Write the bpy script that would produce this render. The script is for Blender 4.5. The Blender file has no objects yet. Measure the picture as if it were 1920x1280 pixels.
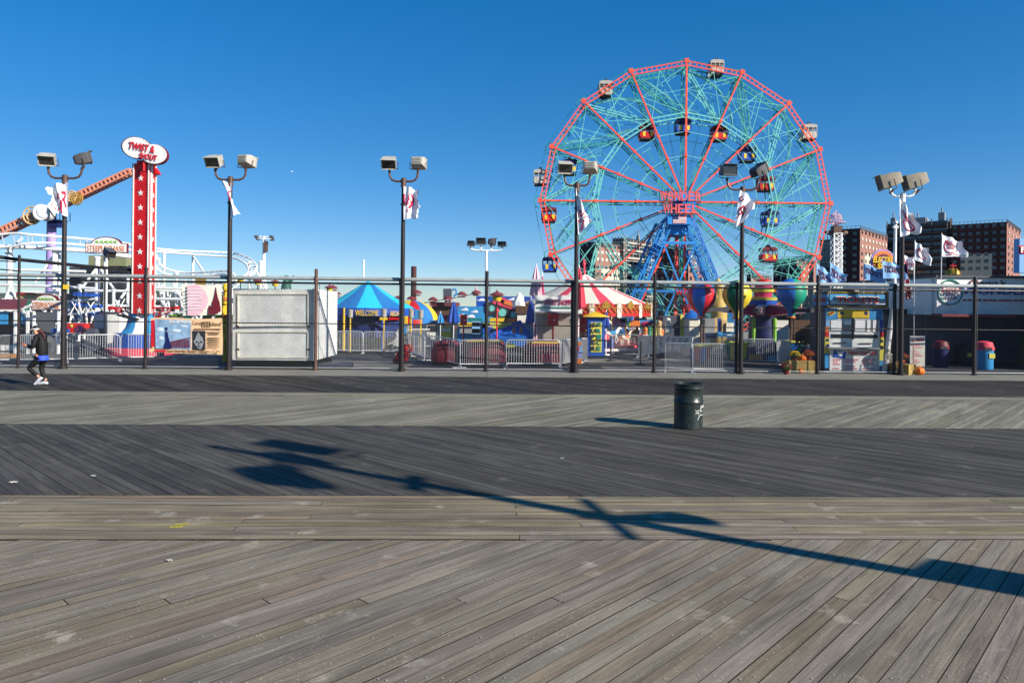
import bpy, math, random
from mathutils import Vector, Matrix
C = bpy.context.scene.collection
RN = random.Random(11)
PI = math.pi
F, H, YH, TH = 1333.0, 2.41, 575.0, math.radians(0.6)   # lens in pixels of a 1920 wide frame, eye height, horizon row, roll
def P(px, py, Y):
    u, v = px-960, py-YH
    c, s = math.cos(TH), math.sin(TH)
    return Vector(((u*c+v*s)*Y/F, Y, H-(-u*s+v*c)*Y/F))
def GD(px, py):
    return F*H/(-(px-960)*math.sin(TH)+(py-YH)*math.cos(TH))
def G(px, py, z=0.0):
    p = P(px, py, GD(px, py)); p.z = z; return p
def S(*rgb):
    o = []
    for c in rgb:
        c /= 255.0
        o.append(c/12.92 if c <= .04045 else ((c+.055)/1.055)**2.4)
    return tuple(o)

# ------------------------------------------------------------------ materials
def mk(name, rgb, rough=.55, metal=0.0, var=.18, sc=2.5, bump=0.0, dirt=None, dirt_amt=.35, spec=.4, trans=0.0):
    m = bpy.data.materials.new(name); m.use_nodes = True
    nt = m.node_tree; N = nt.nodes; L = nt.links
    b = N['Principled BSDF']
    b.inputs['Roughness'].default_value = rough; b.inputs['Metallic'].default_value = metal
    b.inputs['Specular IOR Level'].default_value = spec
    tc = N.new('ShaderNodeTexCoord')
    n1 = N.new('ShaderNodeTexNoise'); n1.inputs['Scale'].default_value = sc; n1.inputs['Detail'].default_value = 8; n1.inputs['Roughness'].default_value = .65
    L.new(tc.outputs['Object'], n1.inputs['Vector'])
    mr = N.new('ShaderNodeMapRange'); mr.inputs[1].default_value = .3; mr.inputs[2].default_value = .7
    mr.inputs[3].default_value = 1-var; mr.inputs[4].default_value = 1+var*.6
    L.new(n1.outputs['Fac'], mr.inputs[0])
    hs = N.new('ShaderNodeHueSaturation'); hs.inputs['Color'].default_value = (*rgb, 1)
    L.new(mr.outputs[0], hs.inputs['Value'])
    out = hs.outputs['Color']
    if dirt:
        n2 = N.new('ShaderNodeTexNoise'); n2.inputs['Scale'].default_value = sc*3.1; n2.inputs['Detail'].default_value = 10; n2.inputs['Roughness'].default_value = .75
        L.new(tc.outputs['Object'], n2.inputs['Vector'])
        m2 = N.new('ShaderNodeMapRange'); m2.inputs[1].default_value = .5; m2.inputs[2].default_value = .72; m2.inputs[4].default_value = dirt_amt
        L.new(n2.outputs['Fac'], m2.inputs[0])
        mx = N.new('ShaderNodeMix'); mx.data_type = 'RGBA'; mx.inputs[7].default_value = (*dirt, 1)
        L.new(m2.outputs[0], mx.inputs[0]); L.new(out, mx.inputs[6]); out = mx.outputs[2]
    L.new(out, b.inputs['Base Color'])
    if bump:
        bp = N.new('ShaderNodeBump'); bp.inputs['Strength'].default_value = bump; bp.inputs['Distance'].default_value = .02
        L.new(n1.outputs['Fac'], bp.inputs['Height']); L.new(bp.outputs[0], b.inputs['Normal'])
    return m
def glassy(name, rgb, rough=.08):
    m = mk(name, rgb, rough, 0, .3, 4); m.node_tree.nodes['Principled BSDF'].inputs['Specular IOR Level'].default_value = .8; return m
RUST = S(110, 62, 38)
M = {}
def D(name, *a, **k): M[name] = mk(name, *a, **k)
D('mural_blue', S(138, 168, 196), .7, var=.45, sc=5)
D('white', S(236, 236, 230), .45, dirt=S(150, 140, 125), dirt_amt=.25)
D('white_steel', S(238, 238, 234), .35, dirt=S(150, 135, 115), dirt_amt=.3, sc=1.5)
D('cloth_white', S(240, 240, 242), .9, var=.08, dirt=S(190, 188, 185), dirt_amt=.3)
D('black', S(28, 28, 30), .45, dirt=S(70, 62, 56), dirt_amt=.5)
D('pole_black', S(34, 33, 35), .4, dirt=RUST, dirt_amt=.45, sc=4)
D('pole_brown', S(92, 66, 54), .5, dirt=S(60, 45, 40), dirt_amt=.5, sc=4)
D('grey_rail', S(150, 156, 155), .5, dirt=S(120, 118, 110), dirt_amt=.4)
D('galv', S(205, 207, 208), .42, metal=.25, dirt=S(100, 98, 92), dirt_amt=.4, sc=4)
D('wire', S(62, 64, 64), .5, metal=.1, var=.3, sc=1.2)
D('banner_tan', S(232, 190, 146), .7, var=.08)
D('olive', S(128, 130, 96), .8)
D('workshop', S(92, 102, 98), .8, var=.4, sc=.8)
D('lamp_grey', S(176, 172, 160), .5, dirt=S(110, 96, 78), dirt_amt=.55, sc=5)
D('lamp_bronze', S(146, 136, 116), .5, dirt=S(74, 62, 50), dirt_amt=.5, sc=4)
D('lamp_dark', S(60, 60, 62), .5, dirt=S(90, 80, 70))
M['lens'] = glassy('lens', S(52, 50, 46))
M['glass'] = glassy('glass', S(40, 48, 56))
M['window_pane'] = glassy('window_pane', S(120, 124, 128), .15)
D('blind', S(226, 220, 206), .7)
D('red', S(202, 24, 30), .5, var=.25, dirt=S(120, 30, 28), dirt_amt=.5)
D('red_sign', S(200, 26, 44), .5)
D('coral', S(244, 88, 66), .42, dirt=S(170, 60, 48), dirt_amt=.3, sc=1)
D('salmon', S(226, 96, 94), .45, dirt=S(180, 64, 64), dirt_amt=.25, sc=1.5)
D('car_white', S(186, 182, 168), .6, dirt=S(140, 130, 112), dirt_amt=.5)
D('green', S(62, 158, 138), .45, dirt=S(40, 92, 84), dirt_amt=.4, sc=1)
D('mint', S(120, 205, 192), .45, dirt=S(70, 130, 120), dirt_amt=.3, sc=1)
D('blue_steel', S(46, 138, 212), .45, dirt=S(22, 52, 104), dirt_amt=.4, sc=1)
D('blue', S(26, 82, 176), .55, var=.3, dirt=S(20, 48, 100), dirt_amt=.5)
D('pale_sky', S(190, 206, 220), .8)
D('blue_dark', S(22, 46, 104), .6, var=.4, sc=3)
D('navy', S(24, 32, 84), .5)
D('sky_blue', S(52, 148, 206), .6, var=.25, dirt=S(40, 96, 140), dirt_amt=.4)
D('cyan', S(40, 196, 226), .75, var=.1)
D('tent_blue', S(34, 118, 186), .75, var=.1)
D('tarp_blue', S(30, 98, 178), .5, bump=.4)
D('yellow', S(236, 196, 44), .55, var=.25, dirt=S(170, 130, 40), dirt_amt=.45)
D('lemon', S(222, 214, 84), .6, var=.25, dirt=S(160, 150, 60), dirt_amt=.45)
D('gold', S(196, 152, 62), .35, metal=.5)
D('gold_tree', S(206, 172, 88), .5, dirt=S(130, 96, 40), dirt_amt=.6, sc=3, bump=.8)
D('orange', S(226, 128, 62), .45, dirt=S(150, 84, 60))
D('peach', S(220, 142, 110), .5, dirt=S(170, 96, 76))
D('purple', S(168, 146, 200), .5)
D('maroon', S(110, 30, 42), .55, dirt=S(70, 24, 30))
D('maroon_tarp', S(122, 34, 48), .6, bump=.7, sc=5, dirt=S(70, 26, 32), dirt_amt=.5)
D('roof_maroon', S(122, 48, 56), .7)
D('pink', S(216, 70, 120), .5)
D('pink_pale', S(232, 186, 196), .6)
D('magenta', S(176, 32, 92), .5, var=.35, sc=12)
D('pink_red', S(226, 72, 92), .7, var=.1)
D('cream', S(232, 226, 206), .65)
D('cream_brick', S(194, 184, 162), .8)
D('tan', S(206, 172, 120), .7)
D('cardboard', S(176, 128, 74), .8)
D('brown', S(92, 64, 44), .7)
D('lime', S(132, 190, 60), .6)
D('dkgreen', S(18, 84, 52), .45)
D('teal', S(20, 128, 110), .55, var=.25, dirt=S(14, 70, 70), dirt_amt=.4)
D('statue_green', S(40, 92, 76), .6)
D('grey', S(140, 142, 144), .6)
D('grey_dark', S(72, 76, 82), .6, dirt=S(50, 50, 54))
D('shutter', S(78, 82, 94), .6)
D('charcoal', S(40, 43, 50), .6)
D('brick_red_and_shade', S(76, 46, 44), .85, var=.2, sc=3)  # shade painted into the blocks' left faces; plain red brick elsewhere
D('brick_sunlit', S(146, 104, 92), .85, var=.2, sc=3)  # the same brick, coloured lighter for the sunlit right faces
D('concrete_wall', S(176, 170, 158), .85, dirt=S(120, 114, 104))
D('concrete_dark_and_shade', S(84, 80, 78), .85)  # dark concrete, also the shade tone of balconies and a left face
D('hay', S(176, 150, 88), .9, var=.5, sc=18, bump=1)
D('pumpkin', S(232, 112, 26), .45)
D('leaf', S(58, 84, 34), .7, var=.4, sc=8)
D('flower_yellow', S(240, 196, 30), .6)
D('flower_rust', S(206, 74, 28), .6)
D('can_green', S(27, 38, 37), .35, dirt=S(86, 84, 74), dirt_amt=.55, sc=5)
D('bone', S(226, 222, 206), .6)
D('skin', S(196, 138, 108), .55, var=.06)
D('bal_red', S(216, 36, 52), .45, var=.12)
D('bal_blue', S(44, 112, 200), .45, var=.12)
D('bal_yellow', S(240, 206, 56), .45, var=.12)
D('bal_green', S(20, 112, 70), .45, var=.12)
D('bal_teal', S(30, 150, 122), .45, var=.12)
D('marquee_blue', S(72, 150, 196), .5)
D('jacket', S(12, 12, 14), .75, var=.25, sc=6, bump=.4)
D('leggings', S(18, 18, 20), .7)
D('shirt_blue', S(48, 78, 196), .7)
D('shoe', S(196, 200, 206), .6)
D('hair', S(74, 26, 22), .6)
D('flag_red', S(176, 26, 62), .8)
D('flag_navy', S(44, 50, 104), .8)
D('ticket_blue', S(132, 178, 222), .8, var=.06)
D('gum_red', S(230, 60, 66), .4)

# ------------------------------------------------------------------ mesh building
class MB:
    def __init__(s): s.v = []; s.f = []; s.mi = []; s.sm = []; s.k = 0
    def add(s, vs, fs, smooth=False):
        b = len(s.v); s.v += [Vector(v) for v in vs]
        for f in fs: s.f.append([i+b for i in f]); s.mi.append(s.k); s.sm.append(smooth)
        return s
    def box(s, c, d, rz=0, rx=0, ry=0):
        c = Vector(c); hx, hy, hz = d[0]/2, d[1]/2, d[2]/2
        vs = [Vector((x, y, z)) for x in (-hx, hx) for y in (-hy, hy) for z in (-hz, hz)]
        if rz or rx or ry:
            m = Matrix.Rotation(rz, 3, 'Z') @ Matrix.Rotation(ry, 3, 'Y') @ Matrix.Rotation(rx, 3, 'X')
            vs = [m @ v for v in vs]
        return s.add([c+v for v in vs], [(0, 1, 3, 2), (4, 6, 7, 5), (0, 4, 5, 1), (2, 3, 7, 6), (0, 2, 6, 4), (1, 5, 7, 3)])
    def bar(s, p, q, w, h=None, up=(0, 0, 1)):
        p, q = Vector(p), Vector(q); h = h or w; d = (q-p)
        if d.length < 1e-6: return s
        d.normalize(); up = Vector(up)
        if abs(d.dot(up)) > .98: up = Vector((0, 1, 0)) if abs(d.y) < .9 else Vector((1, 0, 0))
        x = d.cross(up).normalized()*w/2; y = x.cross(d).normalized()*h/2
        vs = [e+a*x+b*y for e in (p, q) for a, b in ((-1, -1), (1, -1), (1, 1), (-1, 1))]
        return s.add(vs, [(3, 2, 1, 0), (4, 5, 6, 7), (0, 1, 5, 4), (1, 2, 6, 5), (2, 3, 7, 6), (3, 0, 4, 7)])
    def tube(s, pts, r, n=8, closed=False, caps=True):
        pts = [Vector(p) for p in pts]; m = len(pts); vs = []; prev = None
        for i, p in enumerate(pts):
            a = pts[(i-1) % m] if (closed or i > 0) else p
            b = pts[(i+1) % m] if (closed or i < m-1) else p
            d = (b-a).normalized()
            if prev is None:
                up = Vector((0, 0, 1)) if abs(d.z) < .9 else Vector((0, 1, 0)); x = d.cross(up).normalized()
            else:
                x = (prev-d*prev.dot(d))
                x = x.normalized() if x.length > 1e-6 else d.orthogonal().normalized()
            prev = x; y = d.cross(x); rr = r[i] if isinstance(r, (list, tuple)) else r
            vs += [p+(x*math.cos(2*PI*k/n)+y*math.sin(2*PI*k/n))*rr for k in range(n)]
        fs = []
        for i in range(m if closed else m-1):
            j = (i+1) % m
            fs += [(i*n+k, i*n+(k+1) % n, j*n+(k+1) % n, j*n+k) for k in range(n)]
        if caps and not closed: fs += [tuple(range(n-1, -1, -1)), tuple(range((m-1)*n, m*n))]
        return s.add(vs, fs, n > 5)
    def lathe(s, c, prof, n=24, mats=None, squash=1.0, a0=0.0, smooth=True, mfn=None):
        c = Vector(c); m = len(prof)
        vs = [c+Vector((r*math.cos(a0+2*PI*k/n), r*squash*math.sin(a0+2*PI*k/n), z)) for r, z in prof for k in range(n)]
        b = len(s.v); s.v += vs
        for i in range(m-1):
            for k in range(n):
                s.f.append([b+i*n+k, b+i*n+(k+1) % n, b+(i+1)*n+(k+1) % n, b+(i+1)*n+k])
                s.mi.append(mfn(i, k) if mfn else (mats[k % len(mats)] if mats else s.k)); s.sm.append(smooth)
        for i, o in ((0, -1), (m-1, 1)):
            if prof[i][0] > 1e-4:
                idx = [b+i*n+k for k in range(n)]
                s.f.append(idx[::-1] if o < 0 else idx); s.mi.append(s.k); s.sm.append(False)
        return s
    def ball(s, c, r, n=12):
        if not isinstance(r, (tuple, list)): r = (r, r, r)
        c = Vector(c); h = n//2
        vs = [c+Vector((r[0]*math.sin(PI*i/h)*math.cos(2*PI*k/n), r[1]*math.sin(PI*i/h)*math.sin(2*PI*k/n), r[2]*math.cos(PI*i/h))) for i in range(h+1) for k in range(n)]
        return s.add(vs, [(i*n+k, (i+1)*n+k, (i+1)*n+(k+1) % n, i*n+(k+1) % n) for i in range(h) for k in range(n)], True)
    def prism(s, poly, o, rt=(1, 0, 0), up=(0, 0, 1), t=.03):
        """closed outline (x, y) in the plane rt/up through o; its back face t behind"""
        o, rt, up = Vector(o), Vector(rt), Vector(up); nb = up.cross(rt).normalized()*t   # away from the reader
        n = len(poly)
        a = sum(poly[i][0]*poly[(i+1) % n][1]-poly[(i+1) % n][0]*poly[i][1] for i in range(n))
        if a < 0: poly = poly[::-1]
        fr = [o+rt*x+up*y for x, y in poly]
        return s.add(fr+[p+nb for p in fr], [tuple(range(n)), tuple(range(2*n-1, n-1, -1))]+[(i, i+n, (i+1) % n+n, (i+1) % n) for i in range(n)])
    def sheet(s, fn, nu, nv, th=.006, mfn=None):
        pts = [[Vector(fn(i/nu, j/nv)) for j in range(nv+1)] for i in range(nu+1)]
        nr = (pts[nu][0]-pts[0][0]).cross(pts[0][nv]-pts[0][0])
        nr = nr.normalized()*th if nr.length else Vector((0, th, 0))
        b = len(s.v); w = nv+1
        for q in (0, 1):
            for i in range(nu+1):
                for j in range(nv+1): s.v.append(pts[i][j]+nr*(q-.5))
        o = (nu+1)*w
        for i in range(nu):
            for j in range(nv):
                k = mfn((i+.5)/nu, (j+.5)/nv) if mfn else s.k
                a = b+i*w+j
                s.f += [[a, a+1, a+w+1, a+w], [o+a, o+a+w, o+a+w+1, o+a+1]]; s.mi += [k, k]; s.sm += [True, True]
        return s
    def build(s, name, mats, parent=None, **kw):
        if not isinstance(mats, (list, tuple)): mats = [mats]
        mats = [M[m] if isinstance(m, str) else m for m in mats]
        if parent is not None: o = wl(parent)
        else:
            xs = [v.x for v in s.v]; ys = [v.y for v in s.v]
            o = Vector(((min(xs)+max(xs))/2, (min(ys)+max(ys))/2, min(v.z for v in s.v)))
        me = bpy.data.meshes.new(name)
        me.from_pydata([v-o for v in s.v], [], s.f)
        for m in mats: me.materials.append(m)
        me.polygons.foreach_set('material_index', [min(k, len(mats)-1) for k in s.mi])
        me.polygons.foreach_set('use_smooth', s.sm)
        me.update(); me.set_sharp_from_angle(angle=.75)
        ob = bpy.data.objects.new(name, me); C.objects.link(ob)
        if parent is not None: ob.parent = parent
        else: ob.location = o
        if kw: tag(ob, **kw)
        return ob
def wl(o):
    p = Vector((0, 0, 0))
    while o is not None: p = p+o.location; o = o.parent
    return p
def tag(o, label=None, cat=None, group=None, kind=None):
    if label: o['label'] = label
    if cat: o['category'] = cat
    if group: o['group'] = group
    if kind: o['kind'] = kind
    return o
def thing(name, label, cat, loc=(0, 0, 0), group=None):
    o = bpy.data.objects.new(name, None); o.empty_display_size = .2; C.objects.link(o); o.location = Vector(loc)
    return tag(o, label, cat, group)
def dup(o, loc=None, rz=None, label=None, sc=None, parent=None):
    c = o.copy(); C.objects.link(c)
    if parent is not None: c.parent = parent
    if loc is not None: c.location = Vector(loc)
    if rz is not None: c.rotation_euler = (0, 0, rz)
    if sc is not None: c.scale = sc
    if label: c['label'] = label
    for ch in list(o.children): dup(ch, parent=c)
    return c
_tc = {}
def tmesh(t, bold=0.0, shear=0.0):
    k = (t, bold, shear)
    if k not in _tc:
        cu = bpy.data.curves.new('t', 'FONT'); cu.body = t; cu.size = 1; cu.extrude = .5; cu.offset = bold; cu.shear = shear
        cu.resolution_u = 3
        ob = bpy.data.objects.new('t', cu); C.objects.link(ob)
        dg = bpy.context.evaluated_depsgraph_get()
        me = bpy.data.meshes.new_from_object(ob.evaluated_get(dg))
        vs = [v.co.copy() for v in me.vertices]; fs = [tuple(p.vertices) for p in me.polygons]
        bpy.data.objects.remove(ob); bpy.data.curves.remove(cu); bpy.data.meshes.remove(me)
        x0 = min(v.x for v in vs); x1 = max(v.x for v in vs); y0 = min(v.y for v in vs); y1 = max(v.y for v in vs)
        vs = [((v.x-x0)/(x1-x0)-.5, (v.y-y0)/(y1-y0)-.5, v.z) for v in vs]
        _tc[k] = (vs, fs)
    return _tc[k]
def text(mb, t, c, w, h, rt=(1, 0, 0), up=(0, 0, 1), ext=.01, bold=.0, shear=.0, fn=None):
    """lettering of width w and height h centred on c, ext proud; fn(x, y, z) bends it"""
    vs, fs = tmesh(t, bold, shear); c, rt, up = Vector(c), Vector(rt), Vector(up); nf = rt.cross(up).normalized()
    if fn: return mb.add([fn(x*w, y*h, z) for x, y, z in vs], fs)
    return mb.add([c+rt*(x*w)+up*(y*h)+nf*((z+.5)*ext) for x, y, z in vs], fs)
def px_box(mb, x0, y0, x1, y1, Y, d):
    """box whose front covers the photo rectangle at distance Y and runs d back"""
    a, b = P(x0, y0, Y), P(x1, y1, Y); c = (a+b)/2
    return mb.box((c.x, Y+d/2, c.z), (abs(b.x-a.x), d, abs(a.z-b.z)))
def struct(mb, name, mats): return tag(mb.build(name, mats), kind='structure')
# ------------------------------------------------------------------ camera, world, sun
sc = bpy.context.scene
cam = bpy.data.cameras.new('camera'); co = bpy.data.objects.new('camera', cam); C.objects.link(co)
cam.sensor_width = 36; cam.lens = 36*F/1920; cam.clip_end = 8000; cam.clip_start = .05
cam.shift_y = -(640-YH)/1920
co.location = (0, 0, H)
co.rotation_euler = (Matrix.Rotation(PI/2, 3, 'X') @ Matrix.Rotation(TH, 3, 'Z')).to_euler()
sc.camera = co
EL, AZ = math.radians(27), Vector((.848, -.53, 0)).normalized()
w = bpy.data.worlds.new('World'); sc.world = w; w.use_nodes = True
nt = w.node_tree; bg = nt.nodes['Background']; sk = nt.nodes.new('ShaderNodeTexSky'); sk.sky_type = 'NISHITA'
sk.sun_disc = False; sk.sun_elevation = EL; sk.sun_rotation = math.atan2(AZ.x, AZ.y)
sk.air_density = 1.0; sk.dust_density = 0; sk.ozone_density = 4.0; sk.altitude = 2600
hv = nt.nodes.new('ShaderNodeHueSaturation'); hv.inputs['Hue'].default_value = .506; hv.inputs['Saturation'].default_value = 1.66
gn = nt.nodes.new('ShaderNodeGamma'); gn.inputs[1].default_value = .63; nt.links.new(sk.outputs[0], gn.inputs[0]); nt.links.new(gn.outputs[0], hv.inputs['Color']); nt.links.new(hv.outputs[0], bg.inputs[0]); bg.inputs[1].default_value = .153
sl = bpy.data.lights.new('sun', 'SUN'); sl.energy = 5.0; sl.angle = math.radians(.53); sl.color = (1, .93, .83)
so = bpy.data.objects.new('sun', sl); C.objects.link(so)
dv = -(AZ*math.cos(EL)+Vector((0, 0, math.sin(EL))))
so.rotation_euler = dv.to_track_quat('-Z', 'Y').to_euler(); so.location = (30, -30, 40)
sc.view_settings.view_transform = 'Standard'; sc.view_settings.look = 'None'; sc.view_settings.exposure = .68; sc.view_settings.gamma = 1

# ------------------------------------------------------------------ ground sheet
asph = mk('asphalt', S(60, 61, 64), .85, 0, .3, .7, .3, dirt=S(118, 116, 110), dirt_amt=.5)
g = MB(); rows = [(-400, -.6), (26.7, -.6), (26.75, -.01), (62, -.01), (78, -5.6), (400, -5.6), (6000, -5.6)]
xs = [-6000, -300, -60, 60, 300, 6000]
vs = [(x, y, z) for y, z in rows for x in xs]; n = len(xs)
g.add(vs, [(i*n+k, i*n+k+1, (i+1)*n+k+1, (i+1)*n+k) for i in range(len(rows)-1) for k in range(n-1)])
struct(g, 'park_ground', asph)
kerbm = mk('kerb_concrete', S(120, 118, 108), .85, 0, .22, 1.2, .2, dirt=S(120, 118, 112), dirt_amt=.5)
k = MB()
for i in range(-20, 20): k.box((i*3.05+1.5, 25.56, -.11), (3.035, 2.3, .24))
kb = struct(k, 'kerb_strip', kerbm); kb.rotation_euler = (0, 0, math.atan(.033))
kl = kb.location; kb.location = (kl.x*math.cos(.033)-kl.y*math.sin(.033), kl.x*math.sin(.033)+kl.y*math.cos(.033), kl.z)
pv = MB()
for px, w_, y0, y1 in ((690, 3.6, 27.0, 30.6), (1300, 7.5, 27.6, 29.2), (1200, 5, 31.5, 34)):
    X = (px-960)*29/F; pv.box((X, (y0+y1)/2, -.001), (w_, y1-y0, .01))
struct(pv, 'concrete_path', mk('path_concrete', S(128, 124, 114), .85, 0, .25, 1.2, dirt=S(90, 88, 84), dirt_amt=.5))

# ------------------------------------------------------------------ boardwalk
def wood(name, c0, c1, sand, sand_amt, gs=1.0, tv=(.8, 1.17)):
    c0 = (c0[0]*.68, c0[1]*.64, c0[2]*.55); c1 = (c1[0]*.72, c1[1]*.68, c1[2]*.585)
    m = bpy.data.materials.new(name); m.use_nodes = True; nt = m.node_tree; N = nt.nodes; L = nt.links; b = N['Principled BSDF']
    b.inputs['Specular IOR Level'].default_value = .25
    uv = N.new('ShaderNodeUVMap'); uv.uv_map = 'board'
    at = N.new('ShaderNodeAttribute'); at.attribute_name = 'tone'
    tc = N.new('ShaderNodeTexCoord')
    mp = N.new('ShaderNodeMapping'); mp.inputs['Scale'].default_value = (1.6, 42, 1); L.new(uv.outputs[0], mp.inputs[0])
    g1 = N.new('ShaderNodeTexNoise'); g1.inputs['Scale'].default_value = gs; g1.inputs['Detail'].default_value = 9; g1.inputs['Roughness'].default_value = .7; g1.inputs['Distortion'].default_value = .6
    L.new(mp.outputs[0], g1.inputs[0])
    mp2 = N.new('ShaderNodeMapping'); mp2.inputs['Scale'].default_value = (.5, 5, 1); L.new(uv.outputs[0], mp2.inputs[0])
    g2 = N.new('ShaderNodeTexNoise'); g2.inputs['Scale'].default_value = 1.2; g2.inputs['Detail'].default_value = 5; g2.inputs['Distortion'].default_value = 1.2
    L.new(mp2.outputs[0], g2.inputs[0])
    ad = N.new('ShaderNodeMath'); ad.operation = 'MULTIPLY_ADD'; ad.inputs[1].default_value = .55; L.new(g1.outputs['Fac'], ad.inputs[0])
    ml = N.new('ShaderNodeMath'); ml.operation = 'MULTIPLY'; ml.inputs[1].default_value = .45; L.new(g2.outputs['Fac'], ml.inputs[0]); L.new(ml.outputs[0], ad.inputs[2])
    rp = N.new('ShaderNodeValToRGB'); rp.color_ramp.elements[0].position = .37; rp.color_ramp.elements[1].position = .63
    rp.color_ramp.elements[0].color = (*c0, 1); rp.color_ramp.elements[1].color = (*c1, 1)
    L.new(ad.outputs[0], rp.inputs[0])
    # board to board tone and hue
    sep = N.new('ShaderNodeSeparateColor'); L.new(at.outputs['Color'], sep.inputs[0])
    hs = N.new('ShaderNodeHueSaturation'); L.new(rp.outputs[0], hs.inputs['Color'])
    mv = N.new('ShaderNodeMapRange'); mv.inputs[3].default_value = tv[0]; mv.inputs[4].default_value = tv[1]; L.new(sep.outputs[0], mv.inputs[0]); L.new(mv.outputs[0], hs.inputs['Value'])
    ms = N.new('ShaderNodeMapRange'); ms.inputs[3].default_value = .65; ms.inputs[4].default_value = .95; L.new(sep.outputs[1], ms.inputs[0]); L.new(ms.outputs[0], hs.inputs['Saturation'])
    mh = N.new('ShaderNodeMapRange'); mh.inputs[3].default_value = .485; mh.inputs[4].default_value = .515; L.new(sep.outputs[2], mh.inputs[0]); L.new(mh.outputs[0], hs.inputs['Hue'])
    # blotches over the whole deck
    bl = N.new('ShaderNodeTexNoise'); bl.inputs['Scale'].default_value = .55; bl.inputs['Detail'].default_value = 6; L.new(tc.outputs['Object'], bl.inputs[0])
    bm = N.new('ShaderNodeMapRange'); bm.inputs[1].default_value = .3; bm.inputs[2].default_value = .7; bm.inputs[3].default_value = .82; bm.inputs[4].default_value = 1.14; L.new(bl.outputs['Fac'], bm.inputs[0])
    mm = N.new('ShaderNodeMix'); mm.data_type = 'RGBA'; mm.blend_type = 'MULTIPLY'; mm.inputs[0].default_value = 1; L.new(hs.outputs[0], mm.inputs[6]); L.new(bm.outputs[0], mm.inputs[7])
    # sand grains and drifts
    sg = N.new('ShaderNodeTexNoise'); sg.inputs['Scale'].default_value = 46; sg.inputs['Detail'].default_value = 3; L.new(tc.outputs['Object'], sg.inputs[0])
    sd = N.new('ShaderNodeTexNoise'); sd.inputs['Scale'].default_value = 1.1; sd.inputs['Detail'].default_value = 7; sd.inputs['Roughness'].default_value = .62; L.new(tc.outputs['Object'], sd.inputs[0])
    s1 = N.new('ShaderNodeMapRange'); s1.inputs[1].default_value = .61; s1.inputs[2].default_value = .72; L.new(sg.outputs['Fac'], s1.inputs[0])
    s2 = N.new('ShaderNodeMapRange'); s2.inputs[1].default_value = .40; s2.inputs[2].default_value = .66; s2.inputs[3].default_value = .05; s2.inputs[4].default_value = 1; L.new(sd.outputs['Fac'], s2.inputs[0])
    s3 = N.new('ShaderNodeMath'); s3.operation = 'MULTIPLY'; L.new(s1.outputs[0], s3.inputs[0]); L.new(s2.outputs[0], s3.inputs[1])
    s4 = N.new('ShaderNodeMath'); s4.operation = 'MULTIPLY'; s4.inputs[1].default_value = sand_amt; pt = N.new('ShaderNodeTexNoise'); pt.inputs['Scale'].default_value = 1.5; pt.inputs['Detail'].default_value = 9; pt.inputs['Roughness'].default_value = .68; L.new(tc.outputs['Object'], pt.inputs[0])
    p1 = N.new('ShaderNodeMapRange'); p1.inputs[1].default_value = .60; p1.inputs[2].default_value = .68; p1.inputs[4].default_value = .8; L.new(pt.outputs['Fac'], p1.inputs[0])
    pm = N.new('ShaderNodeMath'); pm.operation = 'MAXIMUM'; L.new(s3.outputs[0], pm.inputs[0]); L.new(p1.outputs[0], pm.inputs[1]); L.new(pm.outputs[0], s4.inputs[0])
    mx = N.new('ShaderNodeMix'); mx.data_type = 'RGBA'; mx.inputs[7].default_value = (*sand, 1); L.new(s4.outputs[0], mx.inputs[0]); L.new(mm.outputs[2], mx.inputs[6])
    L.new(mx.outputs[2], b.inputs['Base Color'])
    b.inputs['Roughness'].default_value = .78
    bp = N.new('ShaderNodeBump'); bp.inputs['Strength'].default_value = .55; bp.inputs['Distance'].default_value = .006
    L.new(ad.outputs[0], bp.inputs['Height']); L.new(bp.outputs[0], b.inputs['Normal'])
    return m
sandc = S(196, 188, 170)
W5 = wood('weathered_wood', S(116, 107, 93), S(164, 152, 132), sandc, .55, tv=(.9, 1.08))  # same wood in every band; each tone paints in how light meets its boards
W4 = wood('wood_lit_brown', S(108, 97, 78), S(172, 158, 130), sandc, .45)
W3 = wood('wood_shaded', S(62, 61, 58), S(96, 94, 90), sandc, .13, tv=(.72, 1.35))
W2 = wood('wood_lit_pale', S(118, 117, 102), S(164, 162, 142), sandc, .3, tv=(.72, 1.2))
W1 = wood('wood_deep_shaded', S(48, 46, 46), S(72, 70, 67), sandc, .2, tv=(.55, 1.7))
NAIL = mk('nail', S(164, 160, 150), .5, 0)
GAPM = mk('plank_edge', S(46, 42, 38), .9, 0, .3, 6)
YAW = .033
deck = MB(); tones = []; uvs = []
TK = .05
def board(poly, along, slot):
    """one plank: its outline on top, sides down"""
    tone = (RN.random(), RN.random(), RN.random(), 1)
    n = len(poly); dz = RN.uniform(-.0018, .0018)
    top = [Vector((x, y, dz)) for x, y in poly]; bot = [Vector((x, y, -TK)) for x, y in poly]
    deck.k = slot
    fs = [tuple(range(n))]+[(i+n, (i+1) % n+n, (i+1) % n, i) for i in range(n)]
    ax = Vector((along[0], along[1])).normalized(); ay = Vector((-ax.y, ax.x)); off = RN.uniform(0, 60), RN.uniform(0, 60)
    al = top+bot
    for f in fs:
        for i in f:
            q = Vector((al[i].x, al[i].y)); uvs.append((q.dot(ax)+off[0], q.dot(ay)+off[1])); tones.append(tone)
    deck.add(al, fs[:1]); deck.k = 6; b0 = len(deck.v)-2*n
    for f in fs[1:]: deck.f.append([i+b0 for i in f]); deck.mi.append(6); deck.sm.append(False)
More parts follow.
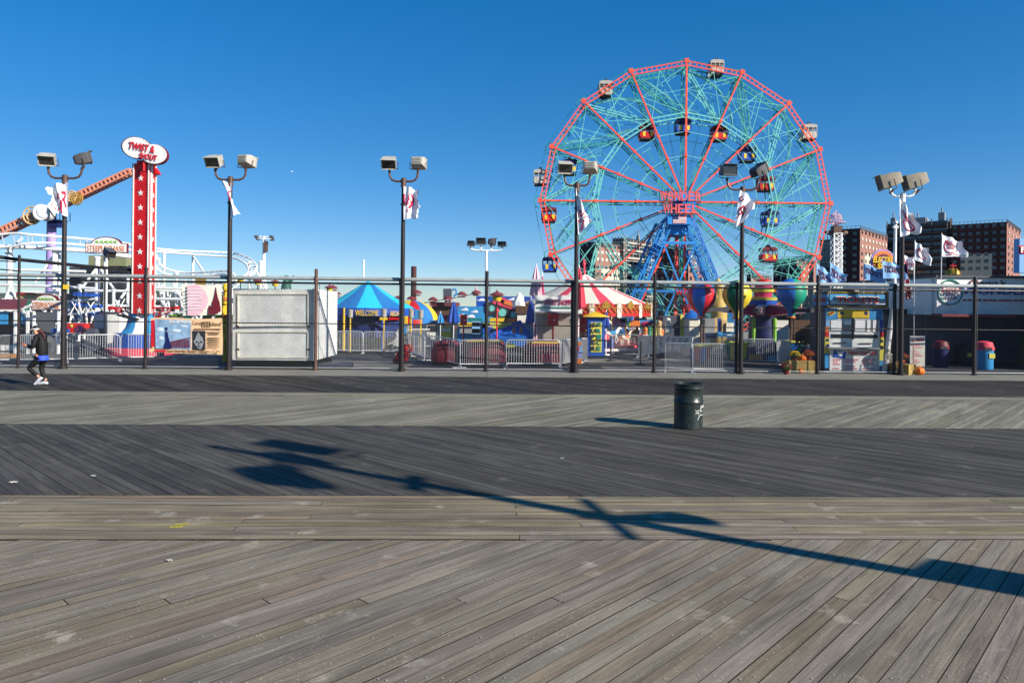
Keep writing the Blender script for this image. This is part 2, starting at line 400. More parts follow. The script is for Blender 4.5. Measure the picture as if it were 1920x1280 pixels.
def clip_band(y0, y1, s, X, slot, joints=None, wd=.14, gap=.0075):
    nx = math.sqrt(.5); ny = -s*nx          # planks run (1, s)
    lo = -X*nx-max(abs(y0), abs(y1))*nx; k0 = int(lo/wd)-1; k1 = -k0
    for k in range(k0, k1):
        gp = gap*RN.uniform(.5, 1.4)
        c0, c1 = k*wd+gp/2, (k+1)*wd-gp/2
        ya, yb_ = y0+RN.uniform(0, .028), y1-RN.uniform(0, .028)
        cuts = [ya]
        if joints: cuts += [j+RN.uniform(-.008, .008) for j in joints[k % len(joints)]]
        cuts.append(yb_)
        for a, b in zip(cuts[:-1], cuts[1:]):
            a2 = a+(.003 if a != ya else 0); b2 = b-(.003 if b != yb_ else 0)
            xa0, xa1, xb0, xb1 = ((c0-ny*a2)/nx, (c1-ny*a2)/nx, (c0-ny*b2)/nx, (c1-ny*b2)/nx)
            if max(xa0, xa1, xb0, xb1) < -X or min(xa0, xa1, xb0, xb1) > X: continue
            # square butt joints: the cut runs across the plank
            def end(y, base): return [((c-ny*y)/nx, y) for c in (c0, c1)]
            if a == ya: pa = [(xa0, a2), (xa1, a2)]
            else:
                m = Vector((((c0+c1)/2-ny*a2)/nx, a2)); d = Vector((nx, ny))*(c1-c0)/2; pa = [tuple(m-d), tuple(m+d)]
            if b == yb_: pb = [(xb1, b2), (xb0, b2)]
            else:
                m = Vector((((c0+c1)/2-ny*b2)/nx, b2)); d = Vector((nx, ny))*(c1-c0)/2; pb = [tuple(m+d), tuple(m-d)]
            board(pa+pb, (1, s), slot)
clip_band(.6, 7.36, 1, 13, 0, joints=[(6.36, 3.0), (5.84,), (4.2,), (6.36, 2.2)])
for i in range(12):
    y0 = 7.38+i*.14; x = -16-RN.uniform(0, 3)
    while x < 16:
        if i % 2: nxt = x+(6.1 if x > -10 else 5.0)
        else: nxt = x+6.1
        nxt = round((nxt-(.7 if i % 2 else 0))/3.05)*3.05+(.7 if i % 2 else 0)+.35
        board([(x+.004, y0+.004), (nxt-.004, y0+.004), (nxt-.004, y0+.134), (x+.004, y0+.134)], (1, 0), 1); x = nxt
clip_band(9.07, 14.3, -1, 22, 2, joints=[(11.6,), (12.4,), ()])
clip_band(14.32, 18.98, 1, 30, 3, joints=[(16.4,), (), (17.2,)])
for i in range(5):
    x = -32+RN.uniform(0, 4)
    while x < 32:
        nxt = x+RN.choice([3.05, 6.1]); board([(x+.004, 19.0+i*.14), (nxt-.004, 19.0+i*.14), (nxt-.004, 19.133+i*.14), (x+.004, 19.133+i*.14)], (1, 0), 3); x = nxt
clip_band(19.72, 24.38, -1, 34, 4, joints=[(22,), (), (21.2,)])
# nails: two to a plank over each hidden beam, near band
deck.k = 5; nx = math.sqrt(.5); nails = []
for yb in (6.95, 6.32, 5.8, 5.2, 4.6, 4.05):
    for k in range(-90, 60):
        for q in (.3, .7):
            c = (k+q+RN.uniform(-.06, .06))*.14; yy = yb+RN.uniform(-.03, .03); x = (c+nx*yy)/nx
            if abs(x) < 6.5 and RN.random() < .5: nails.append((x, yy))
for yb in (7.46, 7.74, 8.02, 8.3, 8.58, 8.86):
    for k in range(-30, 30):
        if RN.random() < .6: nails.append((k*.61+.3+RN.uniform(-.03, .03), yb+RN.uniform(-.03, .03)))
for x, y in nails:
    r = RN.uniform(.006, .010); vs = [(x+r*math.cos(a*PI/3), y+r*math.sin(a*PI/3), .0045) for a in range(6)]
    deck.add(vs, [tuple(range(6))])
    for i in range(6): uvs.append((0, 0)); tones.append((.5, .5, .5, 1))
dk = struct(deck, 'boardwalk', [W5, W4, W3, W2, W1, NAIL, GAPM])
me = dk.data
ul = me.uv_layers.new(name='board'); ul.data.foreach_set('uv', [c for u in uvs for c in u])
ca = me.color_attributes.new('tone', 'FLOAT_COLOR', 'CORNER'); ca.data.foreach_set('color', [c for t in tones for c in t])

dl = dk.location; dk.rotation_euler = (0, 0, math.atan(YAW)); dk.location = (dl.x*math.cos(YAW)-dl.y*math.sin(YAW), dl.x*math.sin(YAW)+dl.y*math.cos(YAW), dl.z)
# ------------------------------------------------------------------ chain link fence
FD = Vector((1, YAW, 0)).normalized(); FN = Vector((YAW, -1, 0)).normalized()
def fence_pt(px, z=0.0, off=0.0):
    a = ((px-960)*math.cos(TH)+40*math.sin(TH))/F
    y = 26.3/(1-YAW*a); p = Vector((a*y, y, z)); return p+FN*off
posts = [-118, 35, 119, 273, 428, 592, 751, 912, 1073, 1227, 1381, 1533, 1677, 1827, 1985]
fence = thing('chain_link_fence', 'long tall black chain link fence with grey top rail between boardwalk and park', 'fence', fence_pt(960))
for i, px in enumerate(posts):
    b = MB(); r = .045 if px == 35 else .062; top = 4.05 if px == 35 else (3.36 if px in (119, 428, 751, 1073, 1381, 1677) else 3.66)
    p = fence_pt(px); b.tube([p, p+Vector((0, 0, top))], r, 10); b.ball(p+Vector((0, 0, top)), r*1.15, 10)
    b.tube([p, p+Vector((0, 0, .05))], r*1.7, 10); b.tube([p+Vector((0, 0, 3.16)), p+Vector((0, 0, 3.4))], r*1.3, 10)
    b.build('post', 'pole_brown' if i in (2, 5, 4) else 'pole_black', fence)
    if px != 35:   # tension bar and clamps beside the post
        c = MB()
        for z in (.3, .95, 1.7, 2.5): c.tube([p+Vector((0, 0, z)), p+Vector((0, 0, z+.02))], r*1.12, 10)
        q = p+FD*.11; c.bar(q+Vector((0, 0, .08)), q+Vector((0, 0, 3.18)), .02, .012)
        c.build('tension_band', 'wire', fence)
def along(a, b, z, r, n=8, mb=None, off=0):
    mb = mb or MB(); return mb.tube([fence_pt(a, z, off), fence_pt(b, z, off)], r, n)
along(-200, 2080, 3.37, .075, 10, off=-.03).build('top_rail', 'grey_rail', fence)
b = MB(); along(-200, 2080, 3.2, .038, mb=b); b.build('upper_rail', 'black', fence)
b = MB(); along(-200, 2080, 1.72, .022, 6, mb=b, off=-.02); b.build('middle_rail', 'black', fence)
b = MB(); along(-200, 2080, .1, .012, 5, mb=b); b.build('bottom_wire', 'galv', fence)
for a, c in zip(posts[:-1], posts[1:]):
    if a == 35: continue
    if c == 35: c = 119
    p0, p1 = fence_pt(a), fence_pt(c); wdt = (p1-p0).length; b = MB(); z0, z1 = .07, 3.18; hgt = z1-z0; pit = .1; wr = .0046
    for s in (1, -1):
        k = -int(hgt/pit)-1
        while k*pit < wdt+hgt:
            x0 = k*pit
            ta, tb = (max(0, -x0), min(hgt, wdt-x0)) if s > 0 else (max(0, x0-wdt), min(hgt, x0))
            if tb-ta > .02:
                A = p0+FD*(x0+s*ta)+Vector((0, 0, z0+ta))+FN*(s*wr); B_ = p0+FD*(x0+s*tb)+Vector((0, 0, z0+tb))+FN*(s*wr)
                d = (B_-A).normalized(); x = d.cross(FN).normalized()
                vs = [e+x*(wr*math.cos(q))+FN*(wr*math.sin(q)) for e in (A, B_) for q in (PI/2, PI/2+2*PI/3, PI/2+4*PI/3)]
                b.add(vs, [(0, 1, 4, 3), (1, 2, 5, 4), (2, 0, 3, 5)])
            k += 1
    b.build('wire_mesh', 'wire', fence)

# ------------------------------------------------------------------ flood lamps along the fence
def head(par, c, yaw, pit, w=.5, h=.36, d=.5, mat='lamp_grey'):
    """a box floodlight, wider at the lens; yaw 0 looks at the camera"""
    m = Matrix.Rotation(yaw, 3, 'Z') @ Matrix.Rotation(pit, 3, 'X'); c = Vector(c)
    T = lambda x, y, z: c+m @ Vector((x, y, z))
    b = MB(); a = .74
    vs = [T(x*w/2*k, y, z*h/2*k) for y, k in ((-d/2, 1), (0.05, 1), (d/2, a)) for x, z in ((-1, -1), (1, -1), (1, 1), (-1, 1))]
    b.add(vs, [(8, 9, 10, 11), (3, 2, 1, 0)]+[(i*4+j, i*4+(j+1) % 4, (i+1)*4+(j+1) % 4, (i+1)*4+j) for i in (0, 1) for j in range(4)])
    for x in (-1, 1):
        b.bar(T(x*w*.51, -d/2, h*.5), T(x*w*.51, -d/2, -h*.5), .03, .05); b.bar(T(-w*.51, -d/2, x*h*.5), T(w*.51, -d/2, x*h*.5), .03, .05)
    b.box(T(0, -d/2-.06, h*.56), (.01, .01, .01)); b.prism([(-w*.54, 0), (w*.54, 0), (w*.54, .14), (-w*.54, .14)], T(0, -d/2+.02, h*.55), m @ Vector((1, 0, 0)), m @ Vector((0, -1, 0)), .014)
    for k in range(4): b.bar(T(-w*.3, d/2+.012, (k-1.5)*h*.16), T(w*.3, d/2+.012, (k-1.5)*h*.16), .02, .025)
    ho = b.build('floodlight', mat, par)
    l = MB(); l.prism([(-w*.45, -h*.42), (w*.45, -h*.42), (w*.45, h*.42), (-w*.45, h*.42)], T(0, -d/2-.008, 0), m @ Vector((1, 0, 0)), m @ Vector((0, 0, 1)), .012)
    l.build('lens', 'lens', ho)
    y = MB(); s = .6*w
    y.tube([T(-s, .02, 0), T(-s, .02, -h*.72), T(s, .02, -h*.72), T(s, .02, 0)], .016, 6); y.tube([T(0, .02, -h*.72), Vector((c.x, c.y, c.z-h*.72-.12))], .045, 8)
    y.build('yoke', 'pole_brown', ho)
def lamp(label, base, ztop, zc, spread, heads, mats=('pole_black', 'pole_brown'), rad=.085, hs=(.5, .36, .5), hm=('lamp_grey', 'lamp_grey'), rise=.42):
    t = thing('street_lamp', label, 'street lamp', base, 'flood lamps along the fence'); base = Vector(base)
    b = MB(); b.tube([base, base+Vector((0, 0, ztop*.6)), base+Vector((0, 0, ztop))], [rad, rad*.95, rad*.8], 12); b.tube([base, base+Vector((0, 0, .12))], rad*1.7, 12)
    b.tube([base+Vector((0, 0, ztop*.86)), base+Vector((0, 0, ztop*.86+.06))], rad*1.2, 12)
    b.build('pole', mats[0], t)
    top = base+Vector((0, 0, zc)); a = MB()
    for s in (-1, 1):
        pts = [top+Vector((s*x, 0, z)) for x, z in ((0, 0), (spread*.55, 0), (spread*.8, .05), (spread*.95, .17), (spread, rise))]
        a.tube(pts, .04, 8)
    a.tube([top+Vector((0, 0, -.22)), top+Vector((0, 0, .1))], rad*1.15, 10)
    a.build('cross_arm', mats[1], t)
    for s, (yaw, pit), m in zip((-1, 1), heads, hm):
        head(t, top+Vector((s*spread, 0, rise+.28)), yaw, pit, *hs, mat=m)
    return t
LP = {}
def lamp_at(k, px, pybase, pytop, spread_px, *a, **kw):
    b = fence_pt(px, 0, .2); zt = P(px, pytop, b.y).z
    LP[k] = b; return lamp(a[0], b, zt, zt-.12, spread_px*b.y/F, *a[1:], **kw)
lamp_at(1, 125, 690, 328, 32, 'left most flood lamp, one pale and one dark head, white flag blowing left', [(.35, .5), (2.2, -.3)], hm=('lamp_grey', 'lamp_dark'))
lamp_at(2, 433, 690, 331, 29, 'flood lamp on black pole left of the white trailer, thin twisted flag below', [(-.1, .5), (2.9, .15)])
lamp_at(3, 755, 692, 334, 27, 'flood lamp on black pole right of the blue pyramid tent, torn flag', [(.05, .55), (3.05, .1)])
lamp_at(4, 1078, 695, 342, 24, 'flood lamp before the left side of the wheel, narrow drooping flag', [(.1, .5), (3.0, .1)])
lamp_at(5, 1386, 698, 350, 29, 'flood lamp before the right half of the wheel, dark heads, crumpled flag', [(.15, .05), (2.0, -.5)], hm=('lamp_dark', 'lamp_dark'))
lamp_at(6, 1684, 700, 362, 24, 'flood lamp with two big bronze heads on a white bracket near the ticket booth', [(-1.75, .28), (-1.75, .28)], mats=('pole_black', 'white_steel'), hs=(.62, .5, .72), hm=('lamp_bronze', 'lamp_bronze'), rise=.3)
b = MB(); p = LP[1]+Vector((.15, -.12, 2.95)); b.box(p, (.2, .02, .16)); b.build('yellow_tag', 'yellow', None, label='small yellow tag strapped to the left most lamp pole', cat='tag')

# lamp behind the photographer whose shadow lies over the planks
base = Vector((9.4, 3.0, 0)); t = lamp('flood lamp outside the frame casting the long shadow on the planks', base, 8.7, 7.8, 1.0, [(.7, .5), (2.6, .2)], hs=(.48, .7, .6), rise=-.4, rad=.12)
t.rotation_euler = (0, 0, math.radians(95))
def clothfn(A, B, Cc, Dd, amp=.1, wv=2.0, ph=0.0, rag=.0, nrm=(0, 1, 0)):
    A, B, Cc, Dd = map(Vector, (A, B, Cc, Dd)); nrm = Vector(nrm); w = (B-A).length
    def fn(u, v):
        p = A.lerp(B, u).lerp(Dd.lerp(Cc, u), v)
        p = p+nrm*(amp*u**.7*math.sin(wv*2*PI*u+ph+1.7*v)+amp*.5*u*math.sin(9*v+4*u+ph))
        p = p+(Dd-A)*(.05*u*math.sin(wv*6*u+ph))
        if rag: p = p+(B-A)*(rag*.45*max(0, u-.8)*5*(.6*math.sin(11*v+ph)+.4*math.sin(29*v+2*ph)))
        return p
    return fn
def mark(mb, fn, s, u, v, w, h, ang=0, sh=.0, bold=.02, front=-.012):
    ca, sa = math.cos(ang), math.sin(ang)
    def f(x, y, z):
        x, y = x*ca-y*sa, x*sa+y*ca
        p = fn(min(1, max(0, u+x)), min(1, max(0, v-y))); return p+Vector((0, front+(z*.004), 0))
    return text(mb, s, (0, 0, 0), w, h, bold=bold, shear=sh, fn=f)
def arc(mb, fn, pts, r=.02, front=-.014):
    return mb.tube([fn(min(1, max(0, u)), min(1, max(0, v)))+Vector((0, front, 0)) for u, v in pts], r, 4)
def ring(cu, cv, ru, rv, a0, a1, n=14): return [(cu+ru*math.cos(a0+(a1-a0)*i/n), cv+rv*math.sin(a0+(a1-a0)*i/n)) for i in range(n+1)]
def flag(label, pts, Y, marks=(), arcs=(), amp=.08, wv=1.5, ph=0., rag=.12, mat='cloth_white', mm='flag_red', grp='white park flags', res=(22, 14)):
    A, B, Cc, Dd = [P(x, y, Y) for x, y in pts]; fn = clothfn(A, B, Cc, Dd, amp, wv, ph, rag)
    b = MB(); b.sheet(fn, res[0], res[1], .004); o = b.build('flag', mat, None, label=label, cat='flag', group=grp)
    if marks or arcs:
        m = MB(); fn0 = fn; mf = (lambda u, v: fn0(1-u, v)) if B.x < A.x else fn0
        for a in marks: mark(m, mf, *a)
        for a in arcs: arc(m, fn, *a)
        m.build('printed_mark', mm, o)
    return o
y1 = LP[1].y-.11
flag('torn white flag with red script on the left most lamp pole', [(127, 341), (90, 349), (104, 396), (128, 407)], y1,
     [('R', .72, .5, .34, .5, .15, .4), ('uby', .42, .42, .4, .26, .1, .4)], [(ring(.75, .55, .2, .32, .3, 2.9), .022), (ring(.35, .75, .06, .2, -1.5, 1.5), .03)], amp=.12, rag=.3)
flag('narrow twisted white flag on the lamp pole left of the trailer', [(434, 343), (417, 342), (447, 402), (432, 410)], LP[2].y-.11,
     [('c', .3, .45, .5, .2, .2, .3)], [(ring(.1, .38, .5, .16, -1.2, 1.2), .03)], amp=.1, wv=1, rag=.25)
flag('torn white flag with big red curl on the lamp pole right of the tent', [(757, 349), (784, 356), (786, 408), (757, 412)], LP[3].y-.11,
     [('9', .45, .5, .42, .62, -.12, .3)], [(ring(.16, .35, .14, .2, .4, 3.8), .028)], amp=.1, ph=1, rag=.35)
flag('drooping white flag with red and black print before the left rim of the wheel', [(1080, 352), (1089, 380), (1112, 414), (1084, 440)], LP[4].y-.11,
     [('NEY ISLA', .5, .72, .9, .09, .0, .0), ('S', .3, .5, .4, .1)], [([(.2, .95), (.5, .78)], .03), (ring(.4, .5, .3, .12, .2, 2.6), .025)], amp=.14, wv=1.2, rag=.15)
flag('crumpled white flag with red loops before the right half of the wheel', [(1388, 356), (1420, 379), (1402, 406), (1376, 430)], LP[5].y-.11,
     [], [(ring(.3, .55, .16, .12, 0, 6.3), .022), (ring(.42, .5, .16, .12, 0, 6.3), .022), ([(.1, .72), (.3, .62)], .022), (ring(.15, .2, .1, .06, 0, 5), .018)], amp=.13, ph=2, rag=.2)
flag('white flag with red script under the two big bronze lamp heads', [(1687, 371), (1708, 400), (1727, 436), (1688, 444)], LP[6].y-.11,
     [('DENO\'S', .33, .45, .5, .12, -.8, .2), ('WONDER', .5, .62, .66, .13, -.7)], [(ring(.5, .6, .3, .3, -.6, 3.4), .024)], amp=.14, ph=.6)
# the flag and speaker of the lamp behind the photographer
def off_flag(z0, z1, l, lab, ph):
    b = MB(); q = base+Vector((-.1, 0, 0)); d = Vector((.25, .97, 0))
    fn = clothfn(q+Vector((0, 0, z1)), q+d*l+Vector((0, 0, z1-.25)), q+d*l*.8+Vector((0, 0, z0-.2)), q+Vector((0, 0, z0)), .12, 1.5, ph, .25, (1, 0, 0)); b.sheet(fn, 14, 10)
    b.build('flag', 'cloth_white', None, label=lab, cat='flag')
off_flag(7.3, 8.15, .5, 'torn flag on the lamp pole outside the frame', .4)
b = MB(); sgn = base+Vector((0, 0, 4.97)); b.tube([sgn, sgn+Vector((.3, 0, 0)), sgn+Vector((.95, 0, 0))], [.06, .1, .2], 12); b.tube([sgn+Vector((0, -.65, -.1)), sgn+Vector((0, .65, .12))], .055); b.tube([sgn+Vector((-.3, 0, 0)), sgn], .05)
b.build('loudspeaker', 'grey', None, label='box loudspeaker bracketed to the lamp pole outside the frame', cat='loudspeaker')
b = MB(); b.bar(base+Vector((0, -.35, 6.4)), base+Vector((0, .35, 6.45)), .1, .14); b.build('bracket', 'grey', None, label='small cross bracket high on the lamp pole outside the frame', cat='bracket')
b = MB(); b.prism([(.08, -1.4), (.62, -1.4), (.66, .5), (.08, .75)], base+Vector((-.02, 0, 2.65)), (0, 1, 0), (0, 0, 1), .05); b.build('notice_board', 'grey', None, label='notice board on the lamp pole outside the frame', cat='sign')

# ------------------------------------------------------------------ litter drum
ct = G(1297, 806); ct = Vector((ct.x, ct.y+.29, 0)); RC, HC = .285, .9
can = thing('trash_can', 'dark green steel drum with white graffiti on the planks', 'trash can', ct)
b = MB()
prof = [(RC*.97, .0), (RC, .03), (RC, .06)]
for zz in (.3, .52): prof += [(RC, zz-.02), (RC+.008, zz-.01), (RC+.008, zz+.012), (RC, zz+.022)]
prof = [(RC*.97, 0), (RC+.004, .02), (RC, .04), (RC, .52), (RC+.013, .533), (RC+.013, .55), (RC, .565), (RC, .80), (RC+.012, .815), (RC+.008, .84), (RC+.004, .87), (RC+.014, .885), (RC+.012, .9), (RC-.008, .9), (RC-.012, .88), (RC-.014, .1), (.0, .08)]
b.lathe(ct, prof, 56); b.build('drum', 'can_green', can)
gm = MB()
def gp(x, y):
    a = math.asin(max(-.995, min(.995, (x-782)/218))); return ct+Vector(((RC+.002)*math.sin(a), -(RC+.002)*math.cos(a), .9*(1010-y)/680))
for st in ([(832, 715), (850, 735), (905, 715), (880, 755), (838, 765)], [(838, 768), (870, 755), (912, 768), (880, 790)], [(935, 705), (920, 730), (928, 750), (942, 735), (935, 705)], [(925, 650), (945, 690)], [(945, 655), (925, 700)],
           [(960, 650), (966, 690), (975, 655)], [(978, 660), (985, 690), (992, 655)], [(875, 862), (890, 825), (920, 795), (950, 788), (975, 798)], [(980, 735), (990, 740)]):
    gm.tube([gp(*q) for q in st], .006, 5)
gm.build('graffiti', 'white', can)

# ------------------------------------------------------------------ the walker
def skin(nodes, edges, root, sub=2):
    names = list(nodes); me = bpy.data.meshes.new('s')
    me.from_pydata([nodes[n][0] for n in names], [(names.index(a), names.index(b)) for a, b in edges], [])
    ob = bpy.data.objects.new('s', me); C.objects.link(ob)
    md = ob.modifiers.new('k', 'SKIN'); md.use_smooth_shade = True
    for i, n in enumerate(names):
        r = nodes[n][1]; sv = me.skin_vertices[0].data[i]; sv.radius = r if isinstance(r, tuple) else (r, r); sv.use_root = n == root
    sb = ob.modifiers.new('u', 'SUBSURF'); sb.levels = sub; sb.render_levels = sub
    dg = bpy.context.evaluated_depsgraph_get(); m2 = bpy.data.meshes.new_from_object(ob.evaluated_get(dg))
    vs = [v.co.copy() for v in m2.vertices]; fs = [tuple(p.vertices) for p in m2.polygons]
    bpy.data.objects.remove(ob); bpy.data.meshes.remove(m2); return vs, fs
wk = G(77, 722); wk.z = 0
per = thing('person', 'woman walking left on the boardwalk, black jacket, leggings and visor cap, red phone in hand', 'person', wk)
def wpart(name, mat, mb, par=per):
    mb.v = [v+wk for v in mb.v]; return mb.build(name, mat, par)
def fingers(mb, wrist, fwd, upv, side, L=.17):
    """palm and five bent fingers; fwd from the wrist, upv = back of the hand, side = thumb side"""
    f, u, s = (Vector(a).normalized() for a in (fwd, upv, side)); w = Vector(wrist)
    mb.tube([w-f*.02, w+f*.03, w+f*.07, w+f*.085], [.024, .031, .036, .03], 8)
    for k, (o, l) in enumerate(((.03, .07), (.01, .08), (-.011, .074), (-.03, .058))):
        a = w+f*.08+s*o; mb.tube([a, a+f*l*.45-u*.006, a+f*l*.7-u*.03, a+f*l*.72-u*.05], [.0095, .009, .008, .006], 6)
    a = w+f*.03+s*.03; mb.tube([a, a+s*.03+f*.02-u*.01, a+s*.03+f*.05-u*.02], [.012, .011, .008], 6)
nd = {'pel': ((0, 0, .82), (.13, .15)), 'wa': ((-.02, 0, 1.0), (.11, .13)), 'ch': ((-.05, 0, 1.24), (.12, .16)), 'nb': ((-.08, 0, 1.40), (.06, .07)), 'nk': ((-.125, 0, 1.47), .055),
      'hd': ((-.175, 0, 1.555), (.085, .075)), 'ht': ((-.165, 0, 1.63), (.085, .075))}
ed = [('pel', 'wa'), ('wa', 'ch'), ('ch', 'nb'), ('nb', 'nk'), ('nk', 'hd'), ('hd', 'ht')]
for s, n in ((-1, 'n'), (1, 'f')):       # near arm holds the phone up, far arm too
    nd['sh'+n] = ((-.05, s*.17, 1.38), .055); nd['el'+n] = ((-.08 if s < 0 else -.03, s*.24, 1.10), .043)
    nd['wr'+n] = ((-.36, s*.10, 1.13), .028); ed += [('nb', 'sh'+n), ('sh'+n, 'el'+n), ('el'+n, 'wr'+n)]
legs = {'n': ((-.04, -.09, .74), (-.30, -.10, .50), (.02, -.10, .235)), 'f': ((0, .09, .74), (-.06, .09, .45), (.09, .09, .11))}
for n, (h_, k_, a_) in legs.items():
    nd['hp'+n] = (h_, .09); nd['kn'+n] = (k_, .058); nd['an'+n] = (a_, .038); ed += [('pel', 'hp'+n), ('hp'+n, 'kn'+n), ('kn'+n, 'an'+n)]
b = MB(); b.add(*skin(nd, ed, 'pel'), smooth=True)
b.ball((-.262, 0, 1.555), (.016, .013, .018), 8); b.ball((-.255, 0, 1.52), (.012, .022, .008), 8)
for s in (-1, 1):
    b.ball((-.15, s*.078, 1.565), (.02, .01, .03), 8)
    fingers(b, (-.37, s*.10, 1.135), (-1, -s*.35, .02), (0, s*.25, -1) if False else (0, s*1, .15), (0, 0, 1))
b.k = 1
for s in (-1, 1): b.ball((-.247, s*.03, 1.582), (.008, .012, .007), 8)
wpart('body', ['skin', 'black'], b)
nj = {'hm0': ((0.01, 0, .79), (.14, .15)), 'hem': ((0.01, 0, .87), (.155, .165)), 'wa': ((.03, 0, 1.05), (.17, .17)), 'ch': ((-.005, 0, 1.27), (.155, .17)), 'nb': ((-.06, 0, 1.41), (.09, .11)), 'nk': ((-.105, 0, 1.465), (.07, .075))}
ej = [('hm0', 'hem'), ('hem', 'wa'), ('wa', 'ch'), ('ch', 'nb'), ('nb', 'nk')]
for s, n in ((-1, 'n'), (1, 'f')):
    nj['sh'+n] = ((-.05, s*.19, 1.38), .078); nj['el'+n] = ((-.08 if s < 0 else -.03, s*.25, 1.10), .068); nj['wr'+n] = ((-.33, s*.105, 1.125), .045)
    ej += [('nb', 'sh'+n), ('sh'+n, 'el'+n), ('el'+n, 'wr'+n)]
b = MB(); b.add(*skin(nj, ej, 'hm0'), smooth=True); wpart('jacket', 'jacket', b)
b = MB(); b.lathe((.01, 0, 0), [(.12, .88), (.15, .86), (.176, .80), (.172, .725), (.165, .725), (.14, .82)], 24, squash=1.0); wpart('shirt_hem', 'shirt_blue', b)
nl = {'pel': ((.01, 0, .86), (.14, .155))}; el = []
for n, (h_, k_, a_) in legs.items():
    nl['hp'+n] = (h_, .105); nl['kn'+n] = (k_, .07); nl['cf'+n] = (tuple(Vector(k_).lerp(Vector(a_), .35)), .066); nl['an'+n] = (tuple(Vector(k_).lerp(Vector(a_), .88)), .046); el += [('pel', 'hp'+n), ('hp'+n, 'kn'+n), ('kn'+n, 'cf'+n), ('cf'+n, 'an'+n)]
b = MB(); b.add(*skin(nl, el, 'pel'), smooth=True); wpart('leggings', 'leggings', b)
def shoe(heel, toe):
    h_, t_ = Vector(heel), Vector(toe); b = MB()
    d = t_-h_; u = Vector((0, 0, 1)); n_ = d.normalized(); u = (u-n_*u.dot(n_)).normalized()
    b.tube([h_+u*.055-n_*.01, h_+u*.06+n_*.04, h_+u*.05+d*.45, h_+u*.04+d*.75, t_+u*.025], [.042, .05, .05, .044, .026], 10)
    so_ = MB(); s_ = n_.cross(u)
    so_.prism([(-.03, -.035), (.1, -.04), (.18, -.048), (.255, -.035), (.272, 0), (.255, .035), (.18, .048), (.1, .04), (-.03, .035)], h_+u*.028, n_, s_, .028)
    o = wpart('shoe', 'shoe', b); wpart('sole', 'white', so_, o)
shoe((.10, -.10, .175), (-.085, -.10, .012)); shoe((.10, .09, .005), (-.13, .09, .004))
b = MB(); b.lathe((-.16, 0, 0), [(.098, 1.60), (.1, 1.64), (.085, 1.70), (.05, 1.725), (0, 1.73)], 20, squash=.86)
cap = wpart('cap', 'black', b)
b = MB(); b.prism([(-.0, -.085), (.12, -.07), (.15, 0), (.12, .07), (0, .085)], (-.235, 0, 1.63), (-.85, 0, -.5), (0, -1, 0), .012); b.lathe((-.16, 0, 0), [(.101, 1.605), (.104, 1.612), (.104, 1.632), (.101, 1.64)], 20, squash=.86)
wpart('visor', 'white', b, cap)
b = MB(); b.add(*skin({'a': ((-.11, 0, 1.60), (.07, .085)), 'b': ((-.05, 0, 1.56), (.05, .06)), 'c': ((.03, 0, 1.50), .04), 'd': ((.09, -.01, 1.42), .03), 'e': ((.11, -.01, 1.33), .012)}, [('a', 'b'), ('b', 'c'), ('c', 'd'), ('d', 'e')], 'a'), smooth=True); wpart('hair', 'hair', b)
ph = MB(); ph.v = []; c_ = wk+Vector((-.455, -.03, 1.165)); ph.box(c_, (.14, .075, .012), ry=.45); ph.box(c_+Vector((-.002, 0, .008)), (.12, .062, .006), ry=.45)
ph.build('phone', 'gum_red', None, label='red cased phone held by the walking woman', cat='phone')
# ------------------------------------------------------------------ the big wheel
YW = 99.5; WC = P(1281, 381, YW); RX, RZ = 20.1, 19.5
def wp(k, r, dy): a = k*PI/8; return WC+Vector((RX*r*math.sin(a), dy, RZ*r*math.cos(a)))
FR, BK = -1.2, 1.2
wheel = thing('ferris_wheel', 'giant wheel with coral front spokes, green lattice and blue lattice legs', 'ferris wheel', Vector((WC.x, WC.y, -5.6)))
for k in range(16):
    b = MB(); b.bar(wp(k, .05, FR), wp(k, 1.0, FR), .25, .2); n = wp(k, 1.0, FR); b.box(n, (.6, .3, .6), ry=k*PI/8)
    for r in (.33, .5, .62): b.box(wp(k, r, FR-.02), (.38, .3, .38), ry=k*PI/8)
    b.build('front_spoke', 'coral', wheel)
    b = MB()
    for s in (-.16, .16):
        o = Vector((s*math.cos(k*PI/8), 0, -s*math.sin(k*PI/8))); b.bar(wp(k, .05, BK)+o, wp(k, 1.0, BK)+o, .11, .14)
    for i in range(14):
        r = .1+.88*i/13; o = Vector((math.cos(k*PI/8), 0, -math.sin(k*PI/8)))*.2; b.bar(wp(k, r, BK)-o, wp(k, r+.03, BK)+o, .05)
    b.build('back_spoke', 'green', wheel)
def rim(dy, mat, name, w=.1, rr=(1.0, .97)):
    b = MB()
    for k in range(16):
        for r in rr: b.bar(wp(k, r, dy), wp(k+1, r, dy), w, w*1.4)
        for i in range(1, 11):
            t = i/11; b.bar(wp(k, rr[0], dy).lerp(wp(k+1, rr[0], dy), t), wp(k, rr[1], dy).lerp(wp(k+1, rr[1], dy), t), w*.9, w)
    b.build(name, mat, wheel)
rim(FR, 'coral', 'front_rim'); rim(BK, 'green', 'back_rim', .11, (.99, .955))
b = MB()
for dy in (FR, BK):
    for k in range(16):
        for r in (.635, .605): b.bar(wp(k, r, dy), wp(k+1, r, dy), .12, .14)
        for i in range(6):
            t = i/6; b.bar(wp(k, .635, dy).lerp(wp(k+1, .635, dy), t), wp(k, .605, dy).lerp(wp(k+1, .605, dy), t+.08), .05)
b.build('inner_ring', 'mint', wheel)
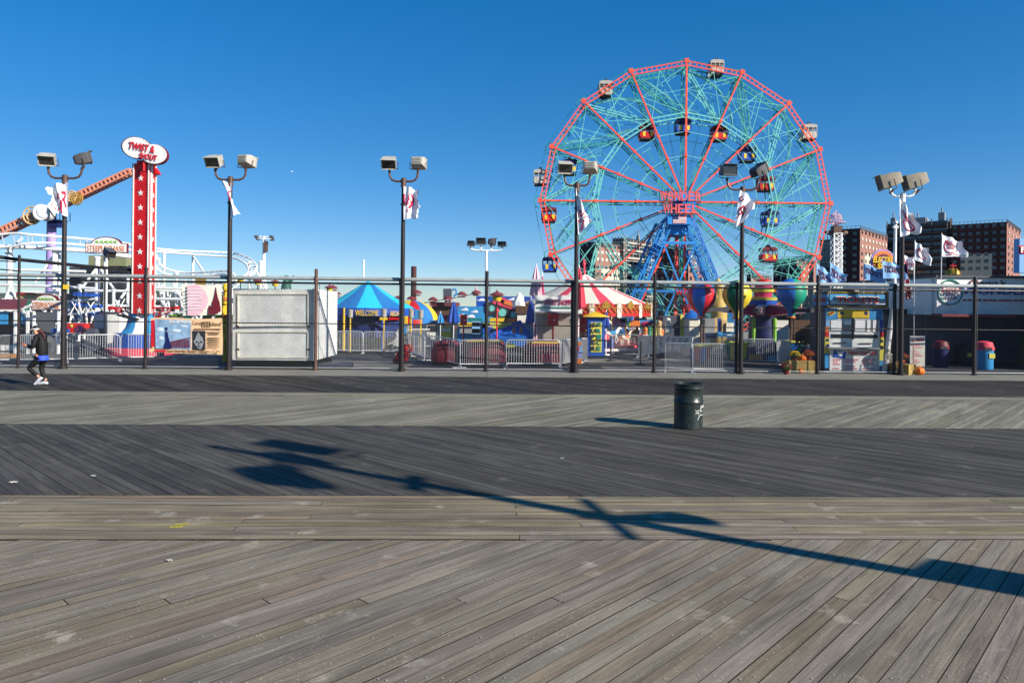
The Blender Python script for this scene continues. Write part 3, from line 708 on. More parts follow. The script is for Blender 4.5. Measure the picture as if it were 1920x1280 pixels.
for k in range(16):
    b = MB()
    for dy in (-.55, .75):
        p, q = wp(k, .975, dy), wp(k+1, .62, dy); d = (q-p).normalized(); o = Vector((d.z, 0, -d.x))*.17
        b.bar(p+o, q+o, .09, .11); b.bar(p-o, q-o, .09, .11)
        for i in range(11): t = (i+.5)/11; b.bar(p.lerp(q, t)+o, p.lerp(q, t+.05)-o, .05)
    b.build('track_beam', 'green' if k % 2 else 'mint', wheel)
for k in range(16):
    b = MB()
    for r in (.97, .62, .33): b.bar(wp(k, r, FR), wp(k, r, BK), .12)
    for r0, r1 in ((.97, .8), (.8, .62), (.62, .48), (.48, .33)):
        b.bar(wp(k, r0, FR), wp(k, r1, BK), .045); b.bar(wp(k, r0, BK), wp(k, r1, FR), .045)
    b.build('tie_beam', 'green', wheel)
for dy in (FR, BK):
    b = MB()
    for k in range(16):
        for r in (.5, .33) if dy < 0 else (.47, .33): b.bar(wp(k, r, dy), wp(k+1, r, dy), .07)
        m = wp(k+.5, .965, dy)*1.0; m = wp(k, .966, dy).lerp(wp(k+1, .966, dy), .5)
        b.bar(m, wp(k, .62, dy), .065); b.bar(m, wp(k+1, .62, dy), .065)
        q = wp(k, .8, dy); b.bar(q, wp(k+1, .97, dy), .06); b.bar(q, wp(k+1, .63, dy), .06)
        b.bar(wp(k, .8, dy), wp(k+1, .8, dy), .05)
    b.build('brace_rods', 'mint', wheel)
b = MB()
for k in range(16):
    for dy, c in ((-.4, .0), (.5, .05)):
        pts = [wp(k+.15+1.25*t+c, .93-.29*t-.07*math.sin(t*PI)*(1 if k % 2 else -.6), dy) for t in [i/10 for i in range(11)]]
        b.tube(pts, .05, 5)
        o = Vector((0, .25, .28)); b.tube([p+o for p in pts], .035, 4)
b.build('car_track', 'mint', wheel)
b = MB()
for k in range(16):
    c = wp(k, 1.0, .2)
    b.tube([c+Vector((.8*math.cos(a), 0, .8*math.sin(a))) for a in [i*PI/10 for i in range(20)]], .05, 5, closed=True)
    c2 = wp(k+.5, 1.0, .3); b.tube([wp(k, 1.035, .3), wp(k+.5, 1.02, .3), wp(k+1, 1.035, .3)], .03, 4)
b.build('cable_wheels', 'green', wheel)
b = MB()
for k in range(16):
    for r in (.98,): b.bar(wp(k, .12, .8), wp(k+1, .12, .8), .06); b.tube([wp(k, .06, 0), wp(k+.5, .6, 0)], .022, 3); b.tube([wp(k, .06, .3), wp(k-.5, .6, .3)], .022, 3)
b.build('cables', 'green', wheel)
b = MB(); b.tube([WC+Vector((0, -2.6, 0)), WC+Vector((0, 2.8, 0))], .75, 16)
for dy in (FR, BK): b.tube([WC+Vector((0, dy-.25, 0)), WC+Vector((0, dy+.25, 0))], 1.5, 20)
b.build('hub', 'blue_steel', wheel)
# blue lattice legs
def lat(b, pts, n, w=.18, tw=.075):
    """two chords p0-p1 and q0-q1 joined by zig zag lacing"""
    p0, p1, q0, q1 = pts; b.bar(p0, p1, w); b.bar(q0, q1, w)
    for i in range(n):
        a, c = i/n, (i+1)/n
        b.bar(p0.lerp(p1, a), q0.lerp(q1, a), tw); b.bar(p0.lerp(p1, a), q0.lerp(q1, c), tw); b.bar(q0.lerp(q1, a), p0.lerp(p1, c), tw)
for yy in (96.6, 102.4):
    for ot, ob, it, ib in (((1246, 410), (1130, 685), (1259, 420), (1149, 685)), ((1299, 408), (1412, 686), (1287, 421), (1393, 686))):
        b = MB(); ks = 97/yy
        A, B_, c_, d_ = [P(x, y, 97)+Vector((0, yy-97, 0)) for x, y in (ot, ob, it, ib)]; dp = Vector((0, .9, 0))
        lat(b, (A, B_, c_, d_), 14); lat(b, (A+dp, B_+dp, c_+dp, d_+dp), 14)
        for i in range(10):
            t = i/9; b.bar(A.lerp(B_, t), A.lerp(B_, t)+dp, .09); b.bar(c_.lerp(d_, t), c_.lerp(d_, t)+dp, .09)
        for t in (.17, .2, .23): b.bar(A.lerp(B_, t), c_.lerp(d_, t), .75, .1)
        b.build('tower_leg', 'blue_steel', wheel)
    b = MB(); o = Vector((0, yy-97, 0)); q = lambda x, y: P(x, y, 97)+o
    b.bar(q(1240, 456), q(1306, 456), .35); b.bar(q(1244, 460), q(1300, 600), .2); b.bar(q(1302, 460), q(1242, 600), .2); b.bar(q(1190, 545), q(1355, 547), .25)
    b.bar(q(1226, 500), q(1214, 530), .2); b.build('cross_brace', 'blue_steel', wheel)
b = MB(); c_ = P(1274, 412, 96); px_box(b, 1252, 403, 1296, 421, 95.9, 1.2); px_box(b, 1258, 421, 1290, 440, 97.2, 4); b.build('head_platform', 'blue_steel', wheel)
b = MB(); b.bar(P(1269, 425, 99.4), P(1265, 690, 99.4), .42); b.bar(P(1268, 500, 99.3), P(1267, 520, 99.3), .75); b.build('drive_shaft', 'coral', wheel)
fb = MB(); A = P(1262, 404, 95.85); B_ = P(1287, 419, 95.85)
def stars_stripes(u, v): return 2 if (u < .4 and v < .54) else (0 if int(v*13) % 2 == 0 else 1)
fb.sheet(lambda u, v: (A.x+(B_.x-A.x)*u, 95.85, A.z+(B_.z-A.z)*v), 10, 13, .03, mfn=stars_stripes); fb.build('flag_panel', ['flag_red', 'white', 'flag_navy'], wheel)
def wsign(t, x0, y0, x1, y1, Y, par, frame='navy', let='salmon'):
    f = MB(); a, c_ = P(x0, y0, Y), P(x1, y1, Y); wd, hg = c_.x-a.x, a.z-c_.z; ce = (a+c_)/2
    for z in (-.5, .5): f.bar(ce+Vector((-wd/2, .14, z*hg*1.06)), ce+Vector((wd/2, .14, z*hg*1.06)), .1)
    for i in range(len(t)+1): x = -wd/2+wd*i/len(t); f.bar(ce+Vector((x, .14, -hg*.53)), ce+Vector((x, .14, hg*.53)), .05)
    s = f.build('sign_frame', frame, par)
    for i, ch in enumerate(t):
        l = MB(); x = -wd/2+wd*(i+.5)/len(t); text(l, ch, ce+Vector((x, -.05, 0)), wd/len(t)*(.84 if ch != 'W' else .98), hg, ext=.22, bold=.02); l.build('letter', let, s)
wsign('WONDER', 1237, 359, 1315, 377.5, 95.7, wheel); wsign('WHEEL', 1243, 382.5, 1308.5, 401, 95.7, wheel)
wsign('WONDER', 1266, 543, 1350, 557, 90, wheel, 'navy', 'red'); wsign('WHEEL', 1275, 571, 1345, 585, 90, wheel, 'navy', 'red')

# passenger cars
def car(name, label, px, py, cols, w=2.1, h=1.95, dy=0.0, group='coloured swinging cars on the inner tracks', wide=1.7):
    o = P(px, py, YW+dy); t = thing(name, label, 'wheel car', o+Vector((0, 0, -h/2)), group); roof, low, pan = cols
    q = lambda x, y, z: o+Vector((x*w/2, y*wide/2, z*h/2))
    b = MB(); b.prism([(-w*.5, .62*h/2), (w*.5, .62*h/2), (w*.47, h*.5), (w*.2, h*.545), (-w*.2, h*.545), (-w*.47, h*.5)], o+Vector((0, -wide/2, 0)), t=wide); b.build('car_roof', roof, t)
    b = MB()
    prof = [(-.98, .05), (.98, .05), (.95, -.55), (.82, -.9), (-.82, -.9), (-.95, -.55)]
    b.prism([(x*w/2, z*h/2) for x, z in prof], q(0, -1, 0), t=.06); b.prism([(x*w/2, z*h/2) for x, z in prof], q(0, 1, 0), t=.06)
    for x in (-1, 1): b.bar(q(x*.96, -1, -.28), q(x*.96, 1, -.28), .06, .6*h/2, up=(0, 0, 1)); b.bar(q(x*.94, 0, -.55), q(x*.94, 0, .05), wide*.98, .05, up=(1, 0, 0))
    b.build('car_body', low, t)
    b = MB()
    for x in (-.45, .55):
        b = MB(); b.prism([((x+a)*w/2, z*h/2) for a, z in ((-.18, .04), (.2, .04), (.17, -.62), (-.15, -.62))], q(0, -1, 0)+Vector((0, -.03, 0)), t=.03)
        b.build('door_panel', pan, t)
    b = MB()
    for y in (-.97, .97):
        for x in (-.95, -.32, .32, .95): b.bar(q(x, y, .03), q(x, y, .64), .09)
        b.bar(q(-.96, y, .3), q(.96, y, .3), .04)
    for x in (-.95, .95): b.bar(q(x, 0, 0), q(x, 0, .64), .09)
    b.build('cage', roof, t)
    b = MB(); b.box(q(0, 0, -.95), (w*.84, wide, .1*h)); b.build('floor', 'charcoal', t)
    b = MB(); b.tube([q(-.4, 0, 1.08), q(-.2, 0, 1.3), q(.2, 0, 1.3), q(.4, 0, 1.08)], .06, 6); b.tube([q(0, -.4, 1.3), q(0, .4, 1.3)], .2, 8); b.build('hanger', 'charcoal', t)
RED, BLU = ('maroon', 'red', 'yellow'), ('navy', 'blue', 'yellow')
car('wheel_car', 'red and yellow wheel car just left of the topmost spoke', 1212, 250, RED)
car('wheel_car', 'blue and yellow wheel car behind the topmost vertical spoke', 1280, 239, BLU)
car('wheel_car', 'red and yellow wheel car just right of the topmost spoke', 1347, 252, RED)
car('wheel_car', 'blue wheel car above the dark lamp heads, right half of the wheel', 1400, 291, BLU)
car('wheel_car', 'red wheel car touching the dark lamp head on the right', 1435, 346, RED)
car('wheel_car', 'blue wheel car just below the right horizontal spoke', 1443, 411, BLU)
car('wheel_car', 'red wheel car low at the right above the green balloon', 1440, 478, RED)
car('wheel_car', 'blue wheel car partly hidden by a pale lamp head on the left', 1068, 315, BLU)
car('wheel_car', 'red wheel car just below the left horizontal spoke', 1029, 404, RED)
car('wheel_car', 'blue wheel car lowest at the left rim', 1031, 497, BLU)
WHT = ('lamp_grey', 'car_white', 'car_white')
for px, py, l in ((1135, 169, 'white fixed car on the upper left rim of the wheel'), (1342, 130, 'white fixed car on the rim right of the wheel top'), (1515, 250, 'white fixed car on the upper right rim of the wheel'), (1013, 334, 'white fixed car on the left rim beside the lamp')):
    car('wheel_car', l, px, py, WHT, 1.9, 2.0, .1, 'white cars fixed to the outer rim')

# ------------------------------------------------------------------ apartment blocks
NL = Vector((-.66, -.75, 0)); NR = Vector((.75, -.66, 0)); DL = Vector((-.75, .66, 0)); DR = Vector((.66, .75, 0))
def reach(Cn, d, px, py):
    u = (px-960)*math.cos(TH)+(py-YH)*math.sin(TH); k = u/F       # x = k y
    return (k*Cn.y-Cn.x)/(d.x-k*d.y)
win = {}
def wmesh(kind):
    if kind not in win:
        b = MB(); b.box((0, 0, 0), (1.7, .12, 1.5)); b.k = 1; b.box((0, -.05, .0), (1.5, .06, 1.3)); b.k = 2
        if kind == 'lit': b.box((0, -.085, .1), (1.3, .02, 1.0)); 
        elif kind == 'half': b.k = 3; b.box((-.36, -.085, .4), (.62, .03, .5)); b.box((.38, -.085, .5), (.6, .03, .25))
        b.k = 0; b.bar((0, -.09, -.7), (0, -.09, .7), .08)
        o = b.build('window', ['grey_dark' if kind != 'lit' else 'cream', 'glass', 'blind', 'grey']); win[kind] = o.data; bpy.data.objects.remove(o)
    return win[kind]
def block(label, cx, ty, lx, rx, Y, floors, lw, rw, wall=('brick_red_and_shade', 'brick_sunlit'), cream_r=None, cream_l=None, lit=2, roof_rail=True, balc=False, hz=2.9, pent=None):
    Cn = P(cx, ty, Y); tl = reach(Cn, DL, lx, ty); tr = reach(Cn, DR, rx, ty); zt = Cn.z; zb = -5.6
    t = thing('apartment_block', label, 'building', Vector((Cn.x, Cn.y, zb))); c0 = Vector((Cn.x, Cn.y, 0))
    p = [c0+DL*tl, c0, c0+DR*tr, c0+DL*tl+DR*tr]
    b = MB(); vs = [v+Vector((0, 0, zb)) for v in p]+[v+Vector((0, 0, zt)) for v in p]
    b.add(vs, [(4, 5, 6, 7), (0, 1, 5, 4), (2, 3, 7, 6), (3, 0, 4, 7)]); b.k = 1; b.add([vs[1], vs[2], vs[6], vs[5]], [(0, 1, 2, 3)])
    b.build('wall', list(wall), t)
    b = MB()
    for a, c_ in ((0, 1), (1, 2), (2, 3), (3, 0)): b.bar(p[a]+Vector((0, 0, zt+.25)), p[c_]+Vector((0, 0, zt+.25)), .5, .5)
    if roof_rail:
        for a, c_ in ((0, 1), (1, 2)):
            n = max(3, int((p[c_]-p[a]).length/1.6))
            for i in range(n+1): q = p[a].lerp(p[c_], i/n); b.bar(q+Vector((0, 0, zt+.5)), q+Vector((0, 0, zt+1.7)), .12)
            b.bar(p[a]+Vector((0, 0, zt+1.6)), p[c_]+Vector((0, 0, zt+1.6)), .1)
    b.build('parapet', 'concrete_dark_and_shade', t)
    for d, n, L_, spec in ((DL, NL, tl, cream_l), (DR, NR, tr, cream_r)):
        if spec:      # pale brick field on this face, from and to a share of its length, below a share of the floors
            a, c_, fl = spec; b = MB(); zc = zt-fl*hz; o = n*.12
            q = [c0+d*(a*L_)+o, c0+d*(c_*L_)+o]; vs = [q[0]+Vector((0, 0, zb)), q[1]+Vector((0, 0, zb)), q[1]+Vector((0, 0, zc)), q[0]+Vector((0, 0, zc))]
            vs += [v-o*1.5 for v in vs]; b.add(vs, [(0, 1, 2, 3), (0, 4, 5, 1), (1, 5, 6, 2), (2, 6, 7, 3), (3, 7, 4, 0)]); b.build('pale_brick', 'cream_brick', t)
    made = 0; extra = MB()
    for d, n, L_, cnt, isr in ((DR, NR, tr, rw, 1), (DL, NL, tl, lw, 0)):
        if cnt == 0 or balc: continue
        rz = math.atan2(n.y, n.x)+PI/2
        for f in range(floors):
            for i in range(cnt):
                me = wmesh('lit' if (isr and f in (1, 2)) else ('half' if RN.random() < .4 else 'dark')); q = c0+d*(L_*(i+.5)/cnt)+n*.2; z = zt-1.6-f*hz
                if made < 100:
                    ob = bpy.data.objects.new('window', me); C.objects.link(ob); ob.parent = t; ob.location = q+Vector((0, 0, z))-wl(t); ob.rotation_euler = (0, 0, rz); s = min(1, L_/cnt/2.4); ob.scale = (s, 1, 1); made += 1
                else:
                    s = min(1, L_/cnt/2.4); extra.box(q+Vector((0, 0, z)), (1.6*s, .2, 1.4), rz=rz)
    if extra.v: tag(extra.build('windows', 'glass', t), kind='stuff')
    if balc:
        for f in range(floors):
            z = zt-1.2-f*hz; b = MB(); o = NR*.9
            q0, q1 = c0+DR*(.02*tr)+NR*.6, c0+DR*(.98*tr)+NR*.6
            b.bar(q0+Vector((0, 0, z)), q1+Vector((0, 0, z)), 1.2, .9)
            for i in range(6): q = q0.lerp(q1, i/5); b.bar(q+Vector((0, 0, z)), q+Vector((0, 0, z+hz)), .3)
            l0, l1 = c0+DL*(.02*tl)+NL*.6, c0+DL*(.98*tl)+NL*.6; b.bar(l0+Vector((0, 0, z)), l1+Vector((0, 0, z)), 1.2, .7)
            for i in range(5): q = l0.lerp(l1, i/4); b.bar(q+Vector((0, 0, z)), q+Vector((0, 0, z+hz)), .35)
            b.build('balcony', wall[1] if wall[1] == 'concrete_wall' else 'concrete_dark_and_shade', t)  # darker concrete stands for the shade on the brick block's balconies
            b = MB(); b.bar(q0-NR*.42+Vector((0, 0, z+1.5)), q1-NR*.42+Vector((0, 0, z+1.5)), .06, 1.5); b.bar(l0-NL*.42+Vector((0, 0, z+1.5)), l1-NL*.42+Vector((0, 0, z+1.5)), .06, 1.5); b.build('window_band', 'glass', t)
    if pent:
        for a, c_, hh in pent:
            b = MB(); q = c0+DL*(tl*a)+DR*(tr*.5); b.box(q+Vector((0, 0, zt+hh/2)), (tl*c_, tl*c_*.8, hh), rz=math.atan2(DL.y, DL.x)); b.tube([q+Vector((0, 0, zt+hh)), q+Vector((0, 0, zt+hh+2.5))], .35, 8)
            b.build('roof_house', 'grey', t)
    return t
block('brick tower block behind the left rim of the wheel with a pale brick field', 1117, 455, 1087, 1171, 330, 13, 3, 7, cream_r=(.18, .92, 3.4), hz=3.4)
block('concrete balcony block just left of the blue wheel legs', 1172, 450, 1150, 1232, 345, 11, 0, 0, wall=('concrete_dark_and_shade', 'concrete_wall'), balc=True, hz=3.7, roof_rail=False, pent=((.3, .2, 3.5),))  # darker concrete on the left face paints its shade
block('shaded brick block seen between the blue wheel legs', 1291, 463, 1228, 1318, 330, 12, 6, 3, hz=3.4)
block('long low brick block far behind the yellow balloon', 1408, 516, 1400, 1447, 420, 5, 1, 9, hz=3.4)
block('shaded brick block at the lower right rim of the wheel', 1494, 487, 1450, 1536, 350, 9, 4, 5, cream_r=(.2, .95, 3.2), hz=3.4)
block('brick tower block behind the Electro sign with pale brick field', 1613, 430, 1556, 1664, 300, 13, 3, 8, cream_r=(.15, .9, 3.2), hz=3.05)
block('shaded balcony block behind the white roof flags', 1779, 417, 1662, 1782, 330, 14, 0, 0, wall=('brick_red_and_shade', 'brick_red_and_shade'), balc=True, hz=3.3, roof_rail=False, pent=((.12, .1, 5), (.5, .3, 3), (.9, .08, 4)))
block('brick tower block at the right edge with pale brick field', 1888, 418, 1784, 1914, 310, 13, 7, 4, cream_l=(.25, .82, 4.2), hz=3.1)
block('grey topped concrete slab left of the white lattice mast', 1566, 452, 1538, 1580, 380, 4, 0, 0, wall=('concrete_wall', 'concrete_wall'), balc=True, hz=5, roof_rail=False)

# white lattice mast with wire globe
mt = thing('lattice_mast', 'white lattice ride mast topped by a wire globe', 'mast', P(1567, 640, 80)); b = MB(); Ym = 80
cs = [(-.42, -.42), (.42, -.42), (.42, .42), (-.42, .42)]; pb, ptp = P(1568, 690, Ym), P(1568, 438, Ym)
for x, y in cs: b.bar(pb+Vector((x, y, 0)), ptp+Vector((x, y, 0)), .14)
n = 24
for i in range(n):
    z0, z1 = pb.z+(ptp.z-pb.z)*i/n, pb.z+(ptp.z-pb.z)*(i+1)/n
    for j in range(4):
        (x0, y0), (x1, y1) = cs[j], cs[(j+1) % 4]; A = Vector((pb.x+x0, pb.y+y0, z0)); B_ = Vector((pb.x+x1, pb.y+y1, z1)); b.bar(A, B_, .08); b.bar(Vector((A.x, A.y, z1)), Vector((B_.x, B_.y, z1)), .08); b.bar(Vector((A.x, A.y, z1)), Vector((B_.x, B_.y, z0)), .06)
b.build('shaft', 'white_steel', mt)
b = MB(); b.box(ptp+Vector((0, 0, .4)), (.9, .9, .9)); b.bar(ptp+Vector((-1.0, 0, -.1)), ptp+Vector((1.0, 0, -.1)), .15)
for x in (-1, 1): b.box(ptp+Vector((x, 0, .15)), (.5, .3, .3), rz=.3)
b.build('head', 'pole_brown', mt)
gc = P(1567, 411, Ym); b = MB()
for k in range(6): b.tube([gc+Vector((.68*math.cos(a)*math.cos(k*PI/6), .68*math.cos(a)*math.sin(k*PI/6), .68*math.sin(a))) for a in [i*PI/10 for i in range(20)]], .035, 4, closed=True)
for z in (-.35, 0, .35): r = math.sqrt(.68**2-z*z); b.tube([gc+Vector((r*math.cos(a), r*math.sin(a), z)) for a in [i*PI/10 for i in range(20)]], .035, 4, closed=True)
b.tube([gc+Vector((1.05*math.cos(a), 1.05*math.sin(a), -.4)) for a in [i*PI/10 for i in range(20)]], .04, 4, closed=True)
b.tube([ptp+Vector((0, 0, .8)), P(1567, 394, Ym)], .05, 5); b.build('wire_globe', 'pink_pale', mt)
# ------------------------------------------------------------------ left: coaster, arm ride, drop tower, stalls
def PL(pts, Y): return [P(x, y, Y) for x, y in pts]
def smooth(pts, n=6):
    out = []
    for i in range(len(pts)-1):
        p0, p1, p2, p3 = pts[max(0, i-1)], pts[i], pts[i+1], pts[min(len(pts)-1, i+2)]
        for j in range(n):
            t = j/n; out.append(.5*((2*p1)+(p2-p0)*t+(2*p0-5*p1+4*p2-p3)*t*t+(3*p1-p0-3*p2+p3)*t**3))
    return out+[pts[-1]]
cs_ = thing('roller_coaster', 'white tubular steel roller coaster with ladder tracks behind the fence', 'roller coaster', G(240, 640))
def track(a, b_, r=.07, ties=20, spine=None):
    A, B_ = smooth(a), smooth(b_); b = MB(); b.tube(A, r, 8); b.build('rail', 'white_steel', cs_)
    b = MB(); b.tube(B_, r, 8); b.build('rail', 'white_steel', cs_)
    b = MB(); n = len(A)-1
    for i in range(ties+1):
        k = min(n, int(round(i*n/ties))); b.bar(A[k], B_[min(k, len(B_)-1)], .05, .05)
    b.build('cross_ties', 'galv', cs_)
def ptsY(l): return [P(x, y, Y) for x, y, Y in l]
track(ptsY([(-60, 452, 44), (15, 438, 44), (60, 440, 44), (125, 445, 45), (200, 452, 46), (250, 459, 47), (310, 468, 50), (380, 472, 52), (430, 474, 53), (463, 482, 52), (480, 497, 50), (476, 512, 48), (450, 530, 46), (420, 552, 45)]),
      ptsY([(-60, 470, 44), (20, 462, 44), (60, 456, 44), (125, 457, 45), (200, 464, 46), (250, 469, 47), (310, 473, 50), (380, 478, 51), (430, 482, 51), (452, 489, 50), (464, 500, 49), (462, 514, 47), (438, 528, 45), (410, 548, 44)]), ties=44)
track(ptsY([(293, 478, 48), (300, 495, 48), (315, 505, 48), (345, 511, 48), (390, 510, 47), (425, 508, 46), (440, 516, 45), (445, 530, 45)]),
      ptsY([(286, 486, 47), (295, 504, 47), (312, 514, 47), (345, 518, 47), (390, 517, 46), (420, 514, 45), (430, 520, 44), (433, 532, 44)]), ties=26)
b = MB(); b.tube(smooth(ptsY([(-60, 462, 44.6), (40, 463, 44.6), (110, 467, 45), (170, 471, 45.5), (235, 480, 46.5), (300, 487, 47)])), .14, 10); b.build('spine_pipe', 'white_steel', cs_)
def col(px, y0, Y, r=.13, foot=None):
    b = MB(); p = P(px, y0, Y); b.tube([p, Vector((p.x, p.y, 0))], r, 10); b.tube([Vector((p.x, p.y, 0)), Vector((p.x, p.y, .06))], r*2, 10)
    b.tube([p, p+Vector((0, 0, .1))], r*1.5, 10); b.build('support_column', 'white_steel', cs_)
for px, y0, Y, r in ((19, 466, 44.6, .17), (103, 466, 45.2, .16), (111, 470, 45.6, .1), (120, 447, 45, .09), (183, 484, 46, .15), (308, 471, 50, .09), (362, 478, 51, .09), (468, 492, 50.5, .11), (489, 492, 51, .13), (331, 514, 47, .09), (400, 516, 46, .09), (150, 536, 44, .1), (213, 545, 43, .09), (288, 500, 47, .09), (240, 520, 45, .09)):
    col(px, y0, Y, r)
def strut(l, r=.075):
    b = MB(); b.tube(ptsY(l), r, 8); b.build('diagonal_strut', 'white_steel', cs_)
for l in ([(42, 446, 44.6), (10, 475, 44.5)], [(98, 482, 45.5), (66, 530, 45)], [(362, 480, 51), (386, 516, 49)], [(488, 496, 51), (506, 560, 51)], [(476, 500, 50), (500, 545, 50)], [(183, 500, 46), (150, 545, 45)], [(183, 495, 46), (215, 545, 45)],
          [(20, 535, 44), (-5, 600, 43)], [(20, 535, 44), (48, 600, 43)], [(105, 540, 45), (145, 610, 44)], [(105, 545, 45), (70, 610, 44)], [(288, 500, 47), (315, 600, 46)], [(331, 530, 47), (300, 600, 46)], [(400, 530, 46), (375, 600, 45)], [(240, 540, 45), (205, 590, 44)], [(213, 560, 43), (250, 600, 43)], [(330, 545, 45), (372, 600, 44)], [(150, 600, 43), (110, 640, 42)], [(300, 560, 45), (345, 620, 44)]):
    strut(l)
for l in ([(-60, 533, 44), (110, 537, 44), (180, 541, 44)], [(45, 548, 43.5), (110, 549, 43.5)], [(155, 527, 44.5), (240, 528, 44.5)], [(160, 545, 44), (275, 546, 44)], [(200, 573, 43), (300, 575, 43)], [(280, 540, 45), (345, 541, 45)], [(285, 560, 44), (345, 561, 44)], [(-40, 606, 42), (160, 608, 42)], [(340, 528, 46), (420, 530, 46)], [(30, 506, 45), (160, 509, 45)]):
    b = MB(); b.tube(ptsY(l), .085, 8); b.build('cross_pipe', 'white_steel', cs_)
for yy, r0 in ((44.5, 0), (42.5, 9)):       # stair flights and lattice between the columns
    b = MB()
    for i in range(6):
        x = 122+i*29+r0; b.tube(ptsY([(x, 590, yy), (x+16, 560+(i % 3)*6, yy+.4)]), .035, 5); b.tube(ptsY([(x+18, 590, yy), (x+4, 566, yy+.3)]), .03, 5)
    b.build('lattice', 'white_steel', cs_)
b = MB()
for x, y, w_, h_ in ((137, 548, 12, 7), (162, 550, 7, 6), (131, 567, 12, 7), (162, 571, 10, 6), (142, 586, 10, 9), (158, 584, 12, 9)): px_box(b, x, y, x+w_, y+h_, 43.2, 1.2)
b.build('coaster_train', 'blue', None, label='blue coaster cars parked among the white supports', cat='coaster train')
def sign_arch(label, x0, y0, x1, y1, Y, ytop, txt, post=None):
    A, B_ = P(x0, y0, Y), P(x1, y1, Y); wd, hg = B_.x-A.x, A.z-B_.z; ce = (A+B_)/2; t = thing('park_sign', label, 'sign', Vector((ce.x, Y, B_.z)), 'arched Steeplechase signs'); ah = P(x0, ytop, Y).z-A.z
    def outline(g): return [(-wd/2-g, -hg/2-g), (wd/2+g, -hg/2-g), (wd/2+g, hg/2+g), (wd*.36+g, hg/2+g)]+[(math.cos(a)*(wd*.34+g), hg/2+g+math.sin(a)*ah) for a in [i*PI/12 for i in range(1, 12)]]+[(-wd*.36-g, hg/2+g), (-wd/2-g, hg/2+g)]
    b = MB(); b.prism(outline(.05), ce, t=.16); bd = b.build('frame', 'maroon', t)
    b = MB(); b.prism(outline(0), ce+Vector((0, -.02, 0)), t=.015); b.build('board', 'white', t)
    b = MB(); text(b, txt, ce+Vector((0, -.04, -.02)), wd*.92, hg*.66, bold=-.004, ext=.01); b.build('lettering', 'orange', t)
    b = MB()
    for i in range(5): x = (-.22+.11*i)*wd; q = ce+Vector((x, -.045, hg/2+ah*.35)); b.ball(q, (wd*.04, .012, ah*.13), 8); b.ball(q+Vector((wd*.035, 0, ah*.16)), (wd*.012, .012, ah*.1), 6); b.bar(q+Vector((-wd*.02, 0, 0)), q+Vector((-wd*.045, 0, -ah*.25)), .02); b.bar(q+Vector((wd*.02, 0, 0)), q+Vector((wd*.045, 0, -ah*.25)), .02)
    b.build('horse_emblem', 'lime', t)
    if post:
        b = MB()
        for x in post: p = P(x, y1, Y+.1); b.tube([p, Vector((p.x, p.y, 0))], .07, 8)
        b.build('post', 'white_steel', t)
    return t
sign_arch('arched STEEPLECHASE sign high on a white post beside the red tower', 161, 457, 237, 473, 41, 445, 'STEEPLECHASE', (200,))
sign_arch('lower arched STEEPLECHASE sign by the maroon roofed stall', 60, 563, 114, 580, 33, 553, 'STEEPLECHASE', (64, 110))
t = thing('bullet_light', 'dark floodlight on a thin post before the Steeplechase sign', 'lamp', G(205, 640)); b = MB(); p = P(196, 482, 39); b.tube([p, Vector((p.x, p.y, 0))], .05, 8); b.build('pole', 'galv', t); head(t, P(204, 473, 39)+Vector((0, 0, 0)), 1.0, .5, .45, .4, .6, 'grey_dark')
# dark glazed building behind the coaster
t = thing('glass_building', 'dark glazed pavilion with tan roof band behind the white coaster', 'building', G(215, 630)); Y = 56
b = MB(); px_box(b, 166, 479, 236, 499, Y-.3, 2); b.build('roof_band', 'olive', t)
b = MB(); px_box(b, 152, 497, 240, 650, Y, 2); b.build('glass_wall', 'glass', t)
b = MB()
for x in range(152, 241, 18): b.bar(P(x, 497, Y-.1), P(x, 650, Y-.1), .12)
for y in (510, 540, 580): b.bar(P(152, y, Y-.12), P(240, y, Y-.12), .12)
b.build('mullions', 'charcoal', t)
b = MB(); px_box(b, 130, 500, 165, 650, Y+2, 5); b.build('net_wall', 'grey_dark', t)
# swinging arm ride
t = thing('swing_arm_ride', 'thrill ride with long orange lattice arm on a lilac column', 'ride', Vector((P(100, 600, 70).x, 70, -2)))
a0, a1 = P(-70, 470, 70), P(247, 322, 70); d = (a1-a0).normalized(); up = Vector((-d.z, 0, d.x))
b = MB()
for s in (-.36, .36):
    for y in (-.4, .4): b.bar(a0+up*s+Vector((0, y, 0)), a1+up*s*.6+Vector((0, y, 0)), .15)
for i in range(44):
    q = a0.lerp(a1, i/43); k = .36-.14*i/43
    for y in (-.4, .4): b.bar(q-up*k+Vector((0, y, 0)), q+up*k+Vector((0, y, 0)), .16)
    b.bar(q-up*k+Vector((0, -.4, 0)), q-up*k+Vector((0, .4, 0)), .12); b.bar(q+up*k+Vector((0, -.4, 0)), q+up*k+Vector((0, .4, 0)), .12)
b.build('lattice_arm', 'peach', t)
b = MB(); c_ = P(97, 400, 71); b.tube([c_, Vector((c_.x, c_.y, -2))], [.42, .5], 16); b.build('column', 'purple', t)
b = MB(); c_ = P(103, 414, 70.5); b.box(c_, (1.7, 1.4, .12)); b.box(c_+Vector((.1, 0, -.35)), (.9, .9, .6))
for x in (-1.0, 1.0):
    for y in (-.8, .8): b.bar(c_+Vector((x, y, 0)), c_+Vector((x, y, .9)), .06)
b.bar(c_+Vector((-1, -.8, .85)), c_+Vector((1, -.8, .85)), .06); b.build('platform', 'navy', t)
b = MB(); c_ = P(83, 399, 69); b.tube([c_+Vector((0, -.5, 0)), c_+Vector((0, .5, 0))], 0.78, 24); b.tube([c_+Vector((.25, -.55, .1)), c_+Vector((.25, -.45, .1))], .62, 20); b.build('motor_disc', 'white_steel', t)
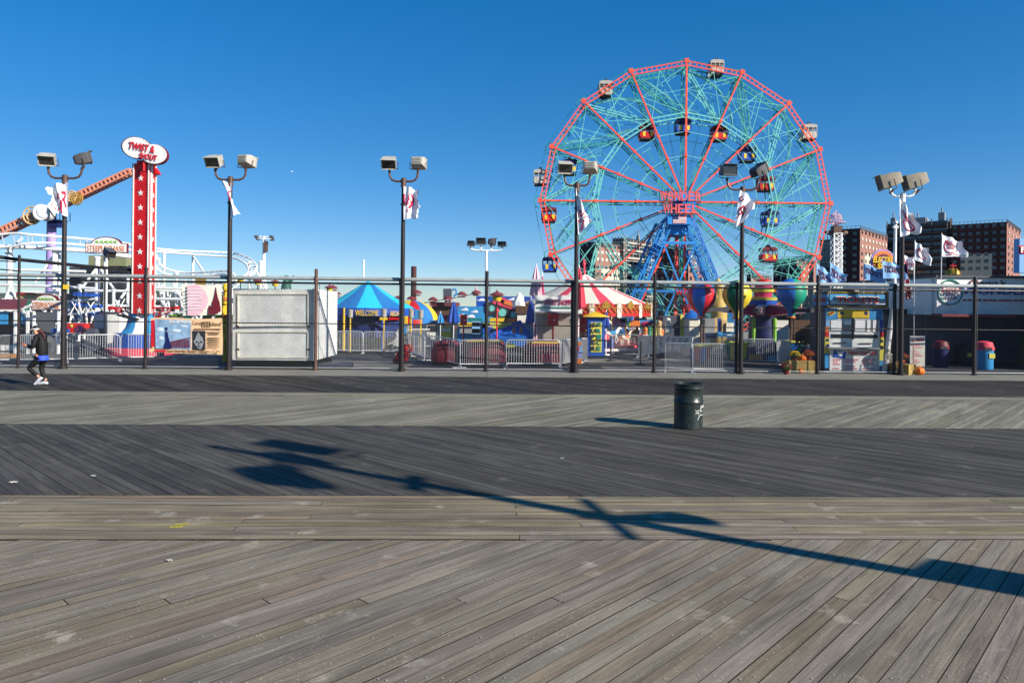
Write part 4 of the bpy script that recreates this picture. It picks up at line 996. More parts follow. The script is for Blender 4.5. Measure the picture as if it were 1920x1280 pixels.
for px, py, r, m in ((144, 373, .55, 'gold'), (134, 368, .5, 'tan'), (60, 404, .85, 'tan')):
    b = MB(); c_ = P(px, py, 69)
    for rr in (r, r*.6): b.tube([c_+Vector((rr*math.cos(a), 0, rr*math.sin(a))) for a in [i*PI/12 for i in range(24)]], .08, 6, closed=True)
    for i in range(6): b.bar(c_, c_+Vector((r*math.cos(i*PI/3), 0, r*math.sin(i*PI/3))), .08)
    b.build('ring', m, t)
b = MB()
for k in range(9): b.tube([P(88+k*1.5, 388+k*2.2, 68.6), P(93+k*1.3, 394+k*1.9, 68.2), P(97+k, 402+k, 68.6)], .05, 5)
b.build('hoses', 'black', t)
# star tower
Y = 32.5; ppm = F/Y; t = thing('drop_tower_ride', 'tall red square ride tower with white stars and blue skirt', 'ride', G(270, 668))
lx, cx, rx = P(248, 305, Y+.1), P(281, 305, Y), P(293, 305, Y+.85); zt = P(265, 306, Y).z; zb = P(265, 588, Y).z
p = [Vector((lx.x, Y+.1, 0)), Vector((cx.x, Y, 0)), Vector((rx.x, Y+.85, 0)), Vector((lx.x+rx.x-cx.x, Y+.95, 0))]
b = MB(); b.add([v+Vector((0, 0, z)) for z in (zb, zt) for v in p], [(0, 1, 5, 4), (1, 2, 6, 5), (2, 3, 7, 6), (3, 0, 4, 7), (4, 5, 6, 7), (3, 2, 1, 0)])
b.build('shaft', 'red', t)
d1, d2 = (p[1]-p[0]), (p[2]-p[1]); l1, l2 = d1.length, d2.length; d1.normalize(); d2.normalize(); n1 = Vector((d1.y, -d1.x, 0)); n2 = Vector((d2.y, -d2.x, 0))
def star(c_, r, rt, m='white'):
    b = MB(); b.prism([((r if i % 2 == 0 else r*.42)*math.sin(i*PI/5), (r if i % 2 == 0 else r*.42)*math.cos(i*PI/5)) for i in range(10)], c_, rt, t=.012); b.build('star', m, t)
for k in range(10):
    z = P(264, 334+k*27.6, Y).z; star(p[0]+d1*l1*.5+n1*.02+Vector((0, 0, z)), .15, d1)
    star(p[1]+d2*l2*.56+n2*.02+Vector((0, 0, z-.05)), .13, d2)
b = MB()
for q0, dd, n_ in ((p[0]+d1*.08, d1, n1), (p[1]-d1*.04, d1, n1), (p[1]+d2*.1, d2, n2), (p[1]+d2*(l2*.28), d2, n2), (p[2]-d2*.08, d2, n2)):
    b.bar(q0+n_*.015+Vector((0, 0, zb)), q0+n_*.015+Vector((0, 0, zt)), .045, .03)
    nb_ = int((zt-zb)/.115)
    for i in range(nb_): b.ball(q0+n_*.04+Vector((0, 0, zb+.06+i*.115)), .034, 6)
b.build('bulb_strip', 'white', t)
b = MB(); b.prism([(-.16, 0), (.18, .05), (-.02, .34)], p[2]+Vector((.08, -.3, zt-.42)), t=.3); b.box(p[1]+Vector((-.3, .3, zt+.05)), (.6, .6, .16)); b.tube([p[1]+Vector((-.42, .3, zt)), p[1]+Vector((-.42, .3, zt+.4))], .05, 8); b.build('cap', 'red', t)
b = MB(); c_ = P(268, 640, Y+.8); c_.z = 0
for i in range(8):
    for z in (0,): pass
b.lathe(c_, [(1.55, .02), (1.55, .32), (1.2, .36)], 24); b.build('plinth', 'pink_red', t)
b = MB(); b.lathe(c_, [(1.25, .32), (1.2, .95), (1.15, 1.0)], 24); b.build('lower_drum', 'blue', t)
b = MB(); b.lathe(c_, [(1.12, .95), (.9, 1.05), (.72, 1.3), (.62, 1.75), (.6, 1.95), (0, 1.97)], 24, mats=[0, 0, 0, 1, 1]); b.build('flared_skirt', ['sky_blue', 'white'], t)
for s, m in ((-1, 0), (1, 0)):
    b = MB(); q0, q1 = P(270+s*8, 590, Y+.6), P(270+s*62, 577, Y+.4); q2 = P(270+s*22, 597, Y+.6)
    b.bar(q0, q1, .05); b.bar(P(270+s*14, 577, Y+.5), q1, .07); b.bar(q2, q1, .05); b.bar(P(270+s*14, 577, Y+.5), q2, .04); b.bar(P(270+s*38, 577, Y+.45), q2, .04); b.box(q1, (.18, .2, .14))
    b.build('swing_arm', 'red', t)
b = MB()
for x, y in ((230, 592), (240, 595), (255, 597)): b.box(P(x, y, Y+.2), (.34, .4, .07), ry=.2)
b.build('seat', 'black', t)
# cloud shaped sign
b = MB(); sg = thing('park_sign', 'white double oval TWIST & SHOUT sign on top of the red tower', 'sign', Vector((p[1].x, Y, zt+.35)))
def oval(cx_, cy_, rx_, ry_, tilt, a0, a1, n=16): return [(cx_+rx_*math.cos(a)*math.cos(tilt)-ry_*math.sin(a)*math.sin(tilt), cy_+rx_*math.cos(a)*math.sin(tilt)+ry_*math.sin(a)*math.cos(tilt)) for a in [a0+(a1-a0)*i/n for i in range(n+1)]]
cc = P(270, 283, Y-.3); u = Y/F
ol = oval(-.34, .14, .66, .47, -.2, .62, 2*PI-1.05)+oval(.4, -.12, .62, .45, -.2, -2.0, 1.45)
b.prism([(x*1.05, y*1.05) for x, y in ol], cc+Vector((-.03, .04, 0)), t=.2); b.build('rim', 'maroon', sg)
b = MB(); b.prism(ol, cc, t=.03); b.build('board', 'white', sg)
b = MB(); tl = -.17; rt_ = Vector((math.cos(tl), 0, math.sin(tl))); up_ = Vector((-math.sin(tl), 0, math.cos(tl)))
text(b, 'TWIST &', cc+Vector((-.08, -.03, .15)), 1.2, .32, rt_, up_, bold=.012, ext=.03); text(b, 'SHOUT', cc+Vector((.22, -.03, -.27)), .8, .26, rt_, up_, bold=.012, ext=.03); b.build('lettering', 'red_sign', sg)
b = MB()
for i, (x, y) in enumerate(ol): b.ball(cc+Vector((x*.94, -.01, y*.94)), .012, 6)
b.build('bulbs', 'grey_dark', sg)
b = MB(); b.tube([cc+Vector((-.05, .1, -.5)), cc+Vector((-.05, .1, -.9))], .06, 8); b.build('post', 'red', sg)
# stall with the maroon roof
t = thing('food_stall', 'stall with maroon sloped roof and blue shutters at the left edge', 'stall', G(10, 668)); Y = 33
b = MB(); A = P(-90, 560, Y); B_ = P(57, 562, Y); b.add([P(-90, 560, Y+1.6), P(52, 561, Y+1.6), P(42, 580, Y), P(-90, 579, Y), P(-90, 563, Y+1.8), P(52, 564, Y+1.8), P(42, 583, Y+.1), P(-90, 582, Y+.1)], [(0, 3, 2, 1), (4, 5, 6, 7), (3, 7, 6, 2), (2, 6, 5, 1), (0, 1, 5, 4), (0, 4, 7, 3)]); b.build('roof', 'roof_maroon', t)
b = MB(); px_box(b, -90, 579, 42, 583, Y-.05, .1); b.bar(P(38, 582, Y), P(60, 571, Y), .1); b.build('gutter', 'white', t)
b = MB(); px_box(b, -90, 584, 48, 655, Y+.9, 2.2); b.build('wall', 'grey_dark', t)
for x0, x1 in ((-6, 14), (24, 34), (40, 51), (-50, -20)):
    b = MB(); px_box(b, x0, 585, x1, 608, Y+.12, .05); b.build('shutter', 'sky_blue', t)
b = MB(); px_box(b, -90, 608, 30, 642, Y+.82, .07); b.build('counter_glass', 'glass', t)
for i in range(7):
    for j in range(2):
        b = MB(); px_box(b, -8+i*9.5, 647+j*14, -1+i*9.5, 657+j*14, Y+.2, .06); b.build('lattice_panel', 'white', t)
b = MB()
for x in (29, 52): b.bar(P(x, 582, Y), P(x, 668, Y), .1)
b.bar(P(46, 585, Y), P(80, 630, Y+1), .14); b.build('post', 'white_steel', t)
b = MB(); px_box(b, -8, 664, 16, 675, 30.5, .5); px_box(b, 16.5, 666, 22, 675, 30.4, .3); b.build('crate', 'cardboard', None, label='low brown cardboard crate on the ground at the left edge', cat='crate')
# parade float like letters behind the stall
b = MB(); px_box(b, 30, 552, 75, 560, 38, .6); b.k = 1; px_box(b, 30, 548, 50, 552, 37.9, .7); px_box(b, 56, 550, 70, 552, 37.9, .7); b.build('fascia_board', ['tan', 'red'], None, label='tan fascia board with red edge above the maroon roof', cat='board')
t = thing('storage_shed', 'white shed with pitched top beside the red star tower', 'shed', G(205, 655)); Y = 35.5
b = MB(); a_ = P(178, 652, Y); pts = [(178, 655), (224, 655), (224, 587), (190, 586), (178, 592)]; o = P(200, 620, Y); b.prism([(P(x, y, Y).x-o.x, P(x, y, Y).z-o.z) for x, y in pts], o, t=2.0); b.build('wall', 'white', t)
b = MB(); b.bar(P(160, 594, Y-.05), P(190, 585, Y-.05), .06, .05); b.bar(P(190, 585, Y-.05), P(225, 586, Y-.05), .06, .05); b.build('roof_edge', 'grey_dark', t)
b = MB(); px_box(b, 161, 616, 178, 673, 33.6, .9); b.build('cabinet', 'shutter', None, label='dark blue grey cabinet left of the white shed', cat='cabinet')
t = thing('ticket_machine', 'red box with round dark emblem beside the left lamp pole', 'machine', G(143, 655)); Y = 34
b = MB(); px_box(b, 118, 606, 158, 624, Y, .8); b.build('box', 'red', t)
b = MB(); c_ = P(149, 618, Y-.03)
for r in (.2, .12, .05): b.tube([c_+Vector((r*math.cos(a), 0, r*math.sin(a))) for a in [i*PI/9 for i in range(18)]], .022, 5, closed=True)
b.build('emblem', 'navy', t); b = MB(); px_box(b, 132, 608, 136, 613, Y-.04, .03); b.build('label_plate', 'lemon', t)
b = MB(); px_box(b, 96, 616, 128, 623.5, Y-.1, .5); b.build('counter', 'blue', t)
b = MB()
for x in (100, 122, 154): b.bar(P(x, 622, Y+.3), G(x, 660)*0+Vector((P(x, 622, Y+.3).x, Y+.3, 0)), .08)
b.build('leg', 'grey_dark', t)
# side fence running away at the left
sf = thing('side_fence', 'dark pipe rail fence running back from the boardwalk at the left edge', 'fence', G(35, 688)); b = MB()
b.tube([P(-80, 475, 26), P(0, 482, 27), P(28, 486, 27.5), P(170, 500, 31), P(245, 506, 33)], .07, 8); b.tube([P(-80, 500, 26), P(0, 505, 27), P(35, 508, 27.3)], .03, 6); b.tube([P(-80, 484, 26.2), P(30, 491, 27.4)], .025, 6); b.build('rail', 'black', sf)
b = MB()
for x, y, Y in ((197, 503, 31.6), (245, 506, 33)): q = P(x, y, Y); b.tube([q, Vector((q.x, q.y, 0))], .04, 6)
b.build('post', 'black', sf)
# banners tied to the fence
def banner(name, label, pts, mat, off=.09):
    Yb = fence_pt((pts[0][0]+pts[1][0])/2).y-.12; q = [P(x, y, Yb) for x, y in pts]
    fn = lambda u, v: q[0].lerp(q[1], u).lerp(q[3].lerp(q[2], u), v)+Vector((0, .03*math.sin(5*u+3*v), .02*math.sin(7*u)*(1-v)))
    b = MB(); b.sheet(fn, 16, 8, .006); t = b.build(name, mat, None, label=label, cat='banner'); return t, fn, Yb
t, fn, Yb = banner('banner', 'pale pink and white banner with dark red spired tower on the fence', [(340, 534), (416, 533), (415, 590), (344, 592)], 'cream')
b = MB(); b.prism([(math.cos(a)*.66-.62, math.sin(a)*.6) for a in [-1.25+i*2.5/12 for i in range(13)]]+[(-.72, .53), (-.7, -.55)], P(388, 563, Yb-.05), t=.006); b.build('printed_panel', 'pink_pale', t)
b = MB()
for i in range(7): a_ = P(345+(i % 2)*3, 543+i*6.2, Yb-.065); c_ = P(381-(i % 3)*3, 543+i*6.2, Yb-.065); b.bar(a_, c_, .008, .02)
b.build('text_lines', 'white', t)
b = MB(); o = P(396, 560, Yb-.06); pt = [(392, 590), (392, 578), (395, 571), (397, 576), (399, 584), (399, 567), (402, 560), (404, 550), (406, 537), (408, 550), (410, 559), (413, 567), (415, 578), (415, 584), (406, 588), (400, 589)]
b.prism([(P(x, y, Yb).x-o.x, P(x, y, Yb).z-o.z) for x, y in pt], o, t=.006); b.build('printed_tower', 'maroon', t)
t, fn, Yb = banner('banner', 'orange bordered exhibition banner with blue scene on the fence', [(283, 596), (417, 597), (418, 665), (280, 660)], 'banner_tan')
q = lambda x, y, d=.05: P(x, y, Yb-d)
b = MB(); o = q(325, 627); b.prism([(q(x, y).x-o.x, q(x, y).z-o.z) for x, y in ((290, 598), (358, 600), (358, 655), (292, 653))], o, t=.004); b.build('picture', 'mural_blue', t)
b = MB()
for x, y, rx_, ry_ in ((300, 618, 7, 4), (330, 620, 9, 3), (345, 612, 8, 2), (302, 634, 5, 4)): b.ball(q(x, y, .055), (rx_/50, .012, ry_/50), 10)
b.build('clouds', 'pale_sky', t)
b = MB(); 
for x in range(322, 357, 3): b.bar(q(x, 640+(x-322)*-.12, .062), q(x, 652, .062), .02)
b.bar(q(320, 641, .062), q(357, 633, .062), .03); b.build('pavilion', 'maroon', t)
b = MB(); o = q(314, 640, .07); b.prism([(q(x, y).x-o.x, q(x, y).z-o.z) for x, y in ((307, 653), (311, 636), (310, 624), (312, 619), (315, 624), (317, 634), (323, 653))], o, t=.004); b.ball(q(312, 616, .07), (.05, .01, .06), 8); b.build('figure', 'navy', t)
b = MB(); text(b, 'FREE ADMISSION', q(338, 603, .06), 40/50.5, .09, ext=.006, bold=.02); b.build('lettering', 'white', t)
b = MB(); text(b, 'Coney', q(371, 606, .055), .43, .17, ext=.006, shear=.1); text(b, 'Island', q(404, 607, .055), .42, .14, ext=.006, shear=.1)
for i in range(4): b.bar(q(379, 603+i*3.3, .055), q(394, 603+i*3.3, .055), .012); b.bar(q(379+i*5, 603, .055), q(379+i*5, 613, .055), .012)
text(b, 'Open Saturday, Sunday, Holidays 1-7 pm', q(362, 658.5, .055), 97/50.5, .11, ext=.006, bold=.02); b.build('lettering', 'brown', t)
b = MB()
for i, w_ in enumerate((26, 20, 0, 22, 24, 21, 23, 20, 22)):
    if w_: b.bar(q(400-w_/2, 623+i*3.4, .055), q(400+w_/2, 623+i*3.4, .055), .006, .024)
b.bar(q(363, 617, .055), q(414, 617, .055), .006, .03); b.build('text_lines', 'brown', t)
b = MB(); o = q(372, 638); b.prism([(q(x, y).x-o.x, q(x, y).z-o.z) for x, y in ((361, 620), (385, 620), (385, 656), (361, 655))], o, t=.004); b.build('portrait_ground', 'charcoal', t)
b = MB(); o = q(373, 640, .058); b.prism([(q(x, y).x-o.x, q(x, y).z-o.z) for x, y in ((363, 640), (366, 636), (368, 630), (372, 622), (376, 629), (380, 633), (382, 641), (380, 649), (376, 655), (371, 652), (366, 645))], o, t=.004); b.build('portrait_head', 'grey', t); b = MB(); b.ball(q(369, 641, .065), (.05, .008, .03), 8); b.ball(q(377, 641, .065), (.05, .008, .03), 8); b.ball(q(373, 649, .065), (.07, .008, .02), 8); b.bar(q(373, 642, .066), q(373, 646, .066), .02); b.build('portrait_features', 'charcoal', t)
b = MB(); o = q(320, 658, .055); px_box(b, 290, 655.5, 311, 659.5, Yb-.06, .006); px_box(b, 283.5, 600, 289, 650, Yb-.06, .006); b.build('red_tab', 'red_sign', t)
# white trailer
t = thing('food_trailer', 'closed white trailer with dark gap under it, close behind the fence', 'trailer', G(515, 688)); Y = 26.22
b = MB(); px_box(b, 437, 541, 589, 676, Y, 3.4); b.build('body', 'white', t)
for y0, y1 in ((551, 612), (622, 670)):
    b = MB()
    for (xa, ya, xb, yb) in ((446, y0, 578, y0), (446, y1, 578, y1), (446, y0, 446, y1), (578, y0, 578, y1)): b.bar(P(xa, ya, Y-.02), P(xb, yb, Y-.02), .05, .05)
    b.build('hatch_frame', 'cream', t)
for x in (446, 578):
    for y in (655, 612): b = MB(); b.box(P(x, y, Y-.03), (.1, .03, .07)); b.build('latch', 'pole_brown', t)
b = MB(); a_ = P(589, 541, Y); c_ = P(615, 556, Y+2.6); pts = [P(590, 541, Y+.1), P(614, 545, Y+3.4), P(614, 668, Y+3.4), P(590, 677, Y+.1)]; pts2 = [v+Vector((-.1, .02, 0)) for v in pts]
b.add(pts+pts2, [(0, 1, 2, 3), (7, 6, 5, 4), (0, 4, 5, 1), (1, 5, 6, 2), (2, 6, 7, 3), (3, 7, 4, 0)]); b.build('side_panel', 'white', t)
b = MB()
for i in range(3): px_box(b, 592+i*4, 546, 594.5+i*4, 549, Y+.3+i*.5, .02)
b.build('side_vent', 'charcoal', t)
b = MB(); px_box(b, 440, 677, 590, 690, Y+.3, 2.5); b.build('undercarriage', 'black', t)
b = MB(); q0 = P(592, 682, 27); b.box(Vector((q0.x+.6, 27.3, .1)), (1.4, 1.1, .16), rz=.1); b.build('ramp', 'shutter', t)
b = MB(); b.bar(P(597, 555, 26.8), P(613, 625, 28.2), .04); b.build('prop_bar', 'grey_dark', t)

# workshops behind the coaster, extra steelwork
t = thing('workshop_building', 'long low grey green workshop behind the white coaster supports', 'building', Vector((P(200, 600, 62).x, 62, -1)))
b = MB(); px_box(b, -120, 548, 160, 640, 60, 3); px_box(b, 255, 545, 432, 640, 60, 3); b.build('wall', 'workshop', t)
for i, x in enumerate(range(-60, 430, 34)):
    if 150 < x < 255: continue
    b = MB(); px_box(b, x, 560+(i*7) % 16, x+20, 600, 59.9, .12); b.build('opening', 'charcoal' if i % 3 else 'teal', t)
for i in range(16):
    x = 270+i*11; b = MB(); b.tube(ptsY([(x, 525+(i*13) % 30, 46), (x+RN.uniform(-14, 14), 590, 44.5)]), .06, 6); b.build('diagonal_strut', 'white_steel', cs_)
for i in range(14):
    x = 5+i*13; b = MB(); b.tube(ptsY([(x, 560+(i*13) % 34, 43), (x+RN.uniform(-16, 16), 636, 42)]), .055, 6); b.build('diagonal_strut', 'white_steel', cs_)
for l in ([(120, 565, 43.6), (182, 560, 43.6)], [(125, 590, 43), (180, 583, 43)], [(30, 575, 43), (100, 576, 43)], [(270, 585, 44), (345, 586, 44)], [(300, 545, 45), (345, 548, 45)], [(75, 622, 42), (170, 624, 42)], [(330, 600, 44), (430, 600, 44)]):
    b = MB(); b.tube(ptsY(l), .06, 6); b.build('cross_pipe', 'white_steel', cs_)
# yellow and blue giraffe like entrance column and bushes right of the banners
t = thing('entrance_column', 'tall yellow carved column beside the lamp pole right of the banners', 'column', Vector((P(424, 640, 30).x, 30, 0))); b = MB(); b.tube([Vector((P(424, 640, 30).x, 30, 0)), P(424, 610, 30), P(421, 580, 30), P(425, 550, 30), P(423, 532, 30)], [.16, .13, .16, .12, .1], 8)
for y in (540, 566, 592, 615, 640): b.ball(P(423, y, 29.9), .15, 8)
b.build('column', 'yellow', t); b = MB(); b.lathe(P(424, 592, 29.9), [(.2, -.06), (.2, .06)], 10); b.lathe(P(424, 560, 29.9), [(.18, -.06), (.18, .06)], 10); b.build('band', 'orange', t)
for i, (x, l) in enumerate(((330, 'left most clump of bright green leaves on top of the lower banner'), (357, 'second clump of bright green leaves over the lower banner'), (390, 'third clump of bright green leaves over the lower banner'), (408, 'right most clump of bright green leaves over the lower banner'))):
    b = MB(); c_ = P(x, 594, 26.12)
    for k in range(60): d = Vector((RN.uniform(-1, 1), RN.uniform(-1, 1), RN.uniform(-.3, .8))); q = c_+Vector((d.x*.16, d.y*.1, d.z*.08)); e = Vector((RN.uniform(-.04, .04), 0, .03)); b.add([q, q+e+Vector((.03, 0, 0)), q+e*2, q+e-Vector((.03, 0, 0))], [(0, 1, 2, 3)])
    b.tube([c_, c_-Vector((0, 0, .12))], .02, 5); b.build('plant', 'lime', None, label=l, cat='plant', group='leaf clumps over the banner')
t = thing('yellow_sunburst', 'yellow sun disc sign above the pink banner', 'sign', Vector((P(376, 640, 40).x, 40, 0))); b = MB(); c_ = P(376, 527, 40); b.tube([c_, c_+Vector((0, .1, 0))], .3, 16); b.build('disc', 'gold', t); b = MB(); b.tube([c_+Vector((0, .1, 0)), Vector((c_.x, 40.1, 0))], .05, 6); b.build('pole', 'white_steel', t)
# ------------------------------------------------------------------ middle of the park
def lantern(x, y, Y, s=.3, label='small lantern lamp with maroon cap and yellow glass', n='lamp_post', z0=0.0):
    p = P(x, y, Y); t = thing(n, label, 'lamp', Vector((p.x, p.y, z0)))
    b = MB(); b.lathe(p, [(s*.6, -s*.7), (s*.75, -s*.2), (s*.8, .2*s), (s*.3, .3*s)], 10); b.build('lamp_body', 'yellow', t)
    b = MB(); b.lathe(p, [(s*1.25, .15*s), (s*.9, .5*s), (s*.2, .75*s), (s*.15, 1.0*s), (0, 1.05*s)], 14); b.build('cap', 'roof_maroon', t)
    b = MB(); b.tube([p-Vector((0, 0, s*.6)), Vector((p.x, p.y, z0))], s*.12, 6); b.build('pole', 'pole_black', t)
    return t
for x, y, l in ((451, 525, 'left most of the row of maroon capped lanterns above the white trailer'), (483, 528, 'second maroon capped lantern above the white trailer'), (516, 531, 'maroon capped lantern left of the green statue'), (618, 541, 'maroon capped lantern beside the blue tent')):
    lantern(x, y, 44, .26, l)
t = thing('statue', 'small dark green robed statue with raised arm above the trailer', 'statue', Vector((P(537, 600, 50).x, 50, 0))); b = MB(); p0, p1 = P(537, 516, 50), P(537, 600, 50)
b.tube([Vector((p0.x, 50, 0)), p0-Vector((0, 0, 1.2)), p0-Vector((0, 0, .5)), p0-Vector((0, 0, .25)), p0-Vector((0, 0, .02))], [.5, .42, .3, .12, .14], 10); b.tube([p0+Vector((.2, 0, -.4)), p0+Vector((.42, 0, -.35)), p0+Vector((.5, 0, .0))], [.1, .08, .05], 6); b.build('figure', 'statue_green', t)
t = thing('camera_mast', 'white mast with twin arm bracket right of the coaster curve', 'mast', Vector((P(495, 600, 52).x, 52, 0))); b = MB(); p = P(495, 443, 52); b.tube([Vector((p.x, 52, 0)), p], [.14, .11], 8); b.bar(P(480, 443, 52), P(510, 444, 52), .06); b.bar(P(483, 447, 51.6), P(509, 448, 51.6), .05); b.build('mast', 'white_steel', t)
for x, y in ((481, 444), (509, 444), (510, 449), (484, 448)):
    b = MB(); b.box(P(x, y, 51.8), (.22, .4, .16)); b.build('camera', 'grey_dark', t)
b = MB(); px_box(b, 495.5, 452, 499, 472, 51.7, .4); b.build('panel', 'pole_brown', t)
# welcome tent
YT = 40; cT = P(690, 577, YT); zE = P(690, 577, YT).z; zA = P(682, 527, YT).z; R_ = 2.62
t = thing('pavilion_tent', 'blue and cyan striped pyramid tent with WELCOME ABOARD valance', 'tent', Vector((cT.x, YT, 0)))
b = MB(); n = 8
prof = [(R_, zE), (R_*.66, zE+(zA-zE)*.31), (R_*.33, zE+(zA-zE)*.645), (.06, zA), (0, zA+.02)]
N_ = 36
b.lathe((cT.x, YT, 0), [(R_, zE), (R_*.5, zE+(zA-zE)*.47), (.05, zA), (0, zA+.01)], N_, mfn=lambda i, k: (k//3) % 2, a0=PI/8+.1); b.build('canopy', ['cyan', 'tent_blue'], t)
b = MB(); z2 = P(690, 591, YT).z; b.lathe((cT.x, YT, 0), [(R_+.01, z2), (R_+.01, zE), (R_-.05, zE), (R_-.05, z2), (R_+.01, z2)], N_, a0=PI/8+.1); b.build('valance', 'blue', t)
Yv = YT-R_-.05
b = MB(); text(b, 'WELCOME', P(688, 586.5, Yv), 44*Yv/F, 11*Yv/F, bold=.012, ext=.03); text(b, 'ABOARD', P(744, 587.5, Yv+.6), 28*Yv/F, 10*Yv/F, rt=(.86, .5, 0), bold=.0, ext=.03); b.build('lettering', 'yellow', t)
for i in range(8):
    a = PI/8+.1+i*PI/4; b = MB(); q = Vector((cT.x+R_*math.cos(a), YT+R_*math.sin(a), 0)); b.tube([q, q+Vector((0, 0, zE))], .06, 8); b.build('pole', 'yellow' if i % 2 else 'blue', t)
b = MB(); b.lathe((cT.x, YT, 0), [(R_*.8, .7), (R_*.8, zE-.2)], 8, a0=PI/8); b.build('interior_wall', 'blue_dark', t)
for i, (x0, x1, m) in enumerate(((625, 648, 'blue'), (712, 726, 'yellow'), (729, 750, 'red'), (655, 680, 'navy'))):
    b = MB(); px_box(b, x0, 595, x1, 600, Yv+.3, .1); b.build('name_board', m, t)
b = MB(); b.tube([Vector((P(682, 526, YT).x, YT, zA)), P(682, 490, YT)], .05, 8); b.ball(P(682, 489, YT), .07, 8); b.build('finial_pole', 'white_steel', t)
for x, y, l in ((657, 588, 'grey drum lantern on yellow post at the left of the welcome tent'), (720, 587, 'grey drum lantern on yellow post under the tent text'), (771, 588, 'grey drum lantern left of the striped dome'), (789, 589, 'grey drum lantern on yellow post before the striped dome')):
    Y = 36.5; p = P(x, y, Y); q = thing('drum_lantern', l, 'lamp', Vector((p.x, Y, 0)), 'drum lanterns on yellow posts'); b = MB(); b.lathe(p, [(.07, -.22), (.12, -.2), (.14, .16), (.15, .2), (.1, .22)], 12); b.build('lamp_body', 'lamp_grey', q); b = MB(); b.tube([p-Vector((0, 0, .2)), Vector((p.x, Y, 0))], .035, 6); b.build('post', 'yellow', q)
# chimney
t = thing('chimney', 'tall rusty brick red chimney behind the striped dome', 'chimney', Vector((P(776, 590, 75).x, 75, -3))); b = MB(); p = P(776, 501, 75); b.tube([Vector((p.x, 75, -3)), p, p+Vector((0, 0, .1))], [.32, .29, .25], 12); b.build('stack', 'brick_red_and_shade', t)
# striped dome
t = thing('striped_dome', 'yellow, red and blue striped umbrella shaped dome', 'canopy', Vector((P(778, 600, 45).x, 45, 0))); c_ = P(772, 606, 45); b = MB()
b.lathe(Vector((c_.x, 45, c_.z)), [(1.72*math.cos(a), 1.45*math.sin(a)) for a in [i*PI/2/9 for i in range(10)]], 36, mfn=lambda i, k: (k//3) % 4); b.build('canopy', ['yellow', 'red', 'tent_blue', 'yellow'], t)
b = MB(); b.tube([Vector((c_.x, 45, 0)), Vector((c_.x, 45, c_.z+1.4))], .08, 8); b.build('pole', 'orange', t)
b = MB(); px_box(b, 770, 580, 790, 594, 42.5, .1); px_box(b, 768, 594, 796, 599, 42.4, .1); b.build('notice_panel', ['sky_blue'], t)
# gondola wire with little roofed cars
lr = thing('cable_ride', 'thin overhead cable hung with small maroon roofed chairs', 'ride', Vector((P(840, 600, 55).x, 55, 0))); b = MB(); b.tube([P(760, 575, 55), P(800, 567, 55), P(860, 557, 55), P(900, 548, 55)], .03, 4); b.build('cable', 'grey_dark', lr)
for x, y in ((746, 560), (782, 549), (812, 562), (840, 560), (866, 552), (893, 549), (772, 560), (624, 540), (630, 551)):
    b = MB(); p = P(x, y, 55); b.lathe(p, [(.42, -.06), (.3, .1), (.08, .22), (0, .24)], 10); b.box(p+Vector((0, 0, -.18)), (.5, .4, .1)); b.build('chair_roof', 'roof_maroon', lr)
b = MB(); p = P(893, 537, 55); b.tube([P(893, 552, 55), p], [.16, .05], 8); b.build('spire', 'pink_pale', lr)
# low far roofs
t = thing('low_building', 'low brown building with grey billboard on its roof', 'building', Vector((P(835, 600, 60).x, 60, -1))); b = MB(); px_box(b, 810, 572, 850, 622, 60, 5); b.build('wall', 'brown', t); b = MB(); px_box(b, 806, 566, 852, 574, 59.6, 6); b.build('roof', 'roof_maroon', t)
b = MB(); px_box(b, 831, 541, 846, 558, 59, .6); b.build('billboard', 'shutter', t); b = MB(); b.bar(P(836, 558, 59.2), P(836, 572, 59.2), .12); b.bar(P(843, 558, 59.2), P(843, 572, 59.2), .12); b.build('billboard_leg', 'grey_dark', t)
b = MB(); b.tube(smooth([P(847, 545, 58), P(853, 542, 58), P(856, 550, 58), P(850, 556, 58)]), .08, 6); b.build('curl_emblem', 'sky_blue', None, label='light blue curl emblem beside the grey billboard', cat='sign')
# sky mural building
t = thing('mural_building', 'low building painted with blue sky, clouds and a monster truck', 'building', Vector((P(930, 600, 39).x, 39, 0))); Y = 39
b = MB(); px_box(b, 858, 574, 1004, 640, Y, 4); b.build('wall', 'sky_blue', t); b = MB(); px_box(b, 893, 555, 1004, 576, Y+.3, 3); b.build('raised_wall', 'blue', t)
b = MB()
for x, y, w_ in ((871, 581, 8), (890, 585, 7), (882, 594, 10), (902, 563, 8), (916, 568, 6), (866, 592, 6), (960, 562, 8), (985, 570, 6)): b.ball(P(x, y, Y-.02 if y > 575 else Y+.28), (w_/34, .02, .05), 8); b.ball(P(x+2, y-1.5, Y-.02 if y > 575 else Y+.28), (w_/60, .02, .07), 8)
b.build('painted_cloud', 'cloth_white', t)
for x, y, r in ((942, 586, .52), (922, 578, .4), (962, 590, .42)):
    b = MB(); c_ = P(x, y, Y-.04)
    for k, (rr, m) in enumerate(((r, 1), (r*.62, 0), (r*.4, 2))): b.k = m; b.tube([c_+Vector((0, -.01*k, 0)), c_+Vector((0, .02-.01*k, 0))], rr, 20)
    b.k = 0
    for i in range(16): a = i*PI/8; b.bar(c_+Vector((r*.7*math.cos(a), -.02, r*.7*math.sin(a))), c_+Vector((r*.98*math.cos(a+.25), -.02, r*.98*math.sin(a+.25))), .03)
    b.build('painted_tyre', ['grey_dark', 'charcoal', 'mint'], t)
b = MB(); b.bar(P(925, 563, Y-.06), P(965, 575, Y-.06), .05, .34); b.bar(P(940, 562, Y-.06), P(958, 570, Y-.06), .05, .3); b.build('painted_truck_body', 'pink_red', t)
b = MB(); b.bar(P(945, 566, Y-.1), P(966, 573, Y-.1), .05, .2); b.build('painted_flame', 'orange', t)
